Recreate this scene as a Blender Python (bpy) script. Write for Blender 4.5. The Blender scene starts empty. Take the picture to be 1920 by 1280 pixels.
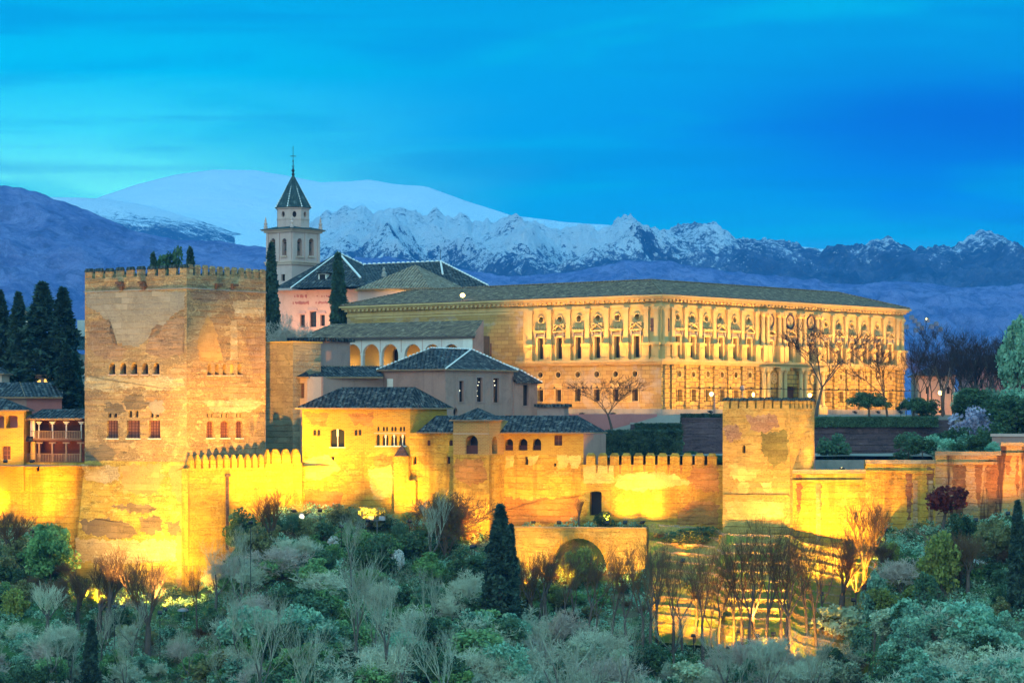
import bpy, bmesh, math, random
import numpy as np
from mathutils import Vector, noise
R = math.radians
scene = bpy.context.scene
COL = scene.collection

# ------------------------------------------------------------------ camera, world, sun, exposure
F, HY = 4800.0, 778.0          # focal length in photo pixels, eye-level row of the photo (1920 x 1280)
cam_d = bpy.data.cameras.new('camera')
cam = bpy.data.objects.new('camera', cam_d); COL.objects.link(cam)
cam.location = (0, 0, 0); cam.rotation_euler = (R(90), 0, 0)
cam_d.sensor_width = 36; cam_d.lens = 36 * F / 1920
cam_d.shift_y = (HY - 640) / 1920
cam_d.clip_start = 1; cam_d.clip_end = 60000
scene.camera = cam
scene.view_settings.view_transform = 'Standard'; scene.view_settings.look = 'None'
scene.view_settings.exposure = 0; scene.view_settings.gamma = 1
scene.cycles.use_denoising = True
scene.cycles.use_adaptive_sampling = True
scene.cycles.adaptive_threshold = 0.02
scene.cycles.max_bounces = 6; scene.cycles.diffuse_bounces = 3; scene.cycles.glossy_bounces = 2
scene.cycles.volume_bounces = 0; scene.cycles.transparent_max_bounces = 6
scene.cycles.sample_clamp_indirect = 4

def lin(r, g, b):
    f = lambda c: (c / 255) / 12.92 if c / 255 <= .04045 else ((c / 255 + .055) / 1.055) ** 2.4
    return (f(r), f(g), f(b))

class NT:
    """small node builder"""
    def __init__(s, tree): s.t = tree; s.n = tree.nodes; s.l = tree.links
    def new(s, typ, **kw):
        n = s.n.new(typ)
        for k, v in kw.items(): setattr(n, k, v)
        return n
    def put(s, sock, v):
        if hasattr(v, 'is_output') or isinstance(v, bpy.types.NodeSocket): s.l.new(v, sock)
        elif isinstance(v, (tuple, list)):
            sock.default_value = tuple(v) + ((1,) if len(v) == 3 and sock.type == 'RGBA' else ())
        else: sock.default_value = v
    def math(s, op, a, b=0.0, c=0.0, clamp=False):
        n = s.new('ShaderNodeMath', operation=op, use_clamp=clamp)
        s.put(n.inputs[0], a); s.put(n.inputs[1], b); s.put(n.inputs[2], c)
        return n.outputs[0]
    def vmath(s, op, a, b=(0, 0, 0)):
        n = s.new('ShaderNodeVectorMath', operation=op); s.put(n.inputs[0], a); s.put(n.inputs[1], b)
        return n.outputs[0]
    def step(s, v, a, b, lo=0.0, hi=1.0):
        n = s.new('ShaderNodeMapRange', interpolation_type='SMOOTHSTEP')
        for i, x in enumerate((v, a, b, lo, hi)): s.put(n.inputs[i], x)
        return n.outputs[0]
    def mix(s, f, a, b, mode='MIX'):
        n = s.new('ShaderNodeMix', data_type='RGBA', blend_type=mode)
        s.put(n.inputs[0], f); s.put(n.inputs[6], a); s.put(n.inputs[7], b)
        return n.outputs[2]
    def noise(s, vec, scale, detail=3, rough=.55, dist=0.0):
        n = s.new('ShaderNodeTexNoise'); s.put(n.inputs['Vector'], vec)
        n.inputs['Scale'].default_value = scale; n.inputs['Detail'].default_value = detail
        n.inputs['Roughness'].default_value = rough; n.inputs['Distortion'].default_value = dist
        return n.outputs['Fac']
    def ramp(s, f, stops):
        n = s.new('ShaderNodeValToRGB'); s.put(n.inputs[0], f)
        e = n.color_ramp.elements
        while len(e) < len(stops): e.new(.5)
        for x, (p, c) in zip(e, stops): x.position = p; x.color = tuple(c) + (1,)
        return n.outputs[0]
    def scale(s, v, x, y, z=1.0): return s.vmath('MULTIPLY', v, (x, y, z))
    def sep(s, v):
        n = s.new('ShaderNodeSeparateXYZ'); s.put(n.inputs[0], v); return n.outputs

SUN_EL, SUN_ROT = 3.0, 180.0      # the sun has just set behind the viewer
w = bpy.data.worlds.new('World'); scene.world = w; w.use_nodes = True
k = NT(w.node_tree); k.n.clear()
out = k.new('ShaderNodeOutputWorld'); bg = k.new('ShaderNodeBackground'); k.l.new(bg.outputs[0], out.inputs[0])
co = k.new('ShaderNodeTexCoord').outputs['Generated']
x_, y_, z_ = k.sep(co)
az = k.math('ARCTAN2', x_, y_)                       # 0 looking at the palace, + to the right
el = k.math('ARCSINE', z_)
left = k.ramp(k.math('MULTIPLY', el, 5.0), [(0.0, lin(40, 165, 225)), (.34, lin(125, 246, 255)), (.45, lin(120, 244, 255)), (.55, lin(70, 220, 255)), (.66, lin(0, 186, 244)), (.8, lin(0, 158, 226)), (1, lin(0, 142, 212))])
mid = k.ramp(k.math('MULTIPLY', el, 5.0), [(0.0, lin(30, 150, 225)), (.33, lin(20, 165, 238)), (.45, lin(0, 166, 240)), (.6, lin(0, 162, 238)), (.75, lin(0, 160, 230)), (1, lin(0, 152, 222))])
right = k.ramp(k.math('MULTIPLY', el, 5.0), [(0.0, lin(40, 140, 225)), (.30, lin(70, 180, 242)), (.345, lin(20, 150, 240)), (.42, lin(0, 128, 238)), (.50, lin(0, 116, 230)), (.57, lin(0, 104, 222)), (.66, lin(0, 140, 228)), (.8, lin(0, 156, 226)), (1, lin(0, 144, 214))])
streak = k.noise(k.scale(co, 5, 5, 62), 1.0, 3, .5, .9)
azw = k.math('ADD', az, k.math('MULTIPLY', k.math('SUBTRACT', streak, .5), .09))
front = k.mix(k.step(azw, -.16, .02), k.mix(1.0, left, (1.45, 1.2, 1.1), 'MULTIPLY'), mid)
front = k.mix(k.step(azw, .0, .17), front, right)
big = k.noise(k.vmath('ADD', k.scale(co, 5, 5, 34), (3.1, 0, 1.7)), 1.0, 3, .5, .8)
front = k.mix(k.math('MULTIPLY', k.step(big, .5, .68), .6), front, lin(0, 186, 236), 'MIX')
front = k.mix(k.math('MULTIPLY', k.step(streak, .54, .32), .42), front, lin(0, 124, 214), 'MIX')
bank = k.math('MULTIPLY', k.step(k.math('ABSOLUTE', k.math('ADD', k.math('SUBTRACT', el, .113), k.math('MULTIPLY', k.math('SUBTRACT', big, .5), .02))), .026, .0), k.step(az, .07, .19))
front = k.mix(k.math('MULTIPLY', bank, .8), front, lin(0, 70, 205))
zen = k.mix(k.step(el, .2, .7), k.mix(1.0, front, (1.0, 1.30, 1.06), 'MULTIPLY'), (.34, 1.35, 2.1))
sky = k.new('ShaderNodeTexSky', sky_type='NISHITA')
sky.sun_disc = False; sky.sun_elevation = R(SUN_EL); sky.sun_rotation = R(SUN_ROT); sky.altitude = 700
after = k.mix(k.step(el, .0, .9), (.70, 1.46, 1.50), (.50, 1.42, 1.85))
after = k.mix(.06, after, sky.outputs[0], 'ADD')
col = k.mix(k.step(y_, .35, -.25), zen, after)
k.l.new(col, bg.inputs[0]); bg.inputs[1].default_value = 1.0
WORLD_BG = bg

sun_d = bpy.data.lights.new('sun', 'SUN'); sun_d.energy = .6; sun_d.angle = R(25); sun_d.color = (1, .9, .86)
sun = bpy.data.objects.new('sun', sun_d); COL.objects.link(sun)
sun.rotation_euler = (R(62), 0, R(-28))           # soft glow from behind the viewer, a little from the left

# ------------------------------------------------------------------ geometry helpers
def P(px, Y): return Vector(((px - 960) * Y / F, Y))
def Zp(py, Y): return (HY - py) * Y / F
def dirv(deg): return Vector((math.cos(R(deg)), math.sin(R(deg))))
def hit(p, d, px):
    """point on the plan line p + t d that shows at photo column px"""
    c = (px - 960) / F
    t = (c * p.y - p.x) / (d.x - c * d.y)
    return p + d * t
def toL(p, px, th=38): return hit(p, Vector((-math.cos(R(th)), math.sin(R(th)))), px)
def toR(p, px, th=38): return hit(p, Vector((math.sin(R(th)), math.cos(R(th)))), px)
RD = Vector((math.sin(R(38)), math.cos(R(38))))
LD = Vector((-math.cos(R(38)), math.sin(R(38))))
V3 = lambda p, z: Vector((p.x, p.y, z))

class Fr:
    """upright frame along a wall from plan point A (left) to B (right) as seen from outside; o is the distance out of the wall"""
    def __init__(s, A, B):
        s.A = Vector(A); s.B = Vector(B); s.L = (s.B - s.A).length; s.d = (s.B - s.A) / s.L
        s.n = Vector((s.d.y, -s.d.x))
    def p(s, t, o, z):
        q = s.A + s.d * t + s.n * o
        return Vector((q.x, q.y, z))
    def t(s, px):
        c = (px - 960) / F
        return (c * s.A.y - s.A.x) / (s.d.x - c * s.d.y)
    def Y(s, t): return s.A.y + s.d.y * t
    def z(s, py, px=None): return Zp(py, s.Y(s.t(px)) if px is not None else s.Y(s.L / 2))

BASE = {}
class MB:
    def __init__(s): s.f = []; s.sm = False
    def face(s, *pts): s.f.append([Vector(p) for p in (pts[0] if len(pts) == 1 else pts)])
    def box(s, fr, t0, t1, o0, o1, z0, z1, top=0.0):
        a = [fr.p(t0, o1, z0), fr.p(t1, o1, z0), fr.p(t1, o0, z0), fr.p(t0, o0, z0)]
        b = [fr.p(t0 + top, o1 - top, z1), fr.p(t1 - top, o1 - top, z1), fr.p(t1 - top, o0 + top, z1), fr.p(t0 + top, o0 + top, z1)]
        for i in range(4):
            j = (i + 1) % 4; s.face(a[i], a[j], b[j], b[i])
        s.face(b); s.face(a[::-1])
        return s
    def prism(s, poly, z0, z1, bottom=True, poly2=None):
        q = poly2 or poly
        a = [V3(p, z0) for p in poly]; b = [V3(p, z1) for p in q]; n = len(a)
        for i in range(n): s.face(a[i], a[(i + 1) % n], b[(i + 1) % n], b[i])
        s.face(b)
        if bottom: s.face(a[::-1])
        return s
    def pyr(s, fr, t0, t1, o0, o1, z0, z1):
        a = [fr.p(t0, o1, z0), fr.p(t1, o1, z0), fr.p(t1, o0, z0), fr.p(t0, o0, z0)]
        c = fr.p((t0 + t1) / 2, (o0 + o1) / 2, z1)
        for i in range(4): s.face(a[i], a[(i + 1) % 4], c)
        return s
    def lathe(s, c, prof, n=12):
        """prof: list of (radius, z) from bottom to top, c: plan point"""
        ring = lambda r, z: [Vector((c.x + r * math.cos(2 * math.pi * i / n), c.y + r * math.sin(2 * math.pi * i / n), z)) for i in range(n)]
        for (r0, z0), (r1, z1) in zip(prof, prof[1:]):
            a, b = ring(r0, z0), ring(r1, z1)
            for i in range(n): s.face(a[i], a[(i + 1) % n], b[(i + 1) % n], b[i])
        s.face(ring(*prof[-1])); s.face(ring(*prof[0])[::-1])
        return s
    def ring(s, fr, tc, zc, r0, r1, o0, o1, n=20, sx=1.0):
        q = lambda r, o, i: fr.p(tc + sx * r * math.cos(2 * math.pi * i / n), o, zc + r * math.sin(2 * math.pi * i / n))
        for i in range(n):
            j = i + 1
            s.face(q(r1, o1, i), q(r1, o1, j), q(r0, o1, j), q(r0, o1, i))
            s.face(q(r1, o0, i), q(r1, o0, j), q(r1, o1, j), q(r1, o1, i))
            s.face(q(r0, o1, i), q(r0, o1, j), q(r0, o0, j), q(r0, o0, i))
        return s
    def tube(s, a, b, r0, r1=None, n=6):
        r1 = r0 if r1 is None else r1
        a = Vector(a); b = Vector(b); d = (b - a).normalized()
        u = d.cross(Vector((0, 0, 1)) if abs(d.z) < .95 else Vector((1, 0, 0))).normalized(); v = d.cross(u)
        ra = [a + (u * math.cos(2 * math.pi * i / n) + v * math.sin(2 * math.pi * i / n)) * r0 for i in range(n)]
        rb = [b + (u * math.cos(2 * math.pi * i / n) + v * math.sin(2 * math.pi * i / n)) * r1 for i in range(n)]
        for i in range(n): s.face(ra[i], rb[i], rb[(i + 1) % n], ra[(i + 1) % n])
        s.face(ra); s.face(rb[::-1])
        return s
    def build(s, name, mat, parent=None, base=None):
        if base is None: base = BASE[parent.name] if parent is not None else Vector((0, 0, 0))
        base = Vector(base)
        vs, fs = [], []
        for f in s.f:
            fs.append(list(range(len(vs), len(vs) + len(f)))); vs += [p - base for p in f]
        me = bpy.data.meshes.new(name); me.from_pydata(vs, [], fs)
        uvl = me.uv_layers.new(name='UVMap'); uv = np.zeros((len(vs), 2), dtype=np.float32); i = 0
        for f in s.f:                               # planar UVs in metres: u along the wall, v up the wall or the slope
            n = Vector((0, 0, 0))
            for a in range(1, len(f) - 1): n += (f[a] - f[0]).cross(f[a + 1] - f[0])
            n = n.normalized() if n.length > 1e-9 else Vector((0, 0, 1))
            t = Vector((0, 0, 1)).cross(n)
            t = t.normalized() if t.length > .02 else Vector((1, 0, 0))
            b = n.cross(t)
            for p in f: uv[i] = (t.dot(p), b.dot(p)); i += 1
        uvl.data.foreach_set('uv', uv.ravel())
        me.materials.append(mat)
        if s.sm: me.polygons.foreach_set('use_smooth', [True] * len(fs))
        o = bpy.data.objects.new(name, me); COL.objects.link(o)
        BASE[o.name] = base
        if parent is not None: o.parent = parent
        else: o.location = base
        return o

def tag(o, label=None, cat=None, group=None, kind=None):
    if label: o['label'] = label
    if cat: o['category'] = cat
    if group: o['group'] = group
    if kind: o['kind'] = kind
    return o
def thing(name, label, cat, loc, group=None):
    o = bpy.data.objects.new(name, None); COL.objects.link(o)
    o.location = loc; o.empty_display_size = .5
    BASE[o.name] = Vector(loc)
    return tag(o, label, cat, group)
def copy_tree(src, loc=None, rz=None, sc=None, parent=None):
    c = src.copy(); COL.objects.link(c)
    if parent is not None: c.parent = parent
    else:
        if loc is not None: c.location = loc
        if rz is not None: c.rotation_euler = (0, 0, rz)
        if sc is not None: c.scale = sc
    for ch in list(src.children): copy_tree(ch, parent=c)
    return c

def op_outline(op, n=14):
    t0, t1, z0, z1 = op['t0'], op['t1'], op['z0'], op['z1']; kd = op.get('k', 'rect')
    if kd == 'rect': return [(t0, z0), (t1, z0), (t1, z1), (t0, z1)]
    tc = (t0 + t1) / 2; rx = (t1 - t0) / 2
    if kd == 'arch':
        rz = min(rx * op.get('rise', 1.0), z1 - z0 - .02)
        return [(t0, z0), (t1, z0)] + [(tc + rx * math.cos(math.pi * i / n), z1 - rz + rz * math.sin(math.pi * i / n)) for i in range(n + 1)]
    zc = (z0 + z1) / 2; rz = (z1 - z0) / 2
    return [(tc + rx * math.cos(2 * math.pi * i / 20), zc + rz * math.sin(2 * math.pi * i / 20)) for i in range(20)]

def wall_faces(mb, fr, t0, t1, z0, z1, ops):
    ts = sorted({t0, t1, *[min(max(o[q], t0), t1) for o in ops for q in ('t0', 't1')]})
    zs = sorted({z0, z1, *[min(max(o[q], z0), z1) for o in ops for q in ('z0', 'z1')]})
    # merge columns: for each column emit vertical runs not covered by openings
    for a, b in zip(ts, ts[1:]):
        if b - a < 1e-6: continue
        run = None
        for c, d in zip(zs, zs[1:]):
            tm, zm = (a + b) / 2, (c + d) / 2
            cov = any(o['t0'] < tm < o['t1'] and o['z0'] < zm < o['z1'] for o in ops)
            if not cov: run = (run[0], d) if run else (c, d)
            if (cov or d == zs[-1]) and run:
                mb.face(fr.p(a, 0, run[0]), fr.p(b, 0, run[0]), fr.p(b, 0, run[1]), fr.p(a, 0, run[1])); run = None
    for o in ops:
        ol = op_outline(o); dp = o.get('depth', .45); n = len(ol)
        for i in range(n):
            (a, c), (b, d) = ol[i], ol[(i + 1) % n]
            mb.face(fr.p(a, 0, c), fr.p(b, 0, d), fr.p(b, -dp, d), fr.p(a, -dp, c))
        kd = o.get('k', 'rect')
        if kd == 'rect': continue
        tc = (o['t0'] + o['t1']) / 2
        pts = ol[2:] if kd == 'arch' else ol
        zc = (o['z0'] + o['z1']) / 2
        for i in range(len(pts) if kd == 'round' else len(pts) - 1):
            (a, c), (b, d) = pts[i], pts[(i + 1) % len(pts)]
            cx = o['t1'] if (a + b) / 2 > tc else o['t0']
            cz = o['z1'] if kd == 'arch' or (c + d) / 2 > zc else o['z0']
            mb.face(fr.p(cx, 0, cz), fr.p(b, 0, d), fr.p(a, 0, c))
        if kd == 'arch':
            r = pts[0][1]
            if o['z1'] - r > 1e-4:
                pass

def mkop(fr, x0, x1, y0, y1, k='rect', **kw):
    """opening given by photo columns and rows on this wall"""
    xm = (x0 + x1) / 2
    o = dict(k=k, t0=fr.t(x0), t1=fr.t(x1), z0=fr.z(y1, xm), z1=fr.z(y0, xm)); o.update(kw); return o

def panes(parent, fr, ops):
    for o in ops:
        if o.get('mat') is None: continue
        ol = op_outline(o); dp = o.get('depth', .45) - .01
        m = MB(); m.face([fr.p(t, -dp, z) for t, z in ol])
        pn = m.build(o.get('name', 'window'), o['mat'], parent)
        if o.get('label'): pn['label'] = o['label']
        w_, h_ = o['t1'] - o['t0'], o['z1'] - o['z0']
        if o.get('mull'):
            m = MB(); nb, nh = o['mull']
            b = o.get('bar', .07)
            for i in range(1, nb): t = o['t0'] + w_ * i / nb; m.box(fr, t - b / 2, t + b / 2, -dp, -dp + .06, o['z0'], o['z1'] - (.1 * w_ if o.get('k') == 'arch' else 0))
            for i in range(1, nh): z = o['z0'] + h_ * i / nh; m.box(fr, o['t0'], o['t1'], -dp, -dp + .055, z - b / 2, z + b / 2)
            m.build(o.get('mname', 'lattice'), o['mmat'], pn)
        if o.get('sill'):
            m = MB(); m.box(fr, o['t0'] - .15, o['t1'] + .15, 0.002, .12, o['z0'] - .14, o['z0'] - .003); m.build('sill', o['smat'], pn)
        if o.get('col'):                             # a little marble column in the middle of a twin window
            m = MB(); tc = (o['t0'] + o['t1']) / 2; q = fr.p(tc, -.16, 0)
            m.lathe(Vector((q.x, q.y)), [(.09, o['z0'] + .01), (.07, o['z0'] + .15), (.07, o['z1'] - w_ / 2 - .1), (.14, o['z1'] - w_ / 2)], 8)
            m.box(fr, tc - .12, tc + .12, -.3, -.02, o['z1'] - w_ / 2 - .005, o['z1'] - .02); m.build('column', o['smat'], pn)

def block(parent, poly, z0, z1, mat, ops=None, name='wall', top=True):
    """closed building body over a counter-clockwise plan; ops: {edge: openings}"""
    ops = ops or {}; m = MB(); n = len(poly)
    for i in range(n):
        fr = Fr(poly[i], poly[(i + 1) % n]); oo = ops.get(i, [])
        wall_faces(m, fr, 0, fr.L, z0, z1, oo)
    if top: m.face([V3(p, z1) for p in poly])
    o = m.build(name, mat, parent)
    for i, oo in ops.items(): panes(parent, Fr(poly[i], poly[(i + 1) % n]), oo)
    return o

def off_poly(poly, o):
    n = len(poly); res = []
    for i in range(n):
        a, b, c = Vector(poly[i - 1]), Vector(poly[i]), Vector(poly[(i + 1) % n])
        d1, d2 = (b - a).normalized(), (c - b).normalized()
        n1, n2 = Vector((d1.y, -d1.x)), Vector((d2.y, -d2.x)); q = 1 + n1.dot(n2)
        res.append(b + (n1 + n2) * (o / max(q, .2)))
    return res
def band(m, poly, z0, z1, out, inn=0.0):
    a, b = off_poly(poly, out), off_poly(poly, inn); n = len(poly)
    for i in range(n):
        j = (i + 1) % n
        m.face(V3(a[i], z0), V3(a[j], z0), V3(a[j], z1), V3(a[i], z1))
        m.face(V3(a[i], z1), V3(a[j], z1), V3(b[j], z1), V3(b[i], z1))
        m.face(V3(b[i], z0), V3(b[j], z0), V3(a[j], z0), V3(a[i], z0))
    return m

def dashes(m, a, b, r=.13, step=.55, fill=.55):
    a, b = Vector(a), Vector(b); n = max(2, int((b - a).length / step)); d = (b - a) / n
    m.tube(a + Vector((0, 0, .02)), b + Vector((0, 0, .02)), r * .22, r * .22, 4)
    for i in range(n): m.tube(a + d * i + Vector((0, 0, .06)), a + d * (i + fill) + Vector((0, 0, .06)), r, r * .9, 5)

def hip_roof(parent, poly, ze, ridge, zr, mat, over=.5, thick=.22, dash=None, fascia=None, name='roof', dash_hips=True):
    """poly: 4 plan points FL FR BR BL (ccw); ridge: plan points (left, right)"""
    e = off_poly(poly, over) if over else poly
    E = [V3(p, ze) for p in e]; r1, r2 = V3(ridge[0], zr), V3(ridge[1], zr); up = Vector((0, 0, thick))
    m = MB(); T = [p + up for p in E]; a, b = r1 + up, r2 + up
    if (a - b).length < .05:
        for i in range(4): m.face(T[i], T[(i + 1) % 4], a)
    else:
        m.face(T[0], T[1], b, a); m.face(T[1], T[2], b); m.face(T[2], T[3], a, b); m.face(T[3], T[0], a)
    rf = m.build(name, mat, parent)
    m = MB()
    for i in range(4): j = (i + 1) % 4; m.face(E[i], E[j], T[j], T[i])
    m.face(E[3], E[2], E[1], E[0]); m.build('eaves', fascia or MT['eave'], rf)
    if dash:
        m = MB()
        if (a - b).length > .05: dashes(m, a, b)
        if dash_hips:
            dashes(m, T[0], a); dashes(m, T[1], b); dashes(m, T[2], b); dashes(m, T[3], a)
        m.build('ridge_tiles', dash, rf)
    return rf
# ------------------------------------------------------------------ materials
MT = {}
def newmat(name, rough=.85, spec=.25):
    m = bpy.data.materials.new(name); m.use_nodes = True
    k = NT(m.node_tree); b = m.node_tree.nodes['Principled BSDF']
    b.inputs['Roughness'].default_value = rough; b.inputs['Specular IOR Level'].default_value = spec
    MT[name] = m
    return m, k, b
def bump(k, b, h, dist=.1, st=1.0):
    n = k.new('ShaderNodeBump'); n.inputs['Distance'].default_value = dist; n.inputs['Strength'].default_value = st
    k.put(n.inputs['Height'], h); k.l.new(n.outputs[0], b.inputs['Normal'])
def uvco(k): return k.new('ShaderNodeUVMap').outputs[0]
def poco(k): return k.new('ShaderNodeTexCoord').outputs['Object']

def earth(name, a, b_, dark, light, course=.85, streak=.5, patch=.5, drip=0.0, seed=0.0, green=0.0, bumpd=.2):
    """old rammed earth and rough stone: plaster patches, level courses, eroded streaks"""
    m, k, b = newmat(name, .92, .1)
    uv = k.vmath('ADD', uvco(k), (seed, seed * .37, 0))
    x, y, _ = k.sep(uv)
    big = k.noise(k.scale(uv, .13, .15), 1, 6, .62, 1.0)
    big2 = k.noise(k.vmath('ADD', k.scale(uv, .2, .26), (7, 3, 0)), 1, 6, .6, 1.4)
    mid = k.noise(k.scale(uv, .55, 1.1), 1, 5, .68, .6)
    lay = k.noise(k.scale(uv, .3, 2.6), 1, 6, .74, .5)
    fine = k.noise(uv, 3.2, 4, .7)
    bk = k.new('ShaderNodeTexBrick'); k.put(bk.inputs['Vector'], k.vmath('ADD', uv, k.vmath('MULTIPLY', k.new('ShaderNodeTexNoise').outputs['Color'], (.12, .12, 0))))
    for q, v in (('Color1', tuple(u * .58 for u in a)), ('Color2', tuple(min(.8, u * 1.28) for u in a)), ('Mortar', tuple(u * .72 for u in a))): k.put(bk.inputs[q], v)
    bk.inputs['Scale'].default_value = 1; bk.inputs['Brick Width'].default_value = 2.3; bk.inputs['Row Height'].default_value = course; bk.inputs['Mortar Size'].default_value = .035; bk.inputs['Mortar Smooth'].default_value = .6; bk.inputs['Bias'].default_value = .1
    c = k.mix(k.step(big, .44, .54), a, b_)
    c = k.mix(k.math('MULTIPLY', k.step(big2, .60, .42), .72), c, bk.outputs['Color'])
    c = k.mix(k.math('MULTIPLY', k.step(big2, .55, .585), patch * .85), c, tuple(q * w_ for q, w_ in zip(a, (.56, .60, .72))))
    c = k.mix(k.math('MULTIPLY', k.step(mid, .56, .62), patch * .9), c, light)
    c = k.mix(k.math('MULTIPLY', k.math('MULTIPLY', k.step(lay, .45, .38), k.step(big, .62, .42)), streak), c, dark)
    lay2 = k.noise(k.scale(uv, .7, 6.5), 1, 4, .7, .3)
    c = k.mix(k.math('MULTIPLY', k.math('MULTIPLY', k.step(lay2, .42, .34), k.step(mid, .42, .55)), streak * .45), c, dark)
    vor = k.new('ShaderNodeTexVoronoi'); k.put(vor.inputs['Vector'], k.vmath('ADD', k.scale(uv, 1.1, 2.6), k.vmath('MULTIPLY', k.new('ShaderNodeUVMap').outputs[0], (0, 0, 0)))); vor.inputs['Scale'].default_value = 1
    c = k.mix(k.math('MULTIPLY', k.math('MULTIPLY', k.step(vor.outputs['Distance'], .3, .8), k.step(mid, .40, .52)), .22 * streak), c, dark)
    fr = k.math('FRACT', k.math('DIVIDE', k.math('ADD', y, k.math('MULTIPLY', mid, .25)), course))
    line = k.math('MULTIPLY', k.step(fr, .12, .02), k.step(big, .3, .6))
    c = k.mix(k.math('MULTIPLY', k.math('MULTIPLY', line, k.step(mid, .44, .56)), .6), c, dark)
    c = k.mix(k.math('MULTIPLY', k.step(fine, .35, .75), .35), c, light, 'MIX')
    grit = k.noise(k.scale(uv, 3.4, 5.2), 1, 3, .75)
    c = k.mix(k.math('MULTIPLY', k.math('MULTIPLY', k.step(grit, .54, .64), k.step(big2, .42, .54)), .30 + .45 * streak), c, dark)
    c = k.mix(k.math('MULTIPLY', k.math('MULTIPLY', k.step(grit, .44, .34), k.step(mid, .46, .56)), .5), c, light)
    if drip:
        dr = k.noise(k.scale(uv, .38, .035), 1, 5, .62, .3)
        c = k.mix(k.math('MULTIPLY', k.step(dr, .50, .60), drip), c, dark)
    if green:
        c = k.mix(k.math('MULTIPLY', k.step(k.noise(k.scale(uv, .25, .3), 1, 4, .65), .5, .62), green), c, (.17, .17, .05))
    k.put(b.inputs['Base Color'], c)
    h = k.math('ADD', k.math('MULTIPLY', lay, .9), k.math('ADD', k.math('MULTIPLY', fine, .5), k.math('MULTIPLY', line, -.5)))
    bump(k, b, h, bumpd)
    return m
def plaster(name, a, dark, amt=.4, bumpd=.03):
    m, k, b = newmat(name, .9, .1); uv = uvco(k)
    n = k.noise(k.scale(uv, .3, .22), 1, 6, .65, .5); f = k.noise(uv, 2.6, 5, .7)
    dr = k.noise(k.scale(uv, .9, .1), 1, 4, .6)
    c = k.mix(k.math('MULTIPLY', k.step(n, .45, .7), amt), a, dark)
    c = k.mix(k.math('MULTIPLY', k.step(dr, .5, .72), amt * .7), c, dark)
    c = k.mix(k.math('MULTIPLY', k.step(f, .4, .8), .3), c, tuple(min(1, q * 1.25) for q in a))
    k.put(b.inputs['Base Color'], c); bump(k, b, k.math('ADD', n, f), bumpd); return m
def bricks(name, a, b_, mortar, bw=.55, bh=.2, patch=(.5, .4, .25), pamt=.5, drk=(.2, .13, .08), ms=.03, bumpd=.05, rough=.9):
    m, k, b = newmat(name, rough, .15); uv = uvco(k)
    t = k.new('ShaderNodeTexBrick'); k.put(t.inputs['Vector'], uv)
    for q, v in (('Color1', a), ('Color2', b_), ('Mortar', mortar)): k.put(t.inputs[q], v)
    t.inputs['Scale'].default_value = 1; t.inputs['Mortar Size'].default_value = ms; t.inputs['Brick Width'].default_value = bw; t.inputs['Row Height'].default_value = bh
    t.inputs['Mortar Smooth'].default_value = .3
    n = k.noise(k.scale(uv, .22, .3), 1, 6, .65, .6); f = k.noise(uv, 2.4, 5, .7)
    c = k.mix(k.math('MULTIPLY', k.step(n, .48, .62), pamt), t.outputs['Color'], patch)
    c = k.mix(k.math('MULTIPLY', k.step(f, .55, .8), .4), c, drk)
    dr = k.noise(k.scale(uv, .8, .08), 1, 4, .6)
    c = k.mix(k.math('MULTIPLY', k.step(dr, .54, .7), .3), c, drk)
    k.put(b.inputs['Base Color'], c)
    bump(k, b, k.math('ADD', k.math('MULTIPLY', t.outputs['Fac'], -1.0), k.math('MULTIPLY', f, .5)), bumpd); return m
def tiles(name, a, b_, dark, lich, pitch=.42, rough=.6):
    """curved clay tiles: channels run down the slope (v), rows step along it"""
    m, k, b = newmat(name, .8, .12); uv = uvco(k); x, y, _ = k.sep(uv)
    wob = k.math('MULTIPLY', k.noise(k.scale(uv, .8, .8), 1, 2), .35)
    s = k.math('SINE', k.math('MULTIPLY', k.math('ADD', x, wob), 2 * math.pi / pitch))
    rowf = k.math('FRACT', k.math('DIVIDE', y, .55))
    n = k.noise(k.scale(uv, 2.4, 1.8), 1, 4, .7); big = k.noise(k.scale(uv, .3, .3), 1, 4, .6)
    c = k.mix(k.step(n, .35, .65), a, b_)
    c = k.mix(k.math('MULTIPLY', k.step(s, .1, -.8), .8), c, dark)
    c = k.mix(k.math('MULTIPLY', k.step(rowf, .2, .0), .5), c, dark)
    c = k.mix(k.math('MULTIPLY', k.step(k.noise(uv, 1.1, 6, .8), .50, .62), .75), c, lich)
    c = k.mix(k.math('MULTIPLY', k.step(k.noise(k.scale(uv, .9, .6), 1, 5, .75), .52, .62), .65), c, dark)
    k.put(b.inputs['Base Color'], c)
    bump(k, b, k.math('ADD', k.math('MULTIPLY', s, .5), k.math('MULTIPLY', rowf, .3)), .16); return m
def plain(name, c, rough=.7, spec=.3, var=.25, sc=1.5, metal=0.0):
    m, k, b = newmat(name, rough, spec); n = k.noise(poco(k), sc, 4, .65)
    k.put(b.inputs['Base Color'], k.mix(k.math('MULTIPLY', k.step(n, .35, .7), var * 2), c, tuple(q * .55 for q in c)))
    b.inputs['Metallic'].default_value = metal; return m
def emit(name, c, s):
    m, k, b = newmat(name); b.inputs['Base Color'].default_value = tuple(c) + (1,)
    b.inputs['Emission Color'].default_value = tuple(c) + (1,); b.inputs['Emission Strength'].default_value = s; return m
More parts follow.
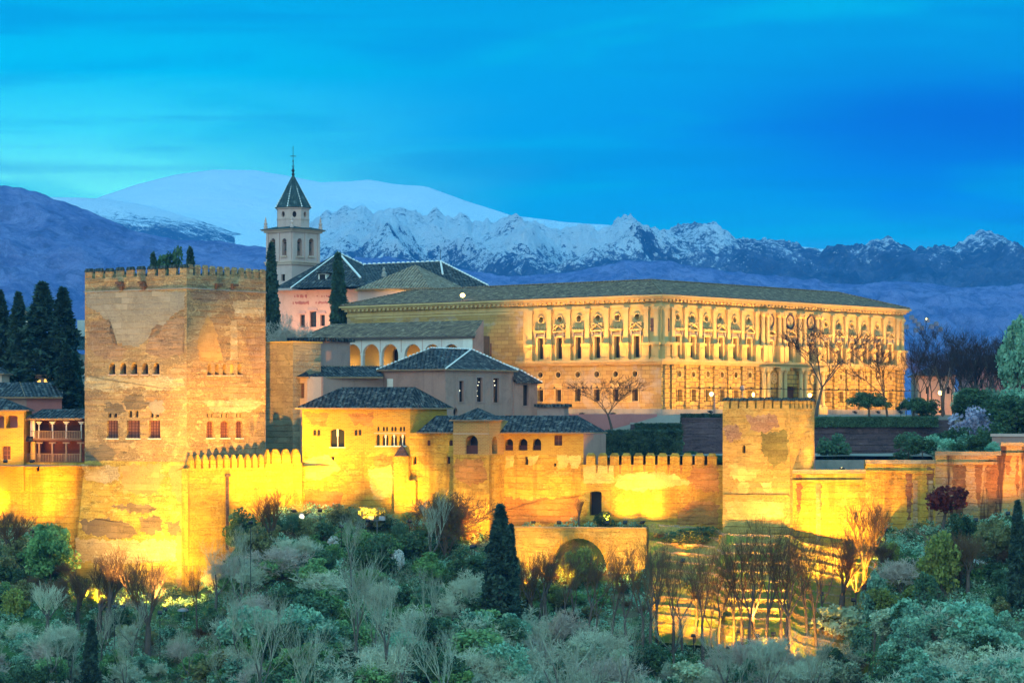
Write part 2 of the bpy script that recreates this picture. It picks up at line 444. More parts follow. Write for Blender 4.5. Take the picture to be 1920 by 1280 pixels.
def leafmat(name, a, b_, c_=None, sc=.8, trans=.25):
    """foliage: tone varies from leaf clump to leaf clump and from plant to plant"""
    m, k, b = newmat(name, .75, .2)
    n = k.noise(poco(k), sc, 3, .6); f = k.noise(poco(k), 6, 2, .5)
    rnd = k.new('ShaderNodeObjectInfo').outputs['Random']
    col = k.mix(k.step(k.math('ADD', k.math('MULTIPLY', n, .6), k.math('MULTIPLY', f, .4)), .36, .62), a, b_)
    if c_: col = k.mix(k.math('MULTIPLY', k.step(rnd, .45, 1.0), .8), col, c_)
    hs = k.new('ShaderNodeHueSaturation'); k.put(hs.inputs['Color'], col); k.put(hs.inputs['Value'], k.math('ADD', .75, k.math('MULTIPLY', rnd, .5)))
    k.put(b.inputs['Base Color'], hs.outputs[0])
    tr = k.new('ShaderNodeBsdfTranslucent'); k.l.new(hs.outputs[0], tr.inputs[0])
    mx = k.new('ShaderNodeMixShader'); mx.inputs[0].default_value = trans
    k.l.new(b.outputs[0], mx.inputs[1]); k.l.new(tr.outputs[0], mx.inputs[2])
    k.l.new(mx.outputs[0], m.node_tree.nodes['Material Output'].inputs[0]); return m

earth('tower_wall', (.36, .23, .115), (.27, .145, .075), (.08, .05, .03), (.54, .41, .22), streak=.85, patch=.8, seed=3)
earth('tower_base', (.46, .31, .06), (.42, .22, .03), (.12, .085, .02), (.56, .46, .17), streak=.9, patch=.8, seed=11)
earth('rampart', (.48, .285, .035), (.40, .195, .024), (.14, .065, .015), (.58, .42, .11), streak=.6, patch=.5, drip=.4, seed=20)
earth('rampart_stained', (.46, .26, .065), (.38, .22, .10), (.055, .022, .018), (.44, .34, .26), streak=.4, patch=.5, drip=.92, seed=31)
earth('small_tower_wall', (.46, .31, .08), (.38, .23, .055), (.11, .075, .02), (.56, .43, .15), streak=.75, patch=.6, green=.35, seed=44, bumpd=.2)
earth('old_wall', (.36, .28, .17), (.30, .22, .13), (.12, .09, .05), (.46, .38, .25), streak=.7, patch=.5, seed=52, bumpd=.2)
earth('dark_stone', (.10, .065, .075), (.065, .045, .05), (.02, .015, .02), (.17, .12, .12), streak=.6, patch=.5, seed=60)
bricks('hall_brick', (.46, .26, .035), (.36, .18, .025), (.48, .31, .06), patch=(.49, .31, .05), drk=(.24, .15, .07))
bricks('turret_brick', (.46, .23, .07), (.36, .17, .05), (.46, .32, .12), patch=(.48, .32, .1), pamt=.35)
bricks('ashlar', (.46, .30, .10), (.34, .20, .065), (.20, .12, .045), bw=1.5, bh=.62, patch=(.42, .36, .32), pamt=.5, drk=(.22, .16, .12), ms=.02, bumpd=.04)
bricks('rustic_block', (.50, .32, .08), (.40, .24, .06), (.16, .11, .06), bw=1.35, bh=.72, patch=(.46, .36, .22), pamt=.3, ms=.07, bumpd=.25)
plaster('palace_stone', (.53, .355, .14), (.34, .20, .07), .65)
plaster('carved_stone', (.55, .38, .165), (.36, .23, .09), .55)
plaster('weathered_trim', (.30, .27, .24), (.14, .13, .13), .7)
plaster('lilac_plaster', (.36, .21, .17), (.23, .135, .11), .7)
plaster('grey_plaster', (.34, .21, .18), (.2, .12, .11), .6)
plaster('white_plaster', (.66, .6, .54), (.48, .42, .37), .4)
plaster('pink_plaster', (.54, .38, .30), (.40, .27, .2), .5)
plaster('mauve_plaster', (.40, .16, .15), (.3, .12, .11), .4)
plaster('ochre_plaster', (.54, .36, .11), (.40, .25, .07), .35)
plaster('cream_stone', (.52, .37, .33), (.36, .25, .22), .5)
tiles('roof_dark', (.022, .026, .034), (.06, .058, .058), (.004, .004, .006), (.22, .21, .19), .6)
tiles('roof_warm', (.24, .16, .10), (.34, .23, .15), (.05, .04, .03), (.42, .34, .24), .55)
tiles('roof_brown', (.14, .08, .045), (.24, .145, .085), (.02, .012, .008), (.44, .30, .18), .65)
tiles('slate_green', (.045, .085, .095), (.06, .11, .115), (.02, .035, .04), (.14, .2, .2), pitch=.3)
tiles('thatch_caps', (.04, .06, .06), (.07, .085, .08), (.015, .02, .02), (.12, .14, .12), pitch=.6)
earth('tower_render', (.30, .245, .185), (.26, .205, .15), (.13, .10, .075), (.38, .32, .25), streak=.25, patch=.3, seed=71, bumpd=.05)
earth('tower_render_and_glow', (.44, .25, .09), (.40, .21, .07), (.20, .10, .03), (.50, .32, .14), streak=.3, patch=.3, seed=73, bumpd=.05)
earth('tower_stain', (.21, .15, .095), (.17, .12, .075), (.05, .035, .025), (.24, .18, .12), streak=.4, patch=.4, seed=75)
earth('tower_pale', (.46, .34, .19), (.40, .27, .14), (.16, .11, .06), (.64, .55, .38), streak=.8, patch=.7, seed=77)
earth('tower_rough', (.31, .185, .11), (.26, .145, .085), (.07, .04, .03), (.44, .33, .22), streak=.8, patch=.5, seed=79)
earth('tower_moss', (.17, .15, .04), (.13, .11, .03), (.06, .05, .015), (.28, .24, .09), streak=.6, patch=.4, seed=81)
earth('rampart_pale', (.55, .40, .11), (.48, .32, .08), (.24, .13, .03), (.62, .50, .2), streak=.5, patch=.5, seed=83, bumpd=.05)
earth('rampart_rust', (.38, .17, .045), (.30, .125, .03), (.12, .05, .015), (.46, .27, .09), streak=.5, patch=.45, seed=85)
earth('rain_stain', (.22, .10, .04), (.17, .07, .03), (.05, .02, .012), (.36, .19, .08), streak=.5, patch=.7, seed=87)
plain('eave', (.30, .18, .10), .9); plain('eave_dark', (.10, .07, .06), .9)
plain('ridge_mortar', (.75, .76, .74), .8, .2, .1)
plain('dark_room', (.012, .010, .012), .6, .3); plain('black_glass', (.015, .017, .02), .15, .5, .1)
plain('shutter_red', (.075, .022, .018), .7, .3); plain('lattice_wood', (.20, .075, .045), .7)
plain('green_glass', (.02, .022, .016), .5, .2, .3, .4); plain('brown_wood', (.14, .07, .04), .7); plain('pale_wood', (.30, .19, .11), .7)
plain('door_red', (.16, .05, .035), .7); plain('white_marble', (.72, .68, .6), .5, .4, .12)
plain('iron', (.03, .033, .036), .5, .5, .2, 3, .6); plain('bronze', (.05, .055, .05), .5, .5, .2, 3, .5)
plain('grey_metal', (.25, .26, .28), .45, .5, .2, 3, .5)
emit('lamp_warm', (1, .72, .2), 9); emit('lens_glow', (1, .7, .25), .8); emit('lamp_white', (1, .88, .6), 2.2); emit('lit_room', (1, .62, .14), 1.3); emit('village_light', (.8, .9, 1), 1.2)
plain('bark', (.12, .095, .08), .95, .1, .35, 2); plain('bark_grey', (.12, .11, .095), .95, .1, .3, 2)
plain('twig_brown', (.15, .09, .045), .9, .1, .3, .6); plain('twig_grey', (.55, .61, .44), .9, .1, .42, .9); plain('twig_dark', (.055, .04, .042), .9, .1, .3, .6)
plain('twig_lilac', (.52, .44, .36), .9, .1, .42, .9)
plain('twig_ash', (.36, .39, .29), .9, .1, .4, .9)
leafmat('cypress_leaf', (.014, .034, .024), (.07, .12, .08), (.04, .08, .05))
leafmat('dark_leaf', (.016, .045, .022), (.10, .18, .08), (.07, .14, .08))
leafmat('green_leaf', (.04, .125, .045), (.225, .40, .13), (.15, .27, .115))
leafmat('grey_leaf', (.14, .2, .13), (.50, .58, .38), (.4, .5, .33))
leafmat('teal_leaf', (.05, .155, .105), (.32, .54, .36), (.2, .4, .27))
leafmat('lime_leaf', (.14, .19, .04), (.30, .33, .08), (.2, .25, .05))
leafmat('olive_leaf', (.11, .13, .05), (.30, .31, .13), (.2, .24, .1))
leafmat('red_leaf', (.09, .015, .012), (.2, .035, .02))
leafmat('blossom_leaf', (.22, .21, .31), (.44, .42, .55), None)
leafmat('white_blossom', (.5, .52, .5), (.75, .76, .72), None)

# ground: grass, earth and fallen leaves
m, k, b = newmat('hill_ground', .95, .1); pc = k.new('ShaderNodeNewGeometry').outputs['Position']
n1 = k.noise(pc, .14, 5, .65, .5); n2 = k.noise(pc, .9, 5, .7); n3 = k.noise(pc, 4, 3, .7)
c = k.mix(k.step(n1, .42, .6), (.05, .12, .035), (.15, .12, .075))
c = k.mix(k.math('MULTIPLY', k.step(n2, .5, .7), .7), c, (.10, .20, .06)); c = k.mix(k.math('MULTIPLY', k.step(n3, .4, .8), .5), c, (.03, .035, .02))
k.put(b.inputs['Base Color'], c); bump(k, b, k.math('ADD', n2, n3), .3)
m, k, b = newmat('terrace_earth', .95, .1); pc = k.new('ShaderNodeNewGeometry').outputs['Position']
n1 = k.noise(pc, .35, 5, .65, .5); n3 = k.noise(pc, 3, 4, .7); nz = k.sep(k.new('ShaderNodeNewGeometry').outputs['True Normal'])[2]
c = k.mix(k.step(nz, .4, .7), k.mix(k.step(n1, .46, .58), k.mix(k.step(n3, .35, .65), (.42, .28, .08), (.26, .17, .05)), (.15, .21, .03)), k.mix(k.step(n1, .36, .56), (.12, .20, .03), (.34, .26, .09)))
k.put(b.inputs['Base Color'], c); bump(k, b, n3, .2)
m, k, b = newmat('court_gravel', .95, .1); pc = k.new('ShaderNodeNewGeometry').outputs['Position']
k.put(b.inputs['Base Color'], k.mix(k.noise(pc, .5, 5, .7), (.16, .14, .12), (.28, .24, .2)))
m, k, b = newmat('plain_ground', .95, .1); pc = k.new('ShaderNodeNewGeometry').outputs['Position']
k.put(b.inputs['Base Color'], k.mix(k.noise(pc, .01, 6, .7), (.05, .06, .05), (.13, .13, .1)))

def mount(name, rock, rock2, snow, lo, hi, amount, sc, bd, patch=(.2, .2, .2)):
    """bare rock and scrub, snow above a height, held on the flatter ground"""
    m, k, b = newmat(name, .95, .05); g = k.new('ShaderNodeNewGeometry')
    pc = g.outputs['Position']; z = k.sep(pc)[2]; nz = k.sep(g.outputs['Normal'])[2]
    n1 = k.noise(pc, sc, 8, .68, .4); n2 = k.noise(pc, sc * 7, 6, .72); n0 = k.noise(pc, sc * .3, 4, .6); n4 = k.noise(pc, sc * 28, 4, .7)
    c = k.mix(k.step(n1, .4, .62), rock, rock2)
    c = k.mix(k.math('MULTIPLY', k.step(n2, .52, .66), .5), c, patch)
    c = k.mix(k.math('MULTIPLY', k.step(n4, .45, .7), .4), c, tuple(q * .4 for q in rock))
    gul = k.noise(k.vmath('ADD', k.scale(pc, 1, .5, .8), (31, 7, 0)), sc * 2.6, 8, .7, .9)
    c = k.mix(k.math('MULTIPLY', k.step(gul, .50, .40), .45), c, tuple(q * .42 for q in rock))
    c = k.mix(k.math('MULTIPLY', k.step(gul, .58, .68), .35), c, patch)
    cov = k.math('ADD', k.step(z, lo, hi), k.math('MULTIPLY', k.math('SUBTRACT', n1, .5), 1.5))
    cov = k.math('ADD', cov, k.math('MULTIPLY', k.math('SUBTRACT', n2, .5), 1.6))
    cov = k.math('ADD', cov, k.math('MULTIPLY', k.math('SUBTRACT', n4, .5), .9))
    cov = k.math('ADD', cov, amount)
    if name == 'rock_snow': cov = k.math('SUBTRACT', cov, k.math('MULTIPLY', k.step(k.sep(pc)[0], 60, 620), .42)); cov = k.math('SUBTRACT', cov, k.math('MULTIPLY', k.step(nz, .62, .30), .4)); cov = k.math('SUBTRACT', cov, k.math('MULTIPLY', k.step(z, 385, 450), .30)); cov = k.math('ADD', cov, k.math('MULTIPLY', k.math('SUBTRACT', k.noise(pc, .055, 6, .8), .5), 2.2))
    c = k.mix(k.math('MULTIPLY', k.step(cov, .44, .60), .96), c, snow)
    k.put(b.inputs['Base Color'], c)
    bump(k, b, k.math('ADD', n1, k.math('MULTIPLY', n2, .35)), bd); return m
# ------------------------------------------------------------------ ground
def interp(tab, x):
    if x <= tab[0][0]: return tab[0][1:]
    for a, b in zip(tab, tab[1:]):
        if x <= b[0]:
            f = (x - a[0]) / (b[0] - a[0]); return tuple(p + (q - p) * f for p, q in zip(a[1:], b[1:]))
    return tab[-1][1:]
# foot of the walls: photo column, distance of the wall face, photo row of the foot
FOOT = [(-700, 372, 975), (-60, 366, 985), (118, 357, 990), (138, 347, 1105), (365, 341.5, 1118), (400, 345, 1085), (440, 347, 1030), (475, 348.5, 985), (520, 351, 962), (620, 354, 955),
        (740, 352.5, 978), (845, 349, 990), (900, 346.5, 1010), (960, 349, 1003), (975, 349, 990), (1090, 346, 984), (1212, 345, 984), (1345, 342, 994), (1362, 338, 1004), (1480, 334.5, 1006),
        (1500, 335, 1018), (1620, 336, 1042), (1655, 336.2, 1000), (1700, 336.3, 988), (1800, 335.6, 985), (1930, 334.6, 962), (2100, 332.5, 950), (2600, 329, 960)]
def foot(x, y):
    px = 960 + x * F / max(y, 60)
    yw, py = interp(FOOT, px)
    return px, yw, Zp(py, yw)
def sm(a, b, v):
    q = min(1, max(0, (v - a) / (b - a))); return q * q * (3 - 2 * q)
def ground_z(x, y):
    px, yw, zb = foot(x, y)
    dd = max(0.0, yw - y)
    n = noise.fractal(Vector((x * .06, y * .06, 0)), 1.0, 2.0, 4) * 1.0
    z = zb - .30 * max(0, dd - 1.5)
    at_arch = sm(955, 975, px) * (1 - sm(1205, 1225, px))
    z -= at_arch * (5.4 * sm(2.6, 3.2, dd))                  # path on the bridge, then the drop
    ter = sm(1212, 1228, px) * (1 - sm(1625, 1650, px))
    if ter > 0:                                              # terraced garden: twelve stone steps
        q = min(13.0, max(0, dd - 2.0) / 1.05); st = math.floor(q) + sm(.72, .98, q - math.floor(q))
        z = z * (1 - ter) + ter * (zb - 1.12 * min(13.0, max(0, dd - 1.1) / 1.05) - .9 - .3 * max(0, dd - 2.0 - 13.65))
    lit = 0
    z -= lit * 7.5 * sm(1.5, 13, dd)
    tw = sm(120, 135, px) * (1 - sm(372, 400, px))
    return z + n * (.15 + .85 * sm(1, 14, dd)) * (1 - .8 * ter * (1 if dd < 16 else 0))
def ground_at(px, py):
    """plan point on the slope that shows at this photo pixel"""
    y = interp(FOOT, px)[0] - .6
    while y > 270:
        z = ground_z((px - 960) * y / F, y)
        if HY - z * F / y >= py: break
        y -= .5
    return Vector(((px - 960) * y / F, y, ground_z((px - 960) * y / F, y)))

def grid_mesh(name, rows, mat, smooth=True):
    nr, nc = len(rows), len(rows[0])
    vs = [p for r in rows for p in r]
    fs = [(i * nc + j, i * nc + j + 1, (i + 1) * nc + j + 1, (i + 1) * nc + j) for i in range(nr - 1) for j in range(nc - 1)]
    me = bpy.data.meshes.new(name); me.from_pydata(vs, [], fs); me.materials.append(mat)
    if smooth: me.polygons.foreach_set('use_smooth', [True] * len(fs))
    o = bpy.data.objects.new(name, me); COL.objects.link(o); BASE[o.name] = Vector((0, 0, 0)); return o

rows = []
ys = [-40, 40, 120, 180, 220, 245, 260, 272, 280] + [282 + .5 * i for i in range(72)]
S = [i / 300 for i in range(301)]
for i in range(110):
    u = i / 109
    r = []
    for j in range(331):
        px = -500 + j * 9.0
        yw = interp(FOOT, px)[0] + 1.2
        y = yw - (58 * u if i < 100 else 58 * .917 + (i - 99) ** 2.1 * 1.6)
        y = max(y, 60)
        x = (px - 960) * y / F
        if i >= 100: x = (px - 960) * (yw - 53) / F * (1 + (i - 99) * .04)
        z = ground_z((px - 960) * y / F, y) if i < 100 else max(-74.5, ground_z((px - 960) * (yw - 53) / F, yw - 53) - .3 * (yw - 53 - y))
        r.append((x, y, z))
    rows.append(r)
tag(grid_mesh('hillside', rows, MT['hill_ground']), kind='structure')

def plateau_z(x, y):
    z = -5.6 + 5.6 * (sm(381, 383, y) if x > 38 else sm(376.5, 380.5, y)) if x > 12 else -7.0 + 7.0 * sm(372, 425, y)
    return z + 9 * sm(440, 620, y) * sm(30, -40, x)
rows = [[(x, y, plateau_z(x, y) + .25 * noise.noise(Vector((x * .2, y * .2, 3)))) for x in [-170 + 4 * j for j in range(91)]] for y in [354 + 3 * i for i in range(6)] + [372 + 2 * i for i in range(10)] + [395 + 15 * i for i in range(20)]]
o = grid_mesh('palace_terrace_ground', rows, MT['court_gravel']); tag(o, kind='structure')
q = MB(); q.face((-6900, -1400, -76), (6900, -1400, -76), (6900, 8300, -76), (-6900, 8300, -76))
tag(q.build('valley_ground', MT['plain_ground']), kind='structure')

# ------------------------------------------------------------------ mountains (three ranges of the sierra and two nearer hills)
def mountain(name, prof, Y, depth, mat, amp, fs, seed, x0=-260, x1=2180, nx=420, ny=70, py_base=800, rid=.5, wob=1.0, tilt=0.0):
    rows = []
    for i in range(ny + 8):
        f = i / (ny - 1)                                    # 0 at the crest, 1 at the foot; negative side behind the crest
        r = []
        for j in range(nx + 1):
            px = x0 + (x1 - x0) * j / nx
            py = interp(prof, px)[0]
            back = i >= ny
            yy = Y - depth * f if not back else Y + depth * .25 * (i - ny + 1) / 8
            zc = Zp(py, Y); x = (px - 960) * Y / F
            p3 = Vector((x * fs, yy * fs, seed))
            n = noise.ridged_multi_fractal(p3, .9, 2.1, 7, 1.0, 2.0) - 1.0
            n2 = noise.fractal(p3 * 3.1, 1.0, 2.0, 5)
            crest = amp * .10 * wob * (noise.fractal(Vector((x * fs * 9, seed, 0)), .65, 2.1, 7) + .5 * n)
            zb = Zp(py_base, Y) - 20
            if back: z = zc + crest - (zc - zb) * .35 * ((i - ny + 1) / 8)
            else:
                env = (1 - f) ** 1.05
                z = zb + (zc - zb) * env + crest * max(0, 1 - f * 6) + amp * (rid * n + (1 - rid) * n2) * min(1, f * 5) * (1 - f) ** .6
                lim = zc - (zc - zb) * f * .25                # nothing in front of the crest rises over it as seen from the terrace
                z = min(z, zc * yy / Y - .004 * f * Y * .2 + crest)
            r.append((x if not back else x, yy, z))
        rows.append(r)
    rows = rows[:ny][::-1] + rows[ny:]
    o = grid_mesh(name, rows, mat); tag(o, kind='structure'); return o
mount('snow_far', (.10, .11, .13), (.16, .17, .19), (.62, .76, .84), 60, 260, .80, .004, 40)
mount('snow_mid', (.06, .08, .16), (.10, .12, .2), (.64, .74, .82), 330, 560, .05, .008, 30)  # rock blued in its base colour for distance haze
mount('rock_snow', (.055, .08, .17), (.12, .15, .27), (.64, .72, .80), 170, 380, -.13, .010, 40)  # haze blue painted into this rock as well
mount('hazed_scrub_hill', (.095, .125, .30), (.19, .21, .41), (.75, .8, .85), 3000, 4000, -.6, .022, 14, patch=(.30, .33, .55))  # violet-blue base colour carries distance haze that the air volume leaves out
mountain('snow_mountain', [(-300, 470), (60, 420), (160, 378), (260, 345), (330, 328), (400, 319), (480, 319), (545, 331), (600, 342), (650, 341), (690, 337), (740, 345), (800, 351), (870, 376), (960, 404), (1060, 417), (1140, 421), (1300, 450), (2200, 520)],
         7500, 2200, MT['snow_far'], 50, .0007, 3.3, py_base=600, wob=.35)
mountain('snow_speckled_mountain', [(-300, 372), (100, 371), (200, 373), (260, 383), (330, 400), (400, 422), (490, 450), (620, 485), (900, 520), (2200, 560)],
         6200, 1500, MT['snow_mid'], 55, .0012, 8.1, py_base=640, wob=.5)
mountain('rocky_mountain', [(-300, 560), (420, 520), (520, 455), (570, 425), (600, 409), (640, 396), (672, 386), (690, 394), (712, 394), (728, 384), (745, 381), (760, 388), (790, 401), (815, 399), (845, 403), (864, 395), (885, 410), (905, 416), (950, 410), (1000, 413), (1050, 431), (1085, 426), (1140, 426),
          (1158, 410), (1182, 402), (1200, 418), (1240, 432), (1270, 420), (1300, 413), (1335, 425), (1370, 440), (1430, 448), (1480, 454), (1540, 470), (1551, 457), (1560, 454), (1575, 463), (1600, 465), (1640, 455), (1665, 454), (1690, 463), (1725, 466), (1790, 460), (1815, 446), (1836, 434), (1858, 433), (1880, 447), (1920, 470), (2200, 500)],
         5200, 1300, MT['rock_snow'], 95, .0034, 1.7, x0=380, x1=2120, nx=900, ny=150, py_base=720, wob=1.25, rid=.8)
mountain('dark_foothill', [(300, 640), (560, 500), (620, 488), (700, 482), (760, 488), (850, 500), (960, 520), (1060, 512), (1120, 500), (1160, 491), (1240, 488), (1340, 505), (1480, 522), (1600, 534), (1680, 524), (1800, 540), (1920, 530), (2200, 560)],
         3800, 1000, MT['hazed_scrub_hill'], 60, .0045, 5.5, x0=280, x1=2140, nx=420, ny=70, py_base=860, wob=.5)
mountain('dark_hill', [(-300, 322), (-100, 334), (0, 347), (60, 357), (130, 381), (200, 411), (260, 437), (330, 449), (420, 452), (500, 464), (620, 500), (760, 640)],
         2800, 1100, MT['hazed_scrub_hill'], 42, .0050, 2.2, x0=-320, x1=780, nx=300, ny=80, py_base=860, wob=.45)
# ------------------------------------------------------------------ the tall square tower
def merlons(parent, fr, spans, z0, h, o0, o1, mat, cap, caph, capover=.06, lab=None):
    z0_, h_ = z0, h
    for t0, t1 in spans:
        h = h_ + .16 * noise.noise(Vector((t0 * 3.1, z0, o1))); t0 += .07 * noise.noise(Vector((t0 * 5.3, 1, o1))); t1 += .07 * noise.noise(Vector((t0 * 4.1, 2, o1))); m = MB(); m.box(fr, t0, t1, o0, o1, z0, z0 + h); b = m.build('merlon', mat, parent)
        if cap:
            m = MB(); c0, c1 = t0 - capover, t1 + capover; e0, e1 = o0 - capover, o1 + capover
            m.box(fr, c0, c1, e0, e1, z0 + h + .003, z0 + h + .12)
            m.box(fr, c0, c1, e0, e1, z0 + h + .121, z0 + h + caph, top=min((t1 - t0) * .34, (o1 - o0) * .34)); m.build('cap', cap, b)
def spans_even(t0, t1, n, gap):
    pit = (t1 - t0 + gap) / n
    return [(t0 + i * pit, t0 + (i + 1) * pit - gap) for i in range(n)]

tC = P(350, 345); tL = toL(tC, 159, 36); tR = toR(tC, 498, 36); tB = tL + (tR - tC)
tw = thing('fortress_tower', 'tallest square stone tower with merlons, rows of small arches and dark lattice windows', 'tower', (tC.x, tC.y, Zp(1118, 342)))
fl, fr_ = Fr(tL, tC), Fr(tC, tR)
zt = Zp(515, 345); zlow = Zp(866, 345)
lat = dict(mat=MT['lattice_wood'], depth=.35, mull=(4, 6), bar=.06, mmat=MT['shutter_red'])
opl = [mkop(fl, x - 5.6, x + 5.6, 680, 701.5, 'arch', mat=MT['dark_room'], depth=.8, sill=1, smat=MT['cream_stone']) for x in (210.5, 231, 251.8, 272, 293.3)]
opl += [mkop(fl, x - 3, x + 3, 769, 782, 'arch', mat=MT['dark_room'], depth=.25, name='small_window') for x in (206, 216.5, 244.6, 256.4, 285, 295.3)]
opl += [mkop(fl, a, b, 788, 821.4, 'rect', sill=1, smat=MT['white_marble'], **lat) for a, b in ((201, 221.5), (238, 262.5), (279.5, 300.6))]
opr = [mkop(fr_, x - 3.8, x + 3.8, 682, 703, 'arch', mat=MT['dark_room'] if i != 3 else MT['ochre_plaster'], depth=.8 if i != 3 else .25, sill=1, smat=MT['cream_stone']) for i, x in enumerate((392.8, 407, 421, 434.7, 449))]
opr += [mkop(fr_, x - 2, x + 2, 774, 782, 'arch', mat=MT['dark_room'], depth=.25, name='small_window') for x in (390, 397.5, 416.7, 425.2, 444.7, 451.4)]
opr += [mkop(fr_, a, b, 788.5, 820.7, 'arch', rise=.5, sill=1, smat=MT['white_marble'], **lat) for a, b in ((387.4, 400.8), (413.3, 429.5), (442, 454.8))]
block(tw, [tL, tC, tR, tB], zlow - 2, zt, MT['tower_wall'], {0: opl, 1: opr})
m = MB(); band(m, [tL, tC, tR, tB], Zp(541, 345), Zp(539, 345), .12); m.build('string_course', MT['weathered_trim'], tw)
for fr2, n, xa, xb in ((fl, 10, None, None), (fr_, 11, None, None)):
    merlons(tw, fr2, spans_even(.0 if fr2 is fl else .5, fr2.L, n, .68), zt, .95, -.38, -.02, MT['tower_wall'], MT['thatch_caps'] if fr2 is fl else MT['tower_wall'], .5)
fb1, fb2 = Fr(tR, tB), Fr(tB, tL)
for fr2, n in ((fb1, 8), (fb2, 8)): merlons(tw, fr2, spans_even(.8, fr2.L - .8, n, .6), zt, .95, -.62, -.02, MT['tower_wall'], MT['thatch_caps'], .5)
top = off_poly([tL, tC, tR, tB], .012)
def off_edges(poly, ds):
    """each edge moved out by its own distance"""
    n = len(poly); L_ = []
    for i in range(n):
        a, b = Vector(poly[i]), Vector(poly[(i + 1) % n]); d = (b - a).normalized(); L_.append((a + Vector((d.y, -d.x)) * ds[i], d))
    res = []
    for i in range(n):
        (p, d), (q, e) = L_[i - 1], L_[i]; c = d.x * e.y - d.y * e.x; w_ = q - p
        res.append(p + d * ((w_.x * e.y - w_.y * e.x) / c))
    return res
bot = off_edges([tL, tC, tR, tB], [.7, 1.75, .3, 2.3])
m = MB(); m.prism(bot, Zp(1180, 342), zlow, True, top); m.build('base', MT['tower_base'], tw)
for x, y, w_ in ((229, 534, 1.1), (271, 533, 1.0)):
    m = MB(); t = fl.t(x); z = fl.z(y, x); m.box(fl, t - w_ / 2, t + w_ / 2, .0, .55, z - .28, z + .3, top=.12); m.box(fl, t - w_ / 2 - .15, t + w_ / 2 - .3, .0, .7, z + .1, z + .42); m.box(fl, t - .2, t + .3, 0, .4, z - .75, z - .29)
    m.build('broken_balcony', MT['brown_wood'], tw)
for x, y, w_ in ((408, 535, 1.2), (437.5, 535.5, 1.1)):
    m = MB(); t = fr_.t(x); z = fr_.z(y, x); m.box(fr_, t - w_ / 2, t + w_ / 2, .0, .5, z - .1, z + .25); m.box(fr_, t - w_ / 2, t - w_ / 2 + .25, 0, .35, z - .55, z - .101); m.build('broken_balcony', MT['brown_wood'], tw)

# ------------------------------------------------------------------ walls with merlons
def pointed(parent, fr, xs, z_slit, z_body, caph, th=.75, mat='rampart', cap=True, last=True):
    """merlons between slits at the photo columns xs"""
    for a, b in zip(xs, xs[1:]):
        t0, t1 = fr.t(a) + .16, fr.t(b) - .16
        m = MB(); m.box(fr, t0, t1, -th, -.003, z_slit, z_body)
        bd = m.build('merlon', MT[mat], parent)
        m = MB(); m.box(fr, t0, t1, -th, -.003, z_body + .002, z_body + caph, top=min(.3, (t1 - t0) * .33)); m.build('cap', MT[mat], bd)
wA = P(352.6, 343.4); wB = P(498, 350.5); wC = P(567, 354)
cw = thing('crenellated_wall', 'high rampart with pointed merlons running from the tall tower to the brick hall', 'wall', (wA.x, wA.y, Zp(1110, 343)))
f1, f2 = Fr(wA, wB), Fr(wB, wC)
m = MB(); z1 = f1.z(877, 420); z2 = f2.z(868, 530)
m.box(f1, 0, f1.L, -1.8, 0, Zp(1180, 343), z1)
m.build('wall', MT['rampart'], cw)
m = MB(); m.box(f2, 0, f2.L, -1.8, 0, Zp(1180, 343), z2); m.build('wall', MT['rampart'], cw)
pointed(cw, f1, [354, 366, 379, 393, 406.6, 419.7, 433.4, 446.5, 460, 472.7, 485, 497.5], z1, z1 + 1.05, .75)
pointed(cw, f2, [499, 508.7, 528, 546.8, 565.5], z2, z2 + 1.1, .8)
m = MB(); t = f1.t(425.5); m.box(f1, t - .22, t + .22, .003, .16, f1.z(1030, 425), f1.z(893, 425)); m.box(f1, t - .35, t + .3, .003, .5, f1.z(893, 425) + .003, f1.z(888, 425)); m.build('rain_spout', MT['dark_stone'], cw)

# ------------------------------------------------------------------ old stone wall between tower and hall, with a grey house end
a, b = P(498.5, 372), P(549, 369)
th_ = thing('ruined_wall', 'tall rough stone wall with a flat top between the tall tower and the brick hall', 'wall', (a.x, a.y, -7))
fo = Fr(a, b); pl = [a, b, b + RD * 6, a + RD * 6]
block(th_, pl, -9, fo.z(642, 520), MT['old_wall'], name='wall')
m = MB(); band(m, pl, fo.z(642, 520) + .003, fo.z(640, 520), .18); m.build('coping', MT['ochre_plaster'], th_)
m = MB(); m.ring(fo, fo.t(505), fo.z(724, 505), .5, .75, 0.004, .06); m.build('stone_ring', MT['old_wall'], th_)
a, b = P(547, 380), P(597, 377)
gh = thing('grey_house', 'plain grey house end with a flat top, between ruined wall and arcade', 'house', (a.x, a.y, -5))
pl = [a, b, b + RD * 7, a + RD * 7]
block(gh, pl, -7, Fr(a, b).z(640, 570), MT['grey_plaster'])
m = MB(); band(m, pl, Fr(a, b).z(640, 570), Fr(a, b).z(633, 570), .5, -3); m.build('roof', MT['roof_dark'], gh)

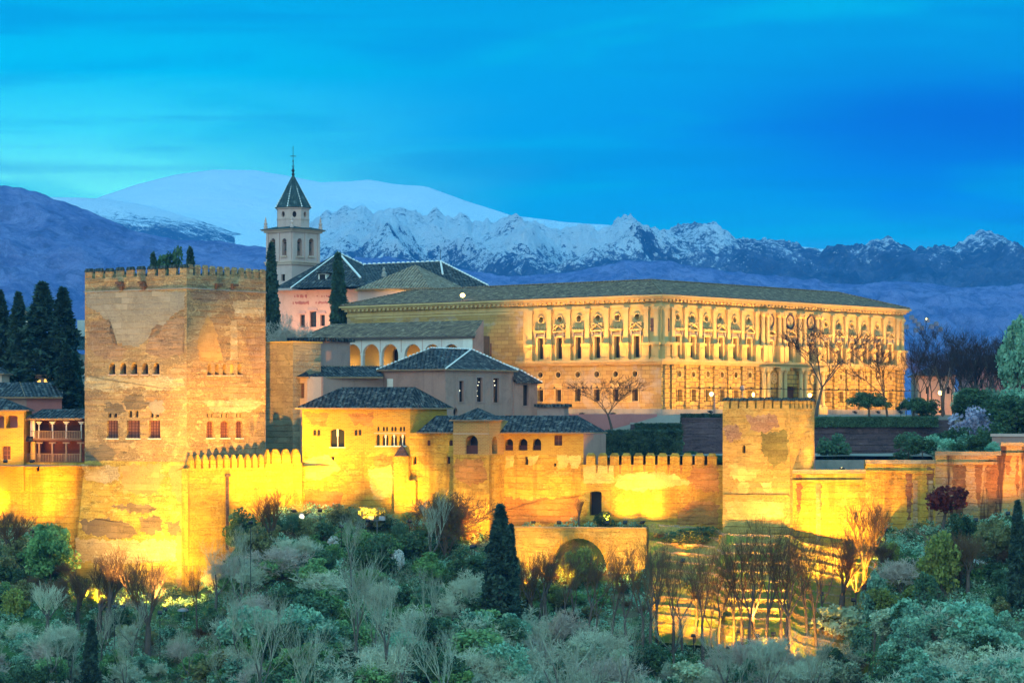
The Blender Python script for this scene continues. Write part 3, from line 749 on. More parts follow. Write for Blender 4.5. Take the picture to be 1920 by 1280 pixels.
# ------------------------------------------------------------------ brick hall in front
hL, hR = P(566.5, 355), P(769, 352)
hBR = toR(hR, 838); dpt = hBR - hR; hBL = hL + dpt
bh = thing('brick_hall', 'golden lit brick hall with dark hipped roof and rows of small twin arched windows', 'building', (hL.x, hL.y, Zp(960, 354)))
fh = Fr(hL, hR); ze = fh.z(767, 665)
wm = dict(smat=MT['white_marble'])
oh = [mkop(fh, 619.8, 645.6, 804, 837.5, 'arch', rise=.35, mat=MT['green_glass'], depth=.5, sill=1, col=1, **wm)]
oh += [mkop(fh, x - 2.8, x + 2.8, 805, 816, 'arch', mat=MT['dark_room'], depth=.2, name='small_window') for x in (590, 597.6, 667.5, 675)]
for a, b in ((705.6, 712), (717, 728.5), (733.2, 744.2), (749, 760)):
    oh.append(mkop(fh, a, b, 814, 835, 'arch', mat=MT['green_glass'], depth=.4, sill=1, **wm))
    if b - a > 8: oh[-1]['col'] = 1
oh += [mkop(fh, x - 2, x + 2, 799.5, 808, 'arch', mat=MT['dark_room'], depth=.2, name='small_window') for x in (709.5, 719.5, 725.5, 735.5, 741.5, 751.5, 757.5)]
oh += [mkop(fh, x - 2.6, x + 2.6, 856, 869, 'rect', mat=MT['dark_room'], depth=.5, name='slit_window') for x in (624, 725)]
block(bh, [hL, hR, hBR, hBL], fh.z(847, 660), ze, MT['hall_brick'], {0: [o for o in oh if o['name' if 'name' in o else 'k'] != 'slit_window']})
m = MB(); wall_faces(m, fh, 0, fh.L, Zp(1010, 354), fh.z(847, 660) - .003, [o for o in oh if o.get('name') == 'slit_window'])
m.build('lower_wall', MT['rampart'], bh); panes(bh, fh, [o for o in oh if o.get('name') == 'slit_window'])
mid = (hR + hBR) / 2; midl = (hL + hBL) / 2; frm = Fr(midl, mid)
hip_roof(bh, [hL, hR, hBR, hBL], ze, (midl + frm.d * frm.t(641), midl + frm.d * frm.t(778)), Zp(728, 357), MT['roof_dark'], .55, .2)
m = MB(); t0, t1 = fh.t(702), fh.L; m.box(fh, t0, t1, .003, .16, fh.z(812, 735), ze - .02); 
m = MB(); m.box(fh, fh.t(702), fh.t(761), .003, .1, fh.z(812.6, 735), fh.z(811.2, 735)); m.box(fh, fh.t(702), fh.t(761), .003, .1, fh.z(837.5, 735), fh.z(836, 735)); m.build('window_ledge', MT['cream_stone'], bh)

# ------------------------------------------------------------------ low wing with the long roof, gallery windows
gA, gB, gC, gD = P(768, 352), P(850, 349.6), P(942, 349.4), P(1094, 346.2)
gw = thing('gallery_wing', 'long low wing with dark tiled roof and three red arched openings above the golden wall', 'building', (gA.x, gA.y, Zp(985, 351)))
fa, fb = Fr(gA, gB), Fr(gC, gD); zev = Zp(811, 349)
oa = [mkop(fa, 800.5, 807, 825, 835, mat=MT['shutter_red'], depth=.3), mkop(fa, 842.5, 849, 825, 835, mat=MT['shutter_red'], depth=.3),
      mkop(fa, 775, 781, 855, 870, 'arch', mat=MT['dark_room'], depth=.5, name='slit_window'), mkop(fa, 837.5, 844, 856, 869, mat=MT['dark_room'], depth=.5, name='slit_window')]
ob = [mkop(fb, a, b, 821.7, 844, 'arch', mat=MT['dark_room'], depth=1.2, rise=1) for a, b in ((946, 962), (972, 989), (998.5, 1014.6))]
ob += [mkop(fb, 1039, 1054, 816, 835, mat=MT['shutter_red'], depth=.35, mull=(2, 2), mmat=MT['brown_wood']), mkop(fb, 984.5, 990.5, 856, 871, mat=MT['dark_room'], depth=.5, name='slit_window'),
       mkop(fb, 1038.5, 1042.5, 868, 874, mat=MT['dark_room'], depth=.4, name='slit_window'), mkop(fb, 1070.5, 1074, 868.5, 874, mat=MT['dark_room'], depth=.4, name='slit_window')]
m = MB(); wall_faces(m, fa, 0, fa.L, Zp(1040, 350), zev, oa); m.build('wall', MT['rampart'], gw); panes(gw, fa, oa)
zsp = Zp(852, 348)
m = MB(); wall_faces(m, fb, 0, fb.L, zsp, zev, [o for o in ob if o['z0'] > zsp]); m.build('wall', MT['hall_brick'], gw)
m = MB(); wall_faces(m, fb, 0, fb.L, Zp(1050, 350), zsp - .003, [o for o in ob if o['z0'] < zsp]); m.build('lower_wall', MT['rampart'], gw); panes(gw, fb, ob)
for o in ob[:3]:                                   # red boards closing the foot of each arch
    m = MB(); m.box(fb, o['t0'] + .003, o['t1'] - .003, -.5, -.42, o['z0'] + .003, o['z0'] + (o['z1'] - o['z0']) * .42); m.build('parapet', MT['shutter_red'], gw)
gE = toR(gD, 1136); m = MB(); wall_faces(m, Fr(gD, gE), 0, (gE - gD).length, -7, zev - .2, []); m.build('end_wall', MT['lilac_plaster'], gw)
m = MB(); f0 = Fr(gA + RD * 7, gA); wall_faces(m, f0, 0, f0.L, -7, zev - .003, []); m.build('end_wall', MT['lilac_plaster'], gw)
e0, e1, e2, e3 = P(781, 350.6), P(1098, 345.6), P(1139, 351.6), P(790, 358.5); zr = Zp(781, 352.5)
hip_roof(gw, [e0, e1, e2, e3], zev - .1, (P(818, 354.2), P(1083, 349.6)), zr, MT['roof_dark'], 0, .18)
m = MB(); fe = Fr(e0, e1)
for i in range(int(fe.L / .42)): m.box(fe, i * .42, i * .42 + .22, -.02, .14, zev - .12, zev + .04)
m.build('eaves_tiles', MT['eave'], gw)

# ------------------------------------------------------------------ turret with pyramid roof, buttress with stone cap
uL, uR = P(850, 347.6), P(917, 345.2); uS = P(931, 348.6); uBL = uL + (uS - uR)
tu = thing('watch_turret', 'small square brick turret with pointed tiled roof and one tall arched opening', 'turret', (uL.x, uL.y, Zp(1010, 346)))
ft, fs_ = Fr(uL, uR), Fr(uR, uS); zb = Zp(852, 346.5); zt = Zp(789, 346.5)
o1 = mkop(ft, 872.5, 896, 815.5, 850.5, 'arch', mat=MT['dark_room'], depth=1.6); o2 = mkop(fs_, 920.5, 927, 817, 850, 'arch', mat=MT['dark_room'], depth=.8)
block(tu, [uL, uR, uS + RD * 3, uBL + RD * 3], zb, zt, MT['turret_brick'], {0: [o1], 1: [o2]})
m = MB(); m.prism([p for p in off_poly([uL, uR, uS + RD * 3, uBL + RD * 3], .25)], Zp(1060, 346), Zp(915, 346), True, [uL, uR, uS + RD * 3, uBL + RD * 3])
m.prism([uL, uR, uS + RD * 3, uBL + RD * 3], Zp(915, 346) + .002, zb - .003, False); m.build('lower_wall', MT['rampart'], tu)
m = MB(); m.box(ft, o1['t0'], o1['t1'], -.5, -.4, o1['z0'] + .002, o1['z0'] + 1.15); m.build('parapet', MT['shutter_red'], tu)
m = MB(); m.box(ft, 0, ft.L, .003, .06, Zp(813.2, 346.5), Zp(812, 346.5)); m.build('string_course', MT['cream_stone'], tu)
ctr = (uL + uR + uS + RD * 3 + uBL + RD * 3) / 4
hip_roof(tu, [uL, uR, uS + RD * 1.2, uBL + RD * 1.2], zt, ((uL + uR + uS + uBL) / 4 + RD * .6,) * 2, Zp(766, 348.5), MT['roof_dark'], .45, .16)
bA, bB = P(739, 351.4), P(779, 350.6)
bt = thing('buttress', 'bright lit square buttress with small pointed stone cap in front of the brick hall', 'buttress', (bA.x, bA.y, Zp(975, 351)))
fB = Fr(bA, bB); m = MB(); m.box(fB, 0, fB.L, -2.4, 0, Zp(1010, 351), fB.z(900, 760)); m.box(fB, 0, fB.t(766), -2.4, -.003, fB.z(900, 760) + .003, fB.z(855, 750)); m.build('wall', MT['rampart'], bt)
m = MB(); m.pyr(fB, -.06, fB.t(763), -1.6, .06, fB.z(855, 750) + .004, fB.z(833, 750)); m.build('cap', MT['dark_stone'], bt)

# ------------------------------------------------------------------ lower rampart with square merlons, small tower, right wall
m1, m2 = P(1089, 346.0), P(1357, 342)
rw = thing('merloned_wall', 'bright lit rampart with square merlons and a low doorway, left of the small tower', 'wall', (m1.x, m1.y, Zp(990, 345)))
fm = Fr(m1, m2); zs = fm.z(871, 1220); zm = fm.z(855, 1220)
dop = mkop(fm, 1106, 1128, 921, 966, 'arch', rise=.2, mat=MT['dark_room'], depth=1.1, name='doorway')
m = MB(); wall_faces(m, fm, 0, fm.L, Zp(1040, 345), zs, [dop]); m.face(fm.p(0, 0, zs), fm.p(fm.L, 0, zs), fm.p(fm.L, -1.6, zs), fm.p(0, -1.6, zs)); m.face(fm.p(fm.L, -1.6, -30), fm.p(0, -1.6, -30), fm.p(0, -1.6, zs), fm.p(fm.L, -1.6, zs)); m.build('wall', MT['rampart'], rw)
panes(rw, fm, [dop])
xs = [1096.4, 1118.7, 1140.7, 1162.8, 1185.3, 1207.8, 1230.5, 1253.5, 1276.8, 1300, 1323.2, 1346.5]
for a, b in zip(xs, xs[1:]):
    t0, t1 = fm.t(a) + .2, fm.t(b) - .2; m = MB(); m.box(fm, t0, t1, -.75, -.003, zs + .002, zm); m.box(fm, t0, t1, -.75, -.003, zm + .001, fm.z(849, 1220), top=.26); m.build('merlon', MT['rampart'], rw)
sC, sL0 = P(1481, 334.5), P(1355, 338.5); sR = P(1527, 341.5); sB = sL0 + (sR - sC)
st = thing('small_tower', 'squat square stone tower with roofed merlons and two slit windows, right of the merloned rampart', 'tower', (sL0.x, sL0.y, Zp(1004, 337)))
f3, f4 = Fr(sL0, sC), Fr(sC, sR); zt = f3.z(765, 1420)
ot = [mkop(f3, x - 3, x + 3, 834.5, 849, 'arch', mat=MT['dark_room'], depth=.6, name='slit_window') for x in (1394.8, 1440.3)]
ot += [mkop(f3, x - 1.2, x + 1.2, 905, 922, mat=MT['dark_room'], depth=.5, name='slit_window') for x in (1394, 1439.7)]
block(st, [sL0, sC, sR, sB], Zp(1060, 335), zt, MT['small_tower_wall'], {0: ot})
merlons(st, f3, [(f3.t(a) + .14, f3.t(b) - .14) for a, b in zip([1354, 1368.8, 1384.6, 1400.6, 1417, 1432.6, 1449, 1464.6, 1481], [1368.8, 1384.6, 1400.6, 1417, 1432.6, 1449, 1464.6, 1481])], zt, .95, -.6, -.003, MT['small_tower_wall'], MT['thatch_caps'], .42, .12)
merlons(st, f4, spans_even(.5, f4.L, 6, .5), zt, .95, -.35, -.003, MT['small_tower_wall'], MT['thatch_caps'], .42, .12)
for q in (Fr(sR, sB), Fr(sB, sL0)): merlons(st, q, spans_even(.7, q.L - .7, 6, .4), zt, .95, -.6, -.003, MT['small_tower_wall'], MT['thatch_caps'], .42)
m = MB(); m.box(f3, f3.t(1356), f3.L - .01, .003, .14, f3.z(929, 1420), f3.z(926.5, 1420)); m.build('string_course', MT['small_tower_wall'], st)
m = MB(); m.box(f3, -.4, f3.L + .1, -2, .5, Zp(1060, 337), Zp(1003, 337)); m.build('footing', MT['rampart'], st)
x0 = P(1499, 341.5)
bt2 = thing('sloping_buttress', 'pale grey sloping stone buttress with small door at the right side of the small tower', 'buttress', (x0.x, x0.y, Zp(878, 341)))
a, b = P(1500.5, 341.0), P(1529, 341.2); fq = Fr(a, b); bz = fq.z(884, 1515)
m = MB(); m.prism([fq.p(0, 0, 0).xy, fq.p(fq.L, 0, 0).xy, fq.p(fq.L, -2.5, 0).xy, fq.p(0, -2.5, 0).xy], bz, fq.z(772, 1515), True, [fq.p(fq.L - 1.1, -1.0, 0).xy, fq.p(fq.L, -1.0, 0).xy, fq.p(fq.L, -2.5, 0).xy, fq.p(fq.L - 1.1, -2.5, 0).xy]); m.build('wall', MT['grey_plaster'], bt2)
m = MB(); m.box(fq, .25, .8, -.08, .03, bz + .3, bz + 1.35); m.build('door', MT['dark_room'], bt2)

rt = thing('stepped_rampart', 'long rampart stepping up to the right, glowing yellow to stained orange, beside the small tower', 'wall', (P(1490, 336).x, 336, Zp(1020, 336)))
segs = [(1483, 335.3, 1623, 336.4, 880, 'rampart'), (1623, 336.4, 1754, 336.4, 862, 'rampart'), (1754, 336.4, 1877, 335.5, 846, 'rampart_stained'), (1877, 335.5, 1975, 334.6, 829, 'rampart_stained'), (1975, 334.6, 2160, 332.5, 815, 'rampart_stained')]
for x0_, y0_, x1_, y1_, yt, mt_ in segs:
    g = Fr(P(x0_, y0_), P(x1_, y1_)); zt_ = g.z(yt, (x0_ + x1_) / 2); xm = (x0_ + x1_) / 2
    m = MB(); m.box(g, 0, g.L, -1.6, 0, Zp(1110, 340), zt_ - .5); m.build('wall', MT[mt_], rt)
    m = MB(); m.box(g, -.02, g.L + .02, -1.55, .06, zt_ - .497, zt_); m.build('coping', MT['old_wall'], rt)
    m = MB(); m.box(g, 0.05, g.L - .4, .003, .22, zt_ - 1.75, zt_ - 1.35); m.build('ledge', MT[mt_], rt)
for x in (1534, 1716, 1745):                         # rain stained pilaster strips
    g = Fr(P(1483, 335.3), P(1623, 336.4)) if x < 1600 else Fr(P(1623, 336.4), P(1754, 336.4)); t = g.t(x); m = MB(); m.box(g, t - .3, t + .3, -.5, .10, Zp(1100, 340), g.z(900, x)); m.build('drain_strip', MT['rampart_stained'], rt)
a, b = P(1860, 356), P(1990, 352)
t2 = thing('rampart_tower', 'low flat-topped tower with pale parapet standing behind the stepped rampart at the right edge', 'tower', (a.x, a.y, -6))
ff = Fr(a, b); block(t2, [a, b, b + RD * 9, a + RD * 9], -9, ff.z(818, 1890), MT['grey_plaster']); m = MB(); band(m, [a, b, b + RD * 9, a + RD * 9], ff.z(818, 1890) + .002, ff.z(813, 1890), .15, -.6); m.build('parapet', MT['cream_stone'], t2)

# ------------------------------------------------------------------ arched bridge wall
a, b = P(962, 343.6), P(1212, 340.4)
br = thing('bridge_wall', 'lit stone retaining wall pierced by one wide round arch below the merloned rampart', 'bridge', (a.x, a.y, Zp(1100, 342)))
fg = Fr(a, b); ao = mkop(fg, 1034, 1137, 1008, 1180, 'arch', depth=3.4); ao['rise'] = 1.15
m = MB(); wall_faces(m, fg, 0, fg.L, Zp(1180, 342), fg.z(990, 1085), [ao]); m.face(fg.p(0, 0, fg.z(990, 1085)), fg.p(fg.L, 0, fg.z(990, 1085)), fg.p(fg.L, -3.5, fg.z(990, 1085)), fg.p(0, -3.5, fg.z(990, 1085)))
m.face(fg.p(fg.L, 0, -30), fg.p(fg.L, -3.5, -30), fg.p(fg.L, -3.5, fg.z(990, 1085)), fg.p(fg.L, 0, fg.z(990, 1085))); m.build('wall', MT['small_tower_wall'], br)
m = MB(); tc, rx = (ao['t0'] + ao['t1']) / 2, (ao['t1'] - ao['t0']) / 2; zc = ao['z1'] - rx * 1.15
for i in range(18):
    a0, a1 = math.pi * i / 18 + .02, math.pi * (i + 1) / 18 - .02
    q = lambda r, o, an: fg.p(tc + r * math.cos(an), o, zc + r * 1.13 * math.sin(an))
    r0, r1 = rx + .02, rx + .62
    m.face(q(r0, .09, a0), q(r1, .09, a0), q(r1, .09, a1), q(r0, .09, a1)); m.face(q(r1, .003, a0), q(r1, .003, a1), q(r1, .09, a1), q(r1, .09, a0)); m.face(q(r0, .003, a1), q(r0, .003, a0), q(r0, .09, a0), q(r0, .09, a1))
m.build('arch_ring', MT['hall_brick'], br)
m = MB(); m.box(fg, -.1, fg.L + .05, -.5, .12, fg.z(990, 1085) + .003, fg.z(987, 1085)); m.build('coping', MT['old_wall'], br)

# repairs, renders, stains and a painted orange-lit area with an outline of their own, a few centimetres proud of the walls they sit on
def on_plane(p0, n, px, py):
    d = Vector((px - 960, F, HY - py)); return d * (p0.dot(n) / d.dot(n))
def patch_on(parent, p0, n, outline, mat, name='plaster_patch', jit=2.0, out=.014, sub_=1.6):
    pts = []; k_ = len(outline)
    for a in range(k_):
        (x0, y0), (x1, y1) = outline[a], outline[(a + 1) % k_]; m_ = max(1, int(math.hypot(x1 - x0, y1 - y0) / sub_))
        for q in range(m_):
            f = q / m_; x, y = x0 + (x1 - x0) * f, y0 + (y1 - y0) * f
            pts.append((x + jit * (noise.noise(Vector((x * .13, y * .13, 1))) + .6 * noise.noise(Vector((x * .5, y * .5, 3)))), y + jit * (noise.noise(Vector((x * .13, y * .13, 7))) + .6 * noise.noise(Vector((x * .5, y * .5, 9))))))
    bmm = bmesh.new(); vs = [bmm.verts.new(on_plane(p0, n, x, y) + n * out) for x, y in pts]; f_ = bmm.faces.new(vs); bmm.normal_update()
    if f_.normal.dot(n) < 0: f_.normal_flip()
    bmesh.ops.triangulate(bmm, faces=[f_]); m = MB()
    for t in bmm.faces: m.face([v.co.copy() for v in t.verts])
    bmm.free(); return m.build(name, MT[mat], parent)
def vplane(fr, o=0.0): return fr.p(0, o, 0), Vector((fr.n.x, fr.n.y, 0))
pL_, pR_ = vplane(fl), vplane(fr_)
patch_on(tw, *pL_, [(162, 549), (250, 545), (346, 548), (346, 579), (322, 590), (300, 622), (262, 648), (232, 648), (214, 636), (203, 602), (180, 582), (162, 577)], 'tower_render', jit=5)
patch_on(tw, *pL_, [(228, 752), (238, 742), (252, 736), (266, 742), (280, 756), (272, 766), (258, 768), (238, 766)], 'tower_stain', 'stain', jit=4)
patch_on(tw, *pL_, [(196, 756), (226, 756), (236, 768), (222, 778), (198, 772)], 'tower_stain', 'stain', jit=5)
patch_on(tw, *pL_, [(272, 752), (304, 750), (310, 770), (286, 774)], 'tower_render', jit=5)
patch_on(tw, *pL_, [(160, 706), (210, 704), (260, 710), (304, 704), (346, 712), (346, 726), (300, 732), (250, 727), (200, 733), (158, 727)], 'tower_pale', jit=6)
patch_on(tw, *pL_, [(168, 606), (205, 598), (212, 640), (236, 660), (226, 676), (190, 672), (165, 650)], 'tower_rough', jit=5)
patch_on(tw, *pL_, [(284, 616), (345, 590), (346, 664), (306, 672), (272, 660)], 'tower_rough', jit=5)
patch_on(tw, *pL_, [(160, 842), (196, 834), (216, 846), (214, 862), (160, 864)], 'tower_stain', 'stain', jit=6)
patch_on(tw, *pR_, [(370, 640), (378, 612), (390, 592), (404, 616), (412, 650), (420, 676), (372, 676)], 'tower_render_and_glow', jit=3)
patch_on(tw, *pR_, [(436, 566), (496, 560), (496, 592), (470, 596), (440, 590)], 'tower_pale', jit=5)
patch_on(tw, *pR_, [(356, 548), (430, 545), (432, 560), (396, 566), (360, 562)], 'tower_rough', jit=4)
patch_on(tw, *pR_, [(432, 602), (444, 600), (446, 674), (432, 674)], 'tower_pale', jit=2)
patch_on(tw, *pR_, [(380, 752), (470, 746), (494, 756), (470, 772), (400, 774)], 'tower_pale', jit=5)
patch_on(tw, *pR_, [(460, 640), (496, 626), (496, 700), (474, 700)], 'tower_rough', jit=5)
# base of the tower: painted orange-lit area first, then rust-brown repairs and dark erosion
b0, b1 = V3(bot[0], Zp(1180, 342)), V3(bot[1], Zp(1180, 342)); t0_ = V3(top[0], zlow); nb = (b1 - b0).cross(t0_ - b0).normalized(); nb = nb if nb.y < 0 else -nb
for ol, mt_, nm_ in (([(226, 872), (300, 870), (304, 890), (298, 926), (232, 924)], 'tower_render_and_glow', 'plaster_patch'), ([(318, 872), (350, 870), (356, 930), (352, 968), (330, 930), (320, 912)], 'tower_render_and_glow', 'plaster_patch'), ([(152, 872), (222, 874), (224, 900), (200, 906), (160, 898)], 'tower_pale', 'plaster_patch'),
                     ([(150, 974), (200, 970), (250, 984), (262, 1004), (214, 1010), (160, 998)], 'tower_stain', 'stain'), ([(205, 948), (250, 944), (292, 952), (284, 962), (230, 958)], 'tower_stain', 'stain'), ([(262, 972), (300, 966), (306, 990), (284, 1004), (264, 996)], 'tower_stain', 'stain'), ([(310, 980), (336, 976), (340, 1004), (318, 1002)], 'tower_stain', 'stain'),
                     ([(142, 1010), (330, 1014), (330, 1050), (240, 1056), (142, 1050)], 'tower_pale', 'plaster_patch'), ([(330, 1000), (356, 990), (364, 1100), (332, 1100)], 'tower_render_and_glow', 'plaster_patch')):
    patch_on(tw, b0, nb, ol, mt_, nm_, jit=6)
pW_ = vplane(fm)
patch_on(rw, *pW_, [(1160, 892), (1200, 884), (1262, 888), (1300, 906), (1250, 914), (1190, 922), (1154, 912)], 'rampart_pale', jit=5)
patch_on(rw, *pW_, [(1296, 878), (1346, 872), (1348, 924), (1312, 920), (1290, 900)], 'rampart_rust', jit=6)
patch_on(rw, *pW_, [(1270, 960), (1300, 938), (1346, 942), (1347, 984), (1272, 984)], 'rampart_rust', jit=6)
patch_on(rw, *pW_, [(1094, 874), (1150, 872), (1152, 905), (1094, 906)], 'rampart_pale', jit=2)
for x in (1118.7, 1140.7, 1162.8, 1185.3, 1207.8, 1230.5, 1253.5, 1276.8, 1300, 1323.2): patch_on(rw, *pW_, [(x - 2.2, 872), (x + 2.2, 872), (x + 1.4, 886 + 6 * noise.noise(Vector((x, 0, 0)))), (x - 1.2, 889)], 'rampart_rust', 'stain', jit=1.5)
pG_ = vplane(fb)
for ol in ([(1044, 853), (1062, 851), (1068, 862), (1062, 876), (1046, 878)], [(1066, 855), (1086, 852), (1090, 866), (1082, 878), (1070, 876)], [(948, 856), (966, 854), (962, 874), (948, 878)], [(990, 856), (1012, 853), (1004, 868), (992, 874)]): patch_on(gw, *pG_, ol, 'rampart_pale', jit=3)
patch_on(gw, *pG_, [(944, 930), (1000, 936), (1086, 930), (1088, 978), (946, 984)], 'rampart_rust', jit=6)
pU_ = vplane(ft)
patch_on(tu, *pU_, [(852, 862), (905, 860), (914, 900), (880, 910), (852, 896)], 'rampart_rust', jit=5, out=.03)
pH_ = vplane(fh)
for ol, mt_ in (([(570, 772), (614, 774), (612, 800), (584, 796)], 'rampart_rust'), ([(652, 776), (700, 774), (698, 800), (664, 796)], 'rampart_rust'), ([(570, 860), (616, 852), (640, 880), (600, 900), (572, 896)], 'rampart_pale'), ([(690, 880), (736, 872), (738, 930), (700, 936)], 'rampart_pale'), ([(570, 916), (640, 920), (642, 950), (572, 958)], 'rampart_rust'), ([(700, 858), (718, 850), (736, 858), (736, 876), (702, 876)], 'rampart_rust')): patch_on(bh, *pH_, ol, mt_, jit=4)
p3_ = vplane(f3)
for ol, mt_, nm_ in (([(1425, 812), (1476, 806), (1478, 862), (1450, 874), (1430, 850)], 'tower_moss', 'stain'), ([(1362, 868), (1390, 872), (1420, 890), (1408, 902), (1376, 898)], 'rampart_pale', 'plaster_patch'), ([(1400, 780), (1452, 776), (1462, 800), (1430, 812), (1408, 806)], 'tower_rough', 'plaster_patch'), ([(1384, 905), (1402, 903), (1404, 924), (1384, 926)], 'rampart_pale', 'plaster_patch'), ([(1428, 905), (1446, 903), (1448, 924), (1430, 926)], 'rampart_pale', 'plaster_patch'), ([(1358, 800), (1384, 796), (1392, 820), (1362, 828)], 'tower_rough', 'plaster_patch'), ([(1360, 940), (1420, 936), (1470, 944), (1466, 970), (1400, 976), (1362, 968)], 'rampart_pale', 'plaster_patch')): patch_on(st, *p3_, ol, mt_, nm_, jit=6)
for (xa, ya, xb, yb), lst_ in (((1623, 336.4, 1754, 336.4), [(1698, 884, 1712, 975), (1738, 876, 1752, 985)]), ((1754, 336.4, 1877, 335.5), [(1786, 872, 1812, 970), (1828, 866, 1842, 950), (1848, 862, 1872, 965)]), ((1877, 335.5, 1975, 334.6), [(1884, 850, 1896, 890), (1904, 846, 1912, 930)]), ((1483, 335.3, 1623, 336.4), [(1530, 905, 1540, 1010), (1492, 890, 1504, 960)])):
    g = Fr(P(xa, ya), P(xb, yb)); q = vplane(g)
    for a, b, c, d in lst_: patch_on(rt, *q, [(a, b), (c, b), (c - (c - a) * .1, b + (d - b) * .5), (c - (c - a) * .3, d), (a + (c - a) * .3, d), (a + (c - a) * .05, b + (d - b) * .45)], 'rain_stain', 'stain', jit=4)

# terraced garden below the small tower: stepped earth bank and low dry-stone retaining walls, one above the other
def ter_pt(px, i, edge):
    yw, py = interp(FOOT, px); dd = 2.0 + 1.05 * (i + edge) - .9
    j = .12 * noise.noise(Vector((px * .03, i * 3.7, edge))); y = yw - dd + j
    return Vector(((px - 960) * y / F, y, Zp(py, yw) - 1.12 * i + .12 * noise.noise(Vector((px * .05, i * 9.1, 2))) + .35))
rows = []; cols = [1216 + 6.5 * j for j in range(66)]
for i in range(14):
    rows.append([ter_pt(px, i, 0) for px in cols]); rows.append([ter_pt(px, i, .42) for px in cols])
tag(grid_mesh('terraced_bank', rows[::-1], MT['terrace_earth'], False), kind='structure')
for i in range(12):
    xa, xb = 1236 + 6 * i * (i < 8) + 14 * noise.noise(Vector((i * 3.1, 0, 0))) - (i % 3) * 8, 1628 - i * 7 + 14 * noise.noise(Vector((i * 2.3, 5, 0)))
    m = MB(); px = xa
    while px < xb:
        q0, q1 = ter_pt(px, i, .44), ter_pt(px + 9.5, i, .44); g = Fr(q0.xy, q1.xy); zz = min(q0.z, q1.z)
        if noise.noise(Vector((px * .021, i * 4.3, 8))) > .28: px += 9.4; continue
        m.box(g, 0, g.L, -.3, .12 + .06 * noise.noise(Vector((px, i * 5, 1))), zz - .42 + .15 * noise.noise(Vector((px * .4, i, 3))), zz - .02 + .16 * noise.noise(Vector((px * 1.3, i * 7, 0)))); px += 9.4
    o = m.build('terrace_wall', MT['old_wall'], None, ter_pt((xa + xb) / 2, i + 1, 0))
    tag(o, 'low dry stone terrace wall, ' + ('first', 'second', 'third', 'fourth', 'fifth', 'sixth', 'seventh', 'eighth', 'ninth', 'tenth', 'eleventh', 'twelfth')[i] + ' from the top below the small tower', 'terrace wall', 'terrace walls of the lit garden')
# ------------------------------------------------------------------ the big square stone palace
pC = P(1240, 385); pN = toL(pC, 651, 40); pW = toR(pC, 1694, 40); pB = pN + (pW - pC)
pal = thing('stone_palace', 'huge square golden stone palace with two storeys of windows, round openings and low tiled roof', 'palace', (pC.x, pC.y, -.5))
fN, fW = Fr(pN, pC), Fr(pC, pW)
ZT, ZLED = 18.1, 8.4
nu = [1015, 1050, 1086, 1121.5, 1158, 1195]
nl = [1014, 1047.6, 1084, 1119.7, 1155, 1191.5]
wu = [1269.6, 1297, 1323.6, 1350, 1376.6, 1403, 1547.6, 1572, 1596, 1620, 1644, 1667]
wp = [1442.3, 1480.4, 1519.3]
wl = [1273.7, 1299.7, 1326.5, 1353, 1379, 1405.6, 1552, 1576, 1600, 1623, 1646, 1669]
def rop(fr, t, w_, z0, z1, k='rect', **kw): return dict(k=k, t0=t - w_ / 2, t1=t + w_ / 2, z0=z0, z1=z1, **kw)
glass = dict(mat=MT['green_glass']); dk = dict(mat=MT['dark_room'])
def ops_for(fr, up, low, port=()):
    u, l = [], []
    for x in up:
        t = fr.t(x); u.append(rop(fr, t, 1.12, 8.75, 12.0, depth=.4, mull=(2, 1), bar=.05, mmat=MT['brown_wood'], **glass)); u.append(rop(fr, t, 1.0, 14.35, 15.35, 'round', depth=.75, name='round_window', mat=MT['palace_stone']))
    for x in port:
        t = fr.t(x); u.append(rop(fr, t, 1.3, 8.75, 11.7, depth=.45, mull=(2, 1), bar=.06, mmat=MT['brown_wood'], **glass))
    for x in low:
        t = fr.t(x); l.append(rop(fr, t, 1.15, 2.15, 3.95, depth=.55, mull=(3, 4), bar=.035, mmat=MT['iron'], mname='bars', **dk)); l.append(rop(fr, t, .92, 5.8, 6.72, 'round', depth=.6, name='round_window', **dk))
    return u, l
uN, lN = ops_for(fN, nu, [996.5] + nl[1:]); uN = [o for o in uN]
lN[0]['t0'] = fN.t(1014) - .58; lN[0]['t1'] = fN.t(1014) + .58; lN[1]['t0'] = fN.t(1014) - .46; lN[1]['t1'] = fN.t(1014) + .46
uW, lW = ops_for(fW, wu, wl, wp)
tp0, tp1 = fW.t(1418), fW.t(1536)                       # the portal bay
tpl = fN.t(992)                                         # where the ornament starts on the plain side
m = MB()
for fr, oo in ((fN, [o for o in uN]), (fW, uW)): wall_faces(m, fr, 0, fr.L, ZLED, ZT, oo)
for a, b in ((pW, pB), (pB, pN)): g = Fr(a, b); wall_faces(m, g, 0, g.L, ZLED, ZT, [])
m.build('upper_wall', MT['ashlar'] if False else MT['palace_stone'], pal); panes(pal, fN, uN); panes(pal, fW, uW)
m = MB(); wall_faces(m, fN, 0, fN.L, -7, ZLED - .003, lN)
for a, b in ((pW, pB), (pB, pN)): g = Fr(a, b); wall_faces(m, g, 0, g.L, -7, ZLED - .003, [])
m.build('lower_wall', MT['ashlar'], pal); panes(pal, fN, lN)
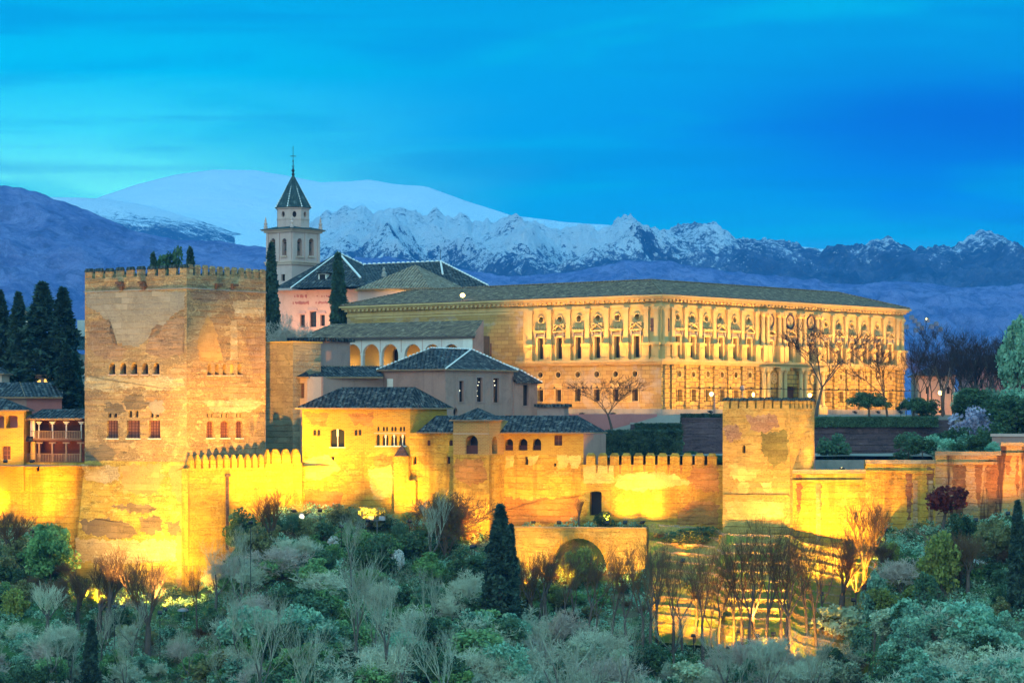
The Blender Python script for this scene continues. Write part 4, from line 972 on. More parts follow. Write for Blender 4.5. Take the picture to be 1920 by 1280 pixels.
# plain upper ashlar of the older wing is set 4 mm proud of the wall
m = MB(); m.box(fN, .02, tpl - 1.2, .004, .06, ZLED + .02, 16.3); m.build('plain_wall', MT['ashlar'], pal)
door = rop(fW, fW.t(1484.5), 3.0, -.3, 4.6, depth=.7, mat=MT['door_red'], name='door')
sd = [rop(fW, fW.t(x), 1.5, -.3, 3.2, depth=.5, mat=MT['door_red'], name='door') for x in (1447, 1523)]
m = MB(); wall_faces(m, fW, 0, fW.L, -3, ZLED - .003, lW + [door] + sd); m.build('lower_wall', MT['rustic_block'], pal); panes(pal, fW, lW + [door] + sd)
poly = [pN, pC, pW, pB]
m = MB(); band(m, poly, 16.35, 16.75, .12); band(m, poly, 17.15, 17.5, .35); band(m, poly, 17.503, 17.8, .7); band(m, poly, 17.803, ZT, 1.0)
for fr in (fN, fW):
    n = int(fr.L / .95)
    for i in range(n): m.box(fr, i * .95 + .2, i * .95 + .6, .352, .69, 17.16, 17.498)
m.build('cornice', MT['carved_stone'], pal)
m = MB(); m.box(fN, tpl - 2.2, fN.L, .002, .75, ZLED - .35, ZLED + .05); m.box(fN, tpl - 2.0, fN.L, .002, .45, ZLED - .7, ZLED - .353)
m.box(fW, -.75, fW.L + .3, .002, .75, ZLED - .352, ZLED + .052); m.box(fW, -.45, fW.L + .2, .002, .45, ZLED - .72, ZLED - .355); m.build('ledge', MT['carved_stone'], pal)
m = MB(); m.box(fN, fN.t(1010), fN.L, .002, .35, -.3, .95); m.box(fW, -.34, tp0, .002, .35, -.3, .9); m.box(fW, tp1, fW.L, .002, .35, -.3, .9); m.build('plinth', MT['weathered_trim'], pal)
m = MB(); m.box(fN, 2, tpl - 3, .07, .16, 15.9, 16.2); m.build('string_course', MT['carved_stone'], pal)

def pilaster(fr, t, w_=.85, o=.38, ped=1.35):
    p = MB(); p.box(fr, t - w_ / 2, t + w_ / 2, .003, o, 11.25, 15.7)
    p.box(fr, t - w_ / 2 - .1, t + w_ / 2 + .1, .003, o + .1, 11.0, 11.247); p.box(fr, t - w_ / 2 - .08, t + w_ / 2 + .08, .003, o + .08, 15.703, 15.95); p.box(fr, t - w_ / 2 - .18, t + w_ / 2 + .18, .003, o + .18, 15.953, 16.34)
    q = p.build('pilaster', MT['carved_stone'], pal)
    p = MB(); p.box(fr, t - ped / 2, t + ped / 2, .003, .62, 8.46, 10.6); p.box(fr, t - ped * .3, t + ped * .3, .622, .68, 8.9, 10.2); p.box(fr, t - ped / 2 - .22, t + ped / 2 + .22, .003, .85, 10.603, 10.995); p.box(fr, t - ped / 2 - .12, t + ped / 2 + .12, .003, .74, 8.459, 8.75)
    p.build('pedestal', MT['weathered_trim'] if False else MT['palace_stone'], q)
def window_trim(fr, t, kind, big=False):
    s = 1.15 if big else 1.0; zt = 11.7 if big else 12.0
    p = MB(); w_ = .56 * s + (.09 if big else 0)
    p.box(fr, t - w_ - .28, t - w_, .003, .2, 8.46, zt + .3); p.box(fr, t + w_, t + w_ + .28, .003, .2, 8.46, zt + .3); p.box(fr, t - w_, t + w_, .003, .2, zt, zt + .3)
    fm_ = p.build('window_frame', MT['carved_stone'], pal)
    p = MB(); p.box(fr, t - .75 * s, t + .75 * s, .003, .12, zt + .303, zt + .62); p.box(fr, t - 1.0 * s, t - .76 * s, .003, .4, zt + .1, zt + .8); p.box(fr, t + .76 * s, t + 1.0 * s, .003, .4, zt + .1, zt + .8); p.build('frieze', MT['weathered_trim'], fm_)
    p = MB(); zl = zt + .82; p.box(fr, t - 1.12 * s, t + 1.12 * s, .003, .5, zl, zl + .2)
    if kind == 'tri':
        for sg in (-1, 1):
            a = [(t + sg * 1.15 * s, zl + .203), (t, zl + 1.0), (t, zl + 1.2), (t + sg * 1.25 * s, zl + .33)]
            if sg < 0: a = a[::-1]
            F_ = [fr.p(x, .5, z) for x, z in a]; B_ = [fr.p(x, .003, z) for x, z in a]
            p.face(F_); [p.face(F_[i], B_[i], B_[(i + 1) % 4], F_[(i + 1) % 4]) for i in range(4)]
        p.face(fr.p(t - 1.0 * s, .14, zl + .25), fr.p(t + 1.0 * s, .14, zl + .25), fr.p(t, .14, zl + .95))
        for sg in (-1, 1): p.box(fr, t + sg * .62 - .28, t + sg * .62 + .28, .1, .45, zl + 1.05, zl + 1.28); p.box(fr, t + sg * .95 - .12, t + sg * .95 + .12, .1, .4, zl + .75, zl + 1.25)
        nm = 'pediment'
    elif kind == 'round':
        n = 10; pts = [(t - 1.15 * s * math.cos(math.pi * i / n), zl + .203 + .75 * math.sin(math.pi * i / n)) for i in range(n + 1)]
        for (a, c), (b, d) in zip(pts, pts[1:]):
            r = lambda x, z: (t + (x - t) * .8, zl + .203 + (z - zl - .203) * .75)
            (e, f_), (g, h) = r(a, c), r(b, d)
            p.face(fr.p(e, .5, f_), fr.p(g, .5, h), fr.p(b, .5, d), fr.p(a, .5, c)); p.face(fr.p(a, .5, c), fr.p(b, .5, d), fr.p(b, .003, d), fr.p(a, .003, c)); p.face(fr.p(g, .5, h), fr.p(e, .5, f_), fr.p(e, .1, f_), fr.p(g, .1, h))
        nm = 'pediment'
    else:
        p.box(fr, t - 1.18 * s, t + 1.18 * s, .003, .6, zl + .203, zl + .36)
        for q in (-.95, -.32, .32, .95): p.lathe(fr.p(t + q, .3, 0).xy, [(.13, zl + .363), (.08, zl + .5), (.16, zl + .68), (.06, zl + .9), (.02, zl + 1.1)], 7)
        nm = 'urn_shelf'
    p.build(nm, MT['carved_stone'], fm_)
def roundel(fr, t, z, r, nm='roundel'):
    p = MB(); p.ring(fr, t, z, r, r + .16, .003, .13); p.build(nm, MT['carved_stone'], pal)
for i, x in enumerate(nu):
    t = fN.t(x); window_trim(fN, t, 'tri' if i % 2 else 'flat'); roundel(fN, t, 14.85, .5)
for i, x in enumerate(wu):
    t = fW.t(x); window_trim(fW, t, 'tri' if i % 2 else 'flat'); roundel(fW, t, 14.85, .5)
for x in (996, 1032, 1067.5, 1103.5, 1139.5, 1176): pilaster(fN, fN.t(x))
for t in (fN.L - 2.6, fN.L - .75): pilaster(fN, t, .8)
for t in (.75, 2.6): pilaster(fW, t, .8)
for a, b in list(zip(wu[:6], wu[1:6])) + list(zip(wu[6:], wu[7:])): pilaster(fW, (fW.t(a) + fW.t(b)) / 2, .8)
for x in (1416,): pilaster(fW, fW.t(x), .8)
for t in (fW.L - 2.4, fW.L - .75): pilaster(fW, t, .75)
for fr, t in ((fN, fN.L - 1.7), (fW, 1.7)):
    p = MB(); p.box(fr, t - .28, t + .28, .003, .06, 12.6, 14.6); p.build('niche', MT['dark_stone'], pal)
# portal: three big medallions, paired columns above, paired columns and reliefs below
for i, x in enumerate(wp):
    t = fW.t(x); window_trim(fW, t, 'tri' if i == 1 else 'round', True)
    p = MB(); p.ring(fW, t, 15.0, .95, 1.22, .003, .22, 24); a = p.build('medallion', MT['dark_stone'], pal)
    p = MB(); p.face([fW.p(t + .95 * math.cos(2 * math.pi * j / 24), .09, 15.0 + .95 * math.sin(2 * math.pi * j / 24)) for j in range(24)])
    rr = random.Random(i)
    for j in range(9): u, v = rr.uniform(-.45, .45), rr.uniform(-.55, .5); p.box(fW, t + u - .13, t + u + .13, .091, .2, 15 + v - .16, 15 + v + .16, top=.06)
    p.build('relief', MT['carved_stone'], a)
for t in (fW.t(1426), fW.t(1426) + 1.3, (fW.t(wp[0]) + fW.t(wp[1])) / 2 - .65, (fW.t(wp[0]) + fW.t(wp[1])) / 2 + .65, (fW.t(wp[1]) + fW.t(wp[2])) / 2 - .65, (fW.t(wp[1]) + fW.t(wp[2])) / 2 + .65, fW.t(1534) - .9, fW.t(1534) + .35):
    p = MB(); q = fW.p(t, .45, 0).xy; p.lathe(q, [(.5, 11.0), (.5, 11.15), (.36, 11.3), (.33, 15.5), (.36, 15.6), (.5, 15.75), (.52, 16.0)], 12); p.box(fW, t - .55, t + .55, .003, .95, 16.003, 16.34)
    a = p.build('column', MT['carved_stone'], pal); p = MB(); p.box(fW, t - .55, t + .55, .003, 1.0, 8.46, 10.99); p.build('pedestal', MT['palace_stone'], a)
    p = MB(); q = fW.p(t, .6, 0).xy; p.lathe(q, [(.55, 1.4), (.55, 1.6), (.4, 1.75), (.36, 6.6), (.5, 6.9), (.52, 7.1)], 12); p.box(fW, t - .6, t + .6, .003, 1.15, 7.103, 7.6)
    a = p.build('column', MT['carved_stone'], pal); p = MB(); p.box(fW, t - .6, t + .6, .003, 1.2, -.3, 1.39); p.build('pedestal', MT['carved_stone'], a)
for x in (1450, 1523):
    t = fW.t(x); p = MB(); p.ring(fW, t, 5.9, .7, .9, .003, .2, 20); a = p.build('medallion', MT['carved_stone'], pal)
    p = MB(); rr = random.Random(int(x))
    for j in range(10): u, v = rr.uniform(-.4, .4), rr.uniform(-.45, .45); p.box(fW, t + u - .15, t + u + .15, .003, .15, 5.9 + v - .15, 5.9 + v + .15, top=.05)
    p.build('relief', MT['carved_stone'], a)
p = MB(); p.box(fW, tp0, tp1, .003, .9, 7.61, ZLED - .73); p.build('entablature', MT['carved_stone'], pal)
# rusticated piers between the lower windows
lx = wl[:6]
for a, b in list(zip(wl[:6], wl[1:6])) + list(zip(wl[6:], wl[7:])) + [(1247, 1247), (1260, 1260), (1417, 1417), (1541, 1541), (1682, 1682), (1690, 1690)]:
    t = (fW.t(a) + fW.t(b)) / 2; p = MB(); z = .95; i = 0
    while z < 7.3:
        h = .74; o = .42 if i % 2 == 0 else .34; wd = .55 if i % 2 == 0 else .48
        p.box(fW, t - wd, t + wd, .003, o, z, z + h - .06, top=.05); z += h; i += 1
    p.build('rusticated_pier', MT['rustic_block'], pal)
for fr, xs, dz in ((fN, nl, 0), (fW, wl, 0)):
    for x in xs:
        t = fr.t(x)
        if fr is fN:
            p = MB(); p.box(fr, t - .95, t + .95, .003, .3, 4.75, 4.95); p.box(fr, t - .78, t - .58, .003, .12, 2.0, 4.74); p.box(fr, t + .58, t + .78, .003, .12, 2.0, 4.74); p.box(fr, t - .579, t + .579, .003, .12, 3.97, 4.74); p.build('window_frame', MT['carved_stone'], pal)
        else:
            p = MB(); [p.face(fr.p(t + a - .12, .16, 4.0), fr.p(t + a + .12, .16, 4.0), fr.p(t + a * 1.25 + .16, .16, 5.2), fr.p(t + a * 1.25 - .16, .16, 5.2)) for a in (-.42, 0, .42)]
            p.box(fr, t - .8, t - .585, .003, .15, 2.0, 3.98); p.box(fr, t + .585, t + .8, .003, .15, 2.0, 3.98); p.build('window_frame', MT['rustic_block'], pal)
        roundel(fr, t, 6.26, .46)
# roof: low slopes round a court
e = off_poly(poly, .8); r1 = off_poly(poly, -8); r2 = off_poly(poly, -15)
m = MB(); zr = 20.9
for i in range(4):
    j = (i + 1) % 4
    m.face(V3(e[i], ZT + .12), V3(e[j], ZT + .12), V3(r1[j], zr), V3(r1[i], zr)); m.face(V3(r1[i], zr), V3(r1[j], zr), V3(r2[j], ZT), V3(r2[i], ZT))
rf = m.build('roof', MT['roof_brown'], pal)
m = MB()
for i in range(4): dashes(m, V3(e[i], ZT + .12), V3(r1[i], zr), .12, .6, .9); dashes(m, V3(r1[i], zr), V3(r1[(i + 1) % 4], zr), .13, .7, .9)
m.build('ridge_tiles', MT['roof_warm'], rf)
m = MB(); band(m, e, ZT + .005, ZT + .118, .0, -.4); m.build('gutter', MT['dark_stone'], rf)
# bright lamp on the roof edge
q = fN.p(fN.t(872), .6, ZT + .1)
lp = thing('roof_lamp', 'single bright yellow floodlight on the roof edge of the big palace', 'lamp', q)
p = MB(); p.tube(q, q + Vector((0, 0, .7)), .05); p.box(Fr(q.xy + Vector((-.3, 0)), q.xy + Vector((.3, 0))), 0, .6, -.2, .1, q.z + .7, q.z + 1.2); p.build('housing', MT['iron'], lp)
p = MB(); p.lathe(Vector((q.x, q.y - .12)), [(.05, q.z + .6), (.34, q.z + .75), (.4, q.z + .95), (.34, q.z + 1.15), (.05, q.z + 1.3)], 12); p.build('lens', MT['lamp_warm'], lp)

# ------------------------------------------------------------------ octagon chapel roof behind the palace, church with bell tower
c1, c2 = P(671, 437), P(800, 433)
ch = thing('chapel', 'cream chapel drum with pale tan pyramid roof behind the palace roof', 'building', (c1.x, c1.y, 14))
fc = Fr(c1, c2); pl = [c1, c2, c2 + RD * 12, c1 + RD * 12 + LD * 2]
zt = fc.z(541, 735); block(ch, pl, 8, zt, MT['cream_stone'])
m = MB(); band(m, pl, zt - .35, zt - .02, .3); m.build('cornice', MT['carved_stone'], ch)
e0, e1, e2, e3 = P(667, 436), P(806, 431), P(880, 441), P(720, 452)
ap = P(779, 441); m = MB(); T = [V3(e0, zt), V3(e1, zt), V3(e2, zt), V3(e3, zt)]; A = V3(ap, Zp(496, 441))
for i in range(4): m.face(T[i], T[(i + 1) % 4], A)
rf = m.build('roof', MT['roof_warm'], ch); m = MB(); m.prism([e0, e1, e2, e3], zt - .2, zt - .004); m.build('eaves', MT['eave'], rf)

Yt = 470
kC = P(547, Yt); kL = toL(kC, 499.5, 40); kR = toR(kC, 599.5, 40); kB = kL + (kR - kC)
bell = thing('bell_tower', 'church bell tower with arched belfry, octagonal drum and pointed dark green spire', 'tower', (kC.x, kC.y, 10))
g1, g2 = Fr(kL, kC), Fr(kC, kR); sq = [kL, kC, kR, kB]
zb, zt = Zp(491, Yt), Zp(434, Yt)
block(bell, off_poly(sq, -.05), 4, zb, MT['cream_stone'], {0: [mkop(g1, 526.5, 533.5, 514, 527, mat=MT['dark_room'], depth=.4, mull=(2, 2), bar=.05, mmat=MT['iron'])]})
bo1 = [mkop(g1, x - 4.2, x + 4.2, 447, 479, 'arch', mat=MT['dark_room'], depth=1.6, name='bell_opening') for x in (512, 533)]
bo2 = [mkop(g2, x - 4.6, x + 4.6, 447, 480, 'arch', mat=MT['dark_room'], depth=1.6, name='bell_opening') for x in (562, 584)]
block(bell, sq, zb + .25, zt, MT['cream_stone'], {0: bo1, 1: bo2}, 'belfry')
m = MB(); band(m, sq, zb, zb + .25, .35); band(m, sq, zb - .4, zb - .003, .2); m.build('string_course', MT['pink_plaster'], bell); m = MB(); band(m, sq, zt + .003, zt + .35, .35); band(m, sq, zt + .36, zt + .6, .7); m.build('cornice', MT['pink_plaster'], bell)
for fr, oo in ((g1, bo1), (g2, bo2)):
    for t in [.35, fr.L - .35, (oo[0]['t1'] + oo[1]['t0']) / 2]:
        p = MB(); p.box(fr, t - .28, t + .28, .003, .16, zb + .26, zt - .01); p.build('pilaster', MT['cream_stone'], bell)
    for o in oo:
        t = (o['t0'] + o['t1']) / 2; q = fr.p(t, -.7, 0).xy; z = o['z1'] - .9
        p = MB(); p.lathe(q, [(.46, z - 1.3), (.36, z - 1.1), (.27, z - .5), (.2, z - .15), (.05, z)], 10); p.box(fr, o['t0'] + .003, o['t1'] - .003, -.8, -.6, z + .02, z + .22); p.build('bell', MT['bronze'], bell)
        p = MB(); p.box(fr, o['t0'] - .2, o['t1'] + .2, .003, .25, o['z0'] - .3, o['z0'] - .003); p.build('sill', MT['pink_plaster'], bell)
ex = off_poly(sq, .85); ctr = (kL + kR) / 2; zE = zt + .62; zd0 = Zp(424, Yt + 3)
m = MB(); inn = off_poly(sq, -1.4)
for i in range(4): j = (i + 1) % 4; m.face(V3(ex[i], zE), V3(ex[j], zE), V3(inn[j], zd0), V3(inn[i], zd0)); m.face(V3(ex[j], zE), V3(ex[i], zE), V3(ex[i], zE - .1), V3(ex[j], zE - .1))
m.build('skirt_roof', MT['slate_green'], bell)
Yd = ctr.y; zs0 = Zp(390.5, Yd); rd = 31.2 * Yd / F / math.cos(R(8)); oct_ = lambda r: [ctr + Vector((math.cos(R(22.5 + 45 * i + 10)), math.sin(R(22.5 + 45 * i + 10)))) * r for i in range(8)]
dp = oct_(rd); dops = {}
for i in range(8):
    fr = Fr(dp[i], dp[(i + 1) % 8])
    if fr.n.y < -.2: dops[i] = [dict(k='round', t0=fr.L / 2 - .38, t1=fr.L / 2 + .38, z0=Zp(409.5, Yd) , z1=Zp(398, Yd), mat=MT['dark_room'], depth=.5, name='round_window')]
block(bell, dp, zd0 - .8, zs0, MT['cream_stone'], dops, 'drum')
m = MB(); band(m, dp, Zp(413, Yd), Zp(411.5, Yd), .1); band(m, dp, zs0 - .25, zs0 - .003, .18); m.build('drum_moulding', MT['cream_stone'], bell)
sp = oct_(rd + .45); zA = Zp(326, Yd); m = MB()
for i in range(8): m.face(V3(sp[i], zs0), V3(sp[(i + 1) % 8], zs0), V3(ctr, zA))
m.face([V3(p, zs0) for p in sp][::-1]); spi = m.build('spire', MT['slate_green'], bell)
m = MB()
for i in range(8): dashes(m, V3(sp[i], zs0), V3(ctr, zA - .4), .11, .5, .5)
m.build('ridge_tiles', MT['ridge_mortar'], spi)
m = MB(); q = V3(ctr, 0); m.lathe(ctr, [(.25, zA - .3), (.3, zA), (.12, zA + .25), (.34, zA + .6), (.1, zA + 1.0), (.06, zA + 2.2), (.2, zA + 2.35), (.05, zA + 2.5), (.04, Zp(274, Yd))], 8)
fx = Fr(ctr + Vector((-1, 0)), ctr + Vector((1, 0))); m.box(fx, .45, 1.55, -.05, .05, Zp(293, Yd) - .06, Zp(293, Yd) + .06); m.box(fx, .7, 1.3, -.05, .05, Zp(312, Yd) - .05, Zp(312, Yd) + .05); m.build('cross', MT['iron'], bell)
for i in range(4):
    p = MB(); q = off_poly(sq, .1)[i]; z = zE + .1; p.lathe(q, [(.34, z - .2), (.36, z + .5), (.22, z + .6), (.3, z + .9), (.36, z + 1.05), (.16, z + 1.3), (.2, z + 1.6), (.02, Zp(403, Yt))], 8); p.build('pinnacle', MT['cream_stone'], bell)

# church body
qL, qR = P(515, 462), P(672, 456)
cu = thing('church', 'pink lit church body with steep dark tiled roofs edged in white beside the bell tower', 'church', (qL.x, qL.y, 6))
fq = Fr(qL, qR); zt = fq.z(543, 600)
co_ = [mkop(fq, 562.5, 571.5, 590, 614, mat=MT['black_glass'], depth=.6, mull=(2, 3), mmat=MT['iron'], sill=1, smat=MT['cream_stone']), mkop(fq, 580.5, 593, 584, 613, mat=MT['black_glass'], depth=.6, mull=(3, 4), mmat=MT['iron'], sill=1, smat=MT['cream_stone']), mkop(fq, 600.5, 609, 590, 611, mat=MT['black_glass'], depth=.6, mull=(2, 3), mmat=MT['iron'], sill=1, smat=MT['cream_stone']), mkop(fq, 517, 523, 560, 573, mat=MT['black_glass'], depth=.4), mkop(fq, 517, 524, 595, 612, mat=MT['black_glass'], depth=.4)]
block(cu, [qL, qR, qR + RD * 14, qL + RD * 14], 0, zt, MT['pink_plaster'], {0: co_})
for a, b, z in ((560, 574, 586), (578, 596, 580), (598, 612, 586)):
    p = MB(); p.box(fq, fq.t(a), fq.t(b), .003, .3, fq.z(z + 2, a), fq.z(z, a)); p.box(fq, fq.t(a) + .15, fq.t(b) - .15, .003, .16, fq.z(z, a) + .003, fq.z(z - 3, a)); p.build('window_hood', MT['cream_stone'], cu)
m = MB(); band(m, [qL, qR, qR + RD * 14, qL + RD * 14], zt - .3, zt - .003, .3); m.build('cornice', MT['pink_plaster'], cu)
m = MB(); rr = random.Random(5)
for (xa, xb, ya, yb) in ((552, 577, 552, 559), (549, 579, 564, 571), (594, 619, 553, 558), (592, 619, 564, 570)):   # rows of raised stone blocks in the brick frieze
    x = xa
    while x < xb:
        if rr.random() < .75: m.box(fq, fq.t(x), fq.t(x + 1.6), .003, .07, fq.z(yb - rr.uniform(0, 2), x), fq.z(ya + rr.uniform(0, 2), x))
        x += 2.2
m.build('frieze', MT['mauve_plaster'], cu)
ev = Zp(541, 460); A1 = V3(P(634.5, 470), Zp(474, 470)); A2 = V3(P(681, 474), Zp(496, 474)); A3 = V3(P(826, 474), Zp(490, 474)); A4 = V3(P(917, 462), Zp(536, 462))
el_ = V3(P(545, 458), ev); er_ = V3(P(690, 452), ev); bk = V3(P(640, 490), ev); bk2 = V3(P(840, 492), ev); ce = V3(P(760, 456), Zp(541, 456))
m = MB(); m.face(el_, er_, A1); m.face(el_, A1, bk); m.face(er_, A2, A1); m.face(er_, ce, A4, A3, A2); m.face(A1, A2, A3, bk2, bk); m.face(A3, A4, bk2)
ea = V3(P(512, 460), ev); m.face(ea, el_, A1, V3(P(560, 470), Zp(535, 470)))
rf = m.build('roof', MT['roof_dark'], cu)
m = MB(); dashes(m, A1, A2, .2, .85); dashes(m, A2, A3, .2, .85); dashes(m, A3, A4, .2, .85); dashes(m, el_, A1, .12, .6, .95); dashes(m, er_ + (A1 - er_) * .25, A1, .22, .5, .75); dashes(m, V3(P(683, 465), Zp(527, 465)), A2, .14, .6); dashes(m, V3(P(830, 464), Zp(514, 464)), A3, .2, .6); m.build('ridge_tiles', MT['ridge_mortar'], rf)
p = MB(); fd = Fr(P(597, 459.5), P(612, 459)); p.box(fd, 0, fd.L, -2, 0, fd.z(527, 604), fd.z(513, 604)); dd = p.build('dormer', MT['white_plaster'], cu)
p = MB(); p.box(fd, fd.L * .15, fd.L * .85, .003, .03, fd.z(524.5, 604), fd.z(514.5, 604)); p.build('window', MT['dark_room'], dd); p = MB(); p.box(fd, -.35, fd.L + .35, -2.2, .35, fd.z(513, 604) + .003, fd.z(510.5, 604)); p.build('roof', MT['roof_dark'], dd)
p = MB(); q = P(720, 462); p.lathe(q, [(.5, Zp(519, 462)), (.45, Zp(512, 462)), (.25, Zp(509, 462)), (.3, Zp(505, 462)), (.03, Zp(500, 462))], 8); p.build('pinnacle', MT['weathered_trim'], cu)
p = MB(); p.tube(A3, A3 + Vector((0, 0, 2.2)), .06, .03); p.build('finial', MT['iron'], cu)

# ------------------------------------------------------------------ arcade gallery
aR = P(886, 391); aL = toL(aR, 592, 36)
ag = thing('arcade_gallery', 'pale arcade of round arches on slim white columns under a long dark roof, lit inside', 'building', (aL.x, aL.y, 2))
fA = Fr(aL, aR); zt = fA.z(632, 740)
arch = [mkop(fA, x - 15.8, x + 15.8, 645, 692, 'arch', rise=1.05, depth=.6) for x in (625.5, 660.5, 695.5, 731, 774, 810.5, 846)]
for q, o in enumerate(arch): o['z0'] = fA.z(692, 740)
m = MB(); wall_faces(m, fA, 0, fA.L, fA.z(700, 740), zt, arch); m.build('arcade_wall', MT['white_plaster'], ag)
inn = Fr(aL - fA.n * 4.5, aR - fA.n * 4.5)
m = MB(); dk_ = dict(k='arch', t0=inn.t(736), t1=inn.t(753), z0=inn.z(700, 745), z1=inn.z(652, 745), mat=MT['dark_room'], depth=.5, name='doorway')
wall_faces(m, inn, 0, inn.L, fA.z(705, 740), zt, [dk_]); m.build('back_wall', MT['ochre_plaster'], ag); panes(ag, inn, [dk_])
m = MB(); g = Fr(aL, aR); m.box(fA, 0, .15, -4.4, -.61, fA.z(705, 740), zt); m.box(fA, fA.L - .15, fA.L, -4.4, -.61, fA.z(705, 740), zt); m.box(fA, .16, fA.L - .16, -4.4, -.61, zt - .3, zt - .01); m.build('ceiling', MT['brown_wood'], ag)
m = MB(); m.box(fA, .16, fA.L - .16, -4.4, -.3, fA.z(700, 740) - .3, fA.z(697, 740)); m.build('gallery_floor', MT['court_gravel'], ag)
for a, b in zip(arch, arch[1:]):
    t = (a['t1'] + b['t0']) / 2; q = fA.p(t, -.3, 0).xy; p = MB(); zz = fA.z(664, 740)
    p.lathe(q, [(.2, fA.z(697, 740)), (.2, fA.z(695, 740)), (.12, fA.z(693, 740)), (.11, zz - .5), (.2, zz - .1)], 10); p.box(fA, t - .28, t + .28, -.58, -.02, zz - .1, zz + .25); p.build('column', MT['white_marble'], ag)
    p = MB()
    for sx in (-.06,): p.box(fA, t + sx, t + .06, .003, .05, zz + .3, zt - .3)
    p.build('carved_strip', MT['cream_stone'], ag)
p = MB(); p.box(fA, .003, fA.t(608), .003, .05, fA.z(690, 600), zt - .1); p.build('white_pier', MT['white_marble'], ag); p = MB(); p.box(fA, fA.t(868.5), fA.L - .02, .003, .05, fA.z(690, 600), zt - .1); p.build('white_pier', MT['white_marble'], ag)
p = MB(); p.box(fA, arch[0]['t0'], arch[-1]['t1'], -.5, -.42, fA.z(700, 740), fA.z(685, 740)); p.build('railing', MT['door_red'], ag)
aRb = toR(aR, 906.5); aLb = aL + (aRb - aR); zr_ = Zp(603, 397)
m = MB(); rA, rB = V3(P(586, aL.y - .7), fA.z(634, 600)), V3(P(891, 390.3), fA.z(630, 880)); tA, tB = V3(P(623, aL.y + 5.5), Zp(607, aL.y + 5.5)), V3(P(906, 397.5), Zp(600, 397.5)); lA = V3(P(548, aL.y + 3), Zp(636, aL.y + 3))
bA_, bB_ = tA + Vector((0, 9, -4)), tB + Vector((-.6, 9, -4))
m.face(rA, rB, tB, tA); m.face(lA, rA, tA); m.face(tA, tB, bB_, bA_); m.face(lA, tA, bA_); rf = m.build('roof', MT['roof_brown'], ag)
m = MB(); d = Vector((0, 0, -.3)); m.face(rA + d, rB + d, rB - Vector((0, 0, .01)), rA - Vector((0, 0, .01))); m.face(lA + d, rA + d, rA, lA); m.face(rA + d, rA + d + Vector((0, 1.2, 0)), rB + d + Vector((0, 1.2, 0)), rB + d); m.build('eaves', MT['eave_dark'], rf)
g = Fr(aR + Vector((.02, .05)), aRb + Vector((.02, .05))); m = MB(); m.face(g.p(0, 0, 0), g.p(g.L, 0, 0), g.p(g.L, 0, Zp(601, 397)), g.p(0, 0, fA.z(630, 880))); m.build('gable_wall', MT['lilac_plaster'], ag)
# wall with a tall doorway beside the gable
# ------------------------------------------------------------------ plain hall with two hipped roofs
nC = P(835, 372); nL = toL(nC, 714.5); nR = toR(nC, 963)
ph = thing('plain_hall', 'plain lilac-grey hall with a big hipped roof edged in white and three tall dark windows', 'building', (nC.x, nC.y, -4))
g1, g2 = Fr(nL, nC), Fr(nC, nR); zt = g1.z(694, 835)
tw_ = [mkop(g2, a, b, c, d, mat=MT['black_glass'], depth=.35, name='tall_window', sill=1, smat=MT['grey_plaster']) for a, b, c, d in ((861, 869, 714, 753), (894, 904.5, 708, 753), (925, 935.5, 709, 754))]
tw_ += [mkop(g2, 850, 858, 764, 780, 'round', mat=MT['dark_room'], depth=.5, name='oval_window')]
block(ph, [nL, nC, nR, nL + (nR - nC)], -9, zt, MT['lilac_plaster'], {1: tw_})
hip_roof(ph, [nL, nC, nR, nL + (nR - nC)], zt, ((nL + nC) / 2 * .0 + hit(nC + (nL - nC) * .5 + RD * 5, RD, 808), hit(nC + (nL - nC) * .5 + RD * 5, RD, 884)), Zp(655.5, 381), MT['roof_dark'], .5, .2, MT['ridge_mortar'])
for (x0_, x1_), o in zip(((857, 872), (890, 908), (921, 939)), tw_):     # lighter plaster surrounds
    p = MB(); t0, t1 = o['t0'], o['t1']; z0, z1 = o['z0'], o['z1']
    for a in ((t0 - .4, t0 - .02, z0, z1 + .5), (t1 + .02, t1 + .4, z0, z1 + .5), (t0 - .02, t1 + .02, z1 + .02, z1 + .5)): p.box(g2, a[0], a[1], .003, .05, a[2], a[3])
    p.build('window_surround', MT['grey_plaster'], ph)
for x, y, r in ((863, 732, .13), (894.8, 732.3, .15), (895.5, 712, .08), (898, 722, .08), (900, 716, .06), (928.5, 714, .08), (929.5, 722, .09), (897, 742, .06)):
    q = g2.p(g2.t(x), -.2, g2.z(y, x)); p = MB(); p.lathe(q.xy, [(.02, q.z - r), (r, q.z - r * .4), (r, q.z + r * .4), (.02, q.z + r)], 8); p.build('glowing_bulb', MT['lamp_white'], ph)
p = MB(); g = g1; p.box(g, g.t(726), g.t(737), .003, .04, g.z(727, 735), g.z(710, 735)); p.build('plaster_patch', MT['white_plaster'], ph)
xA = nR + Vector((.05, -.3)); xB = toR(xA, 1007.5)
an = thing('hall_annex', 'narrow lilac annex with dark roof and one tall window, attached to the plain hall', 'building', (xA.x, xA.y, -4))
g = Fr(xA, xB); zt2 = g.z(716, 985)
block(an, [xA, xB, xB + LD * 5, xA + LD * 5], -9, zt2, MT['lilac_plaster'], {0: [mkop(g, 981, 991.5, 721.5, 760, mat=MT['dark_room'], depth=.4, name='tall_window', sill=1, smat=MT['grey_plaster'])]})
m = MB(); a, b = V3(xA - g.d * .2 + g.n * .5, zt2), V3(xB + g.d * .6 + g.n * .5, zt2); c, d = a + V3(LD * 2.2, 2.6) , V3(xB + LD * 2.5 - g.d * 1.2, zt2 + 1.9); e = V3(xB + g.d * .6 + LD * 5.5, zt2)
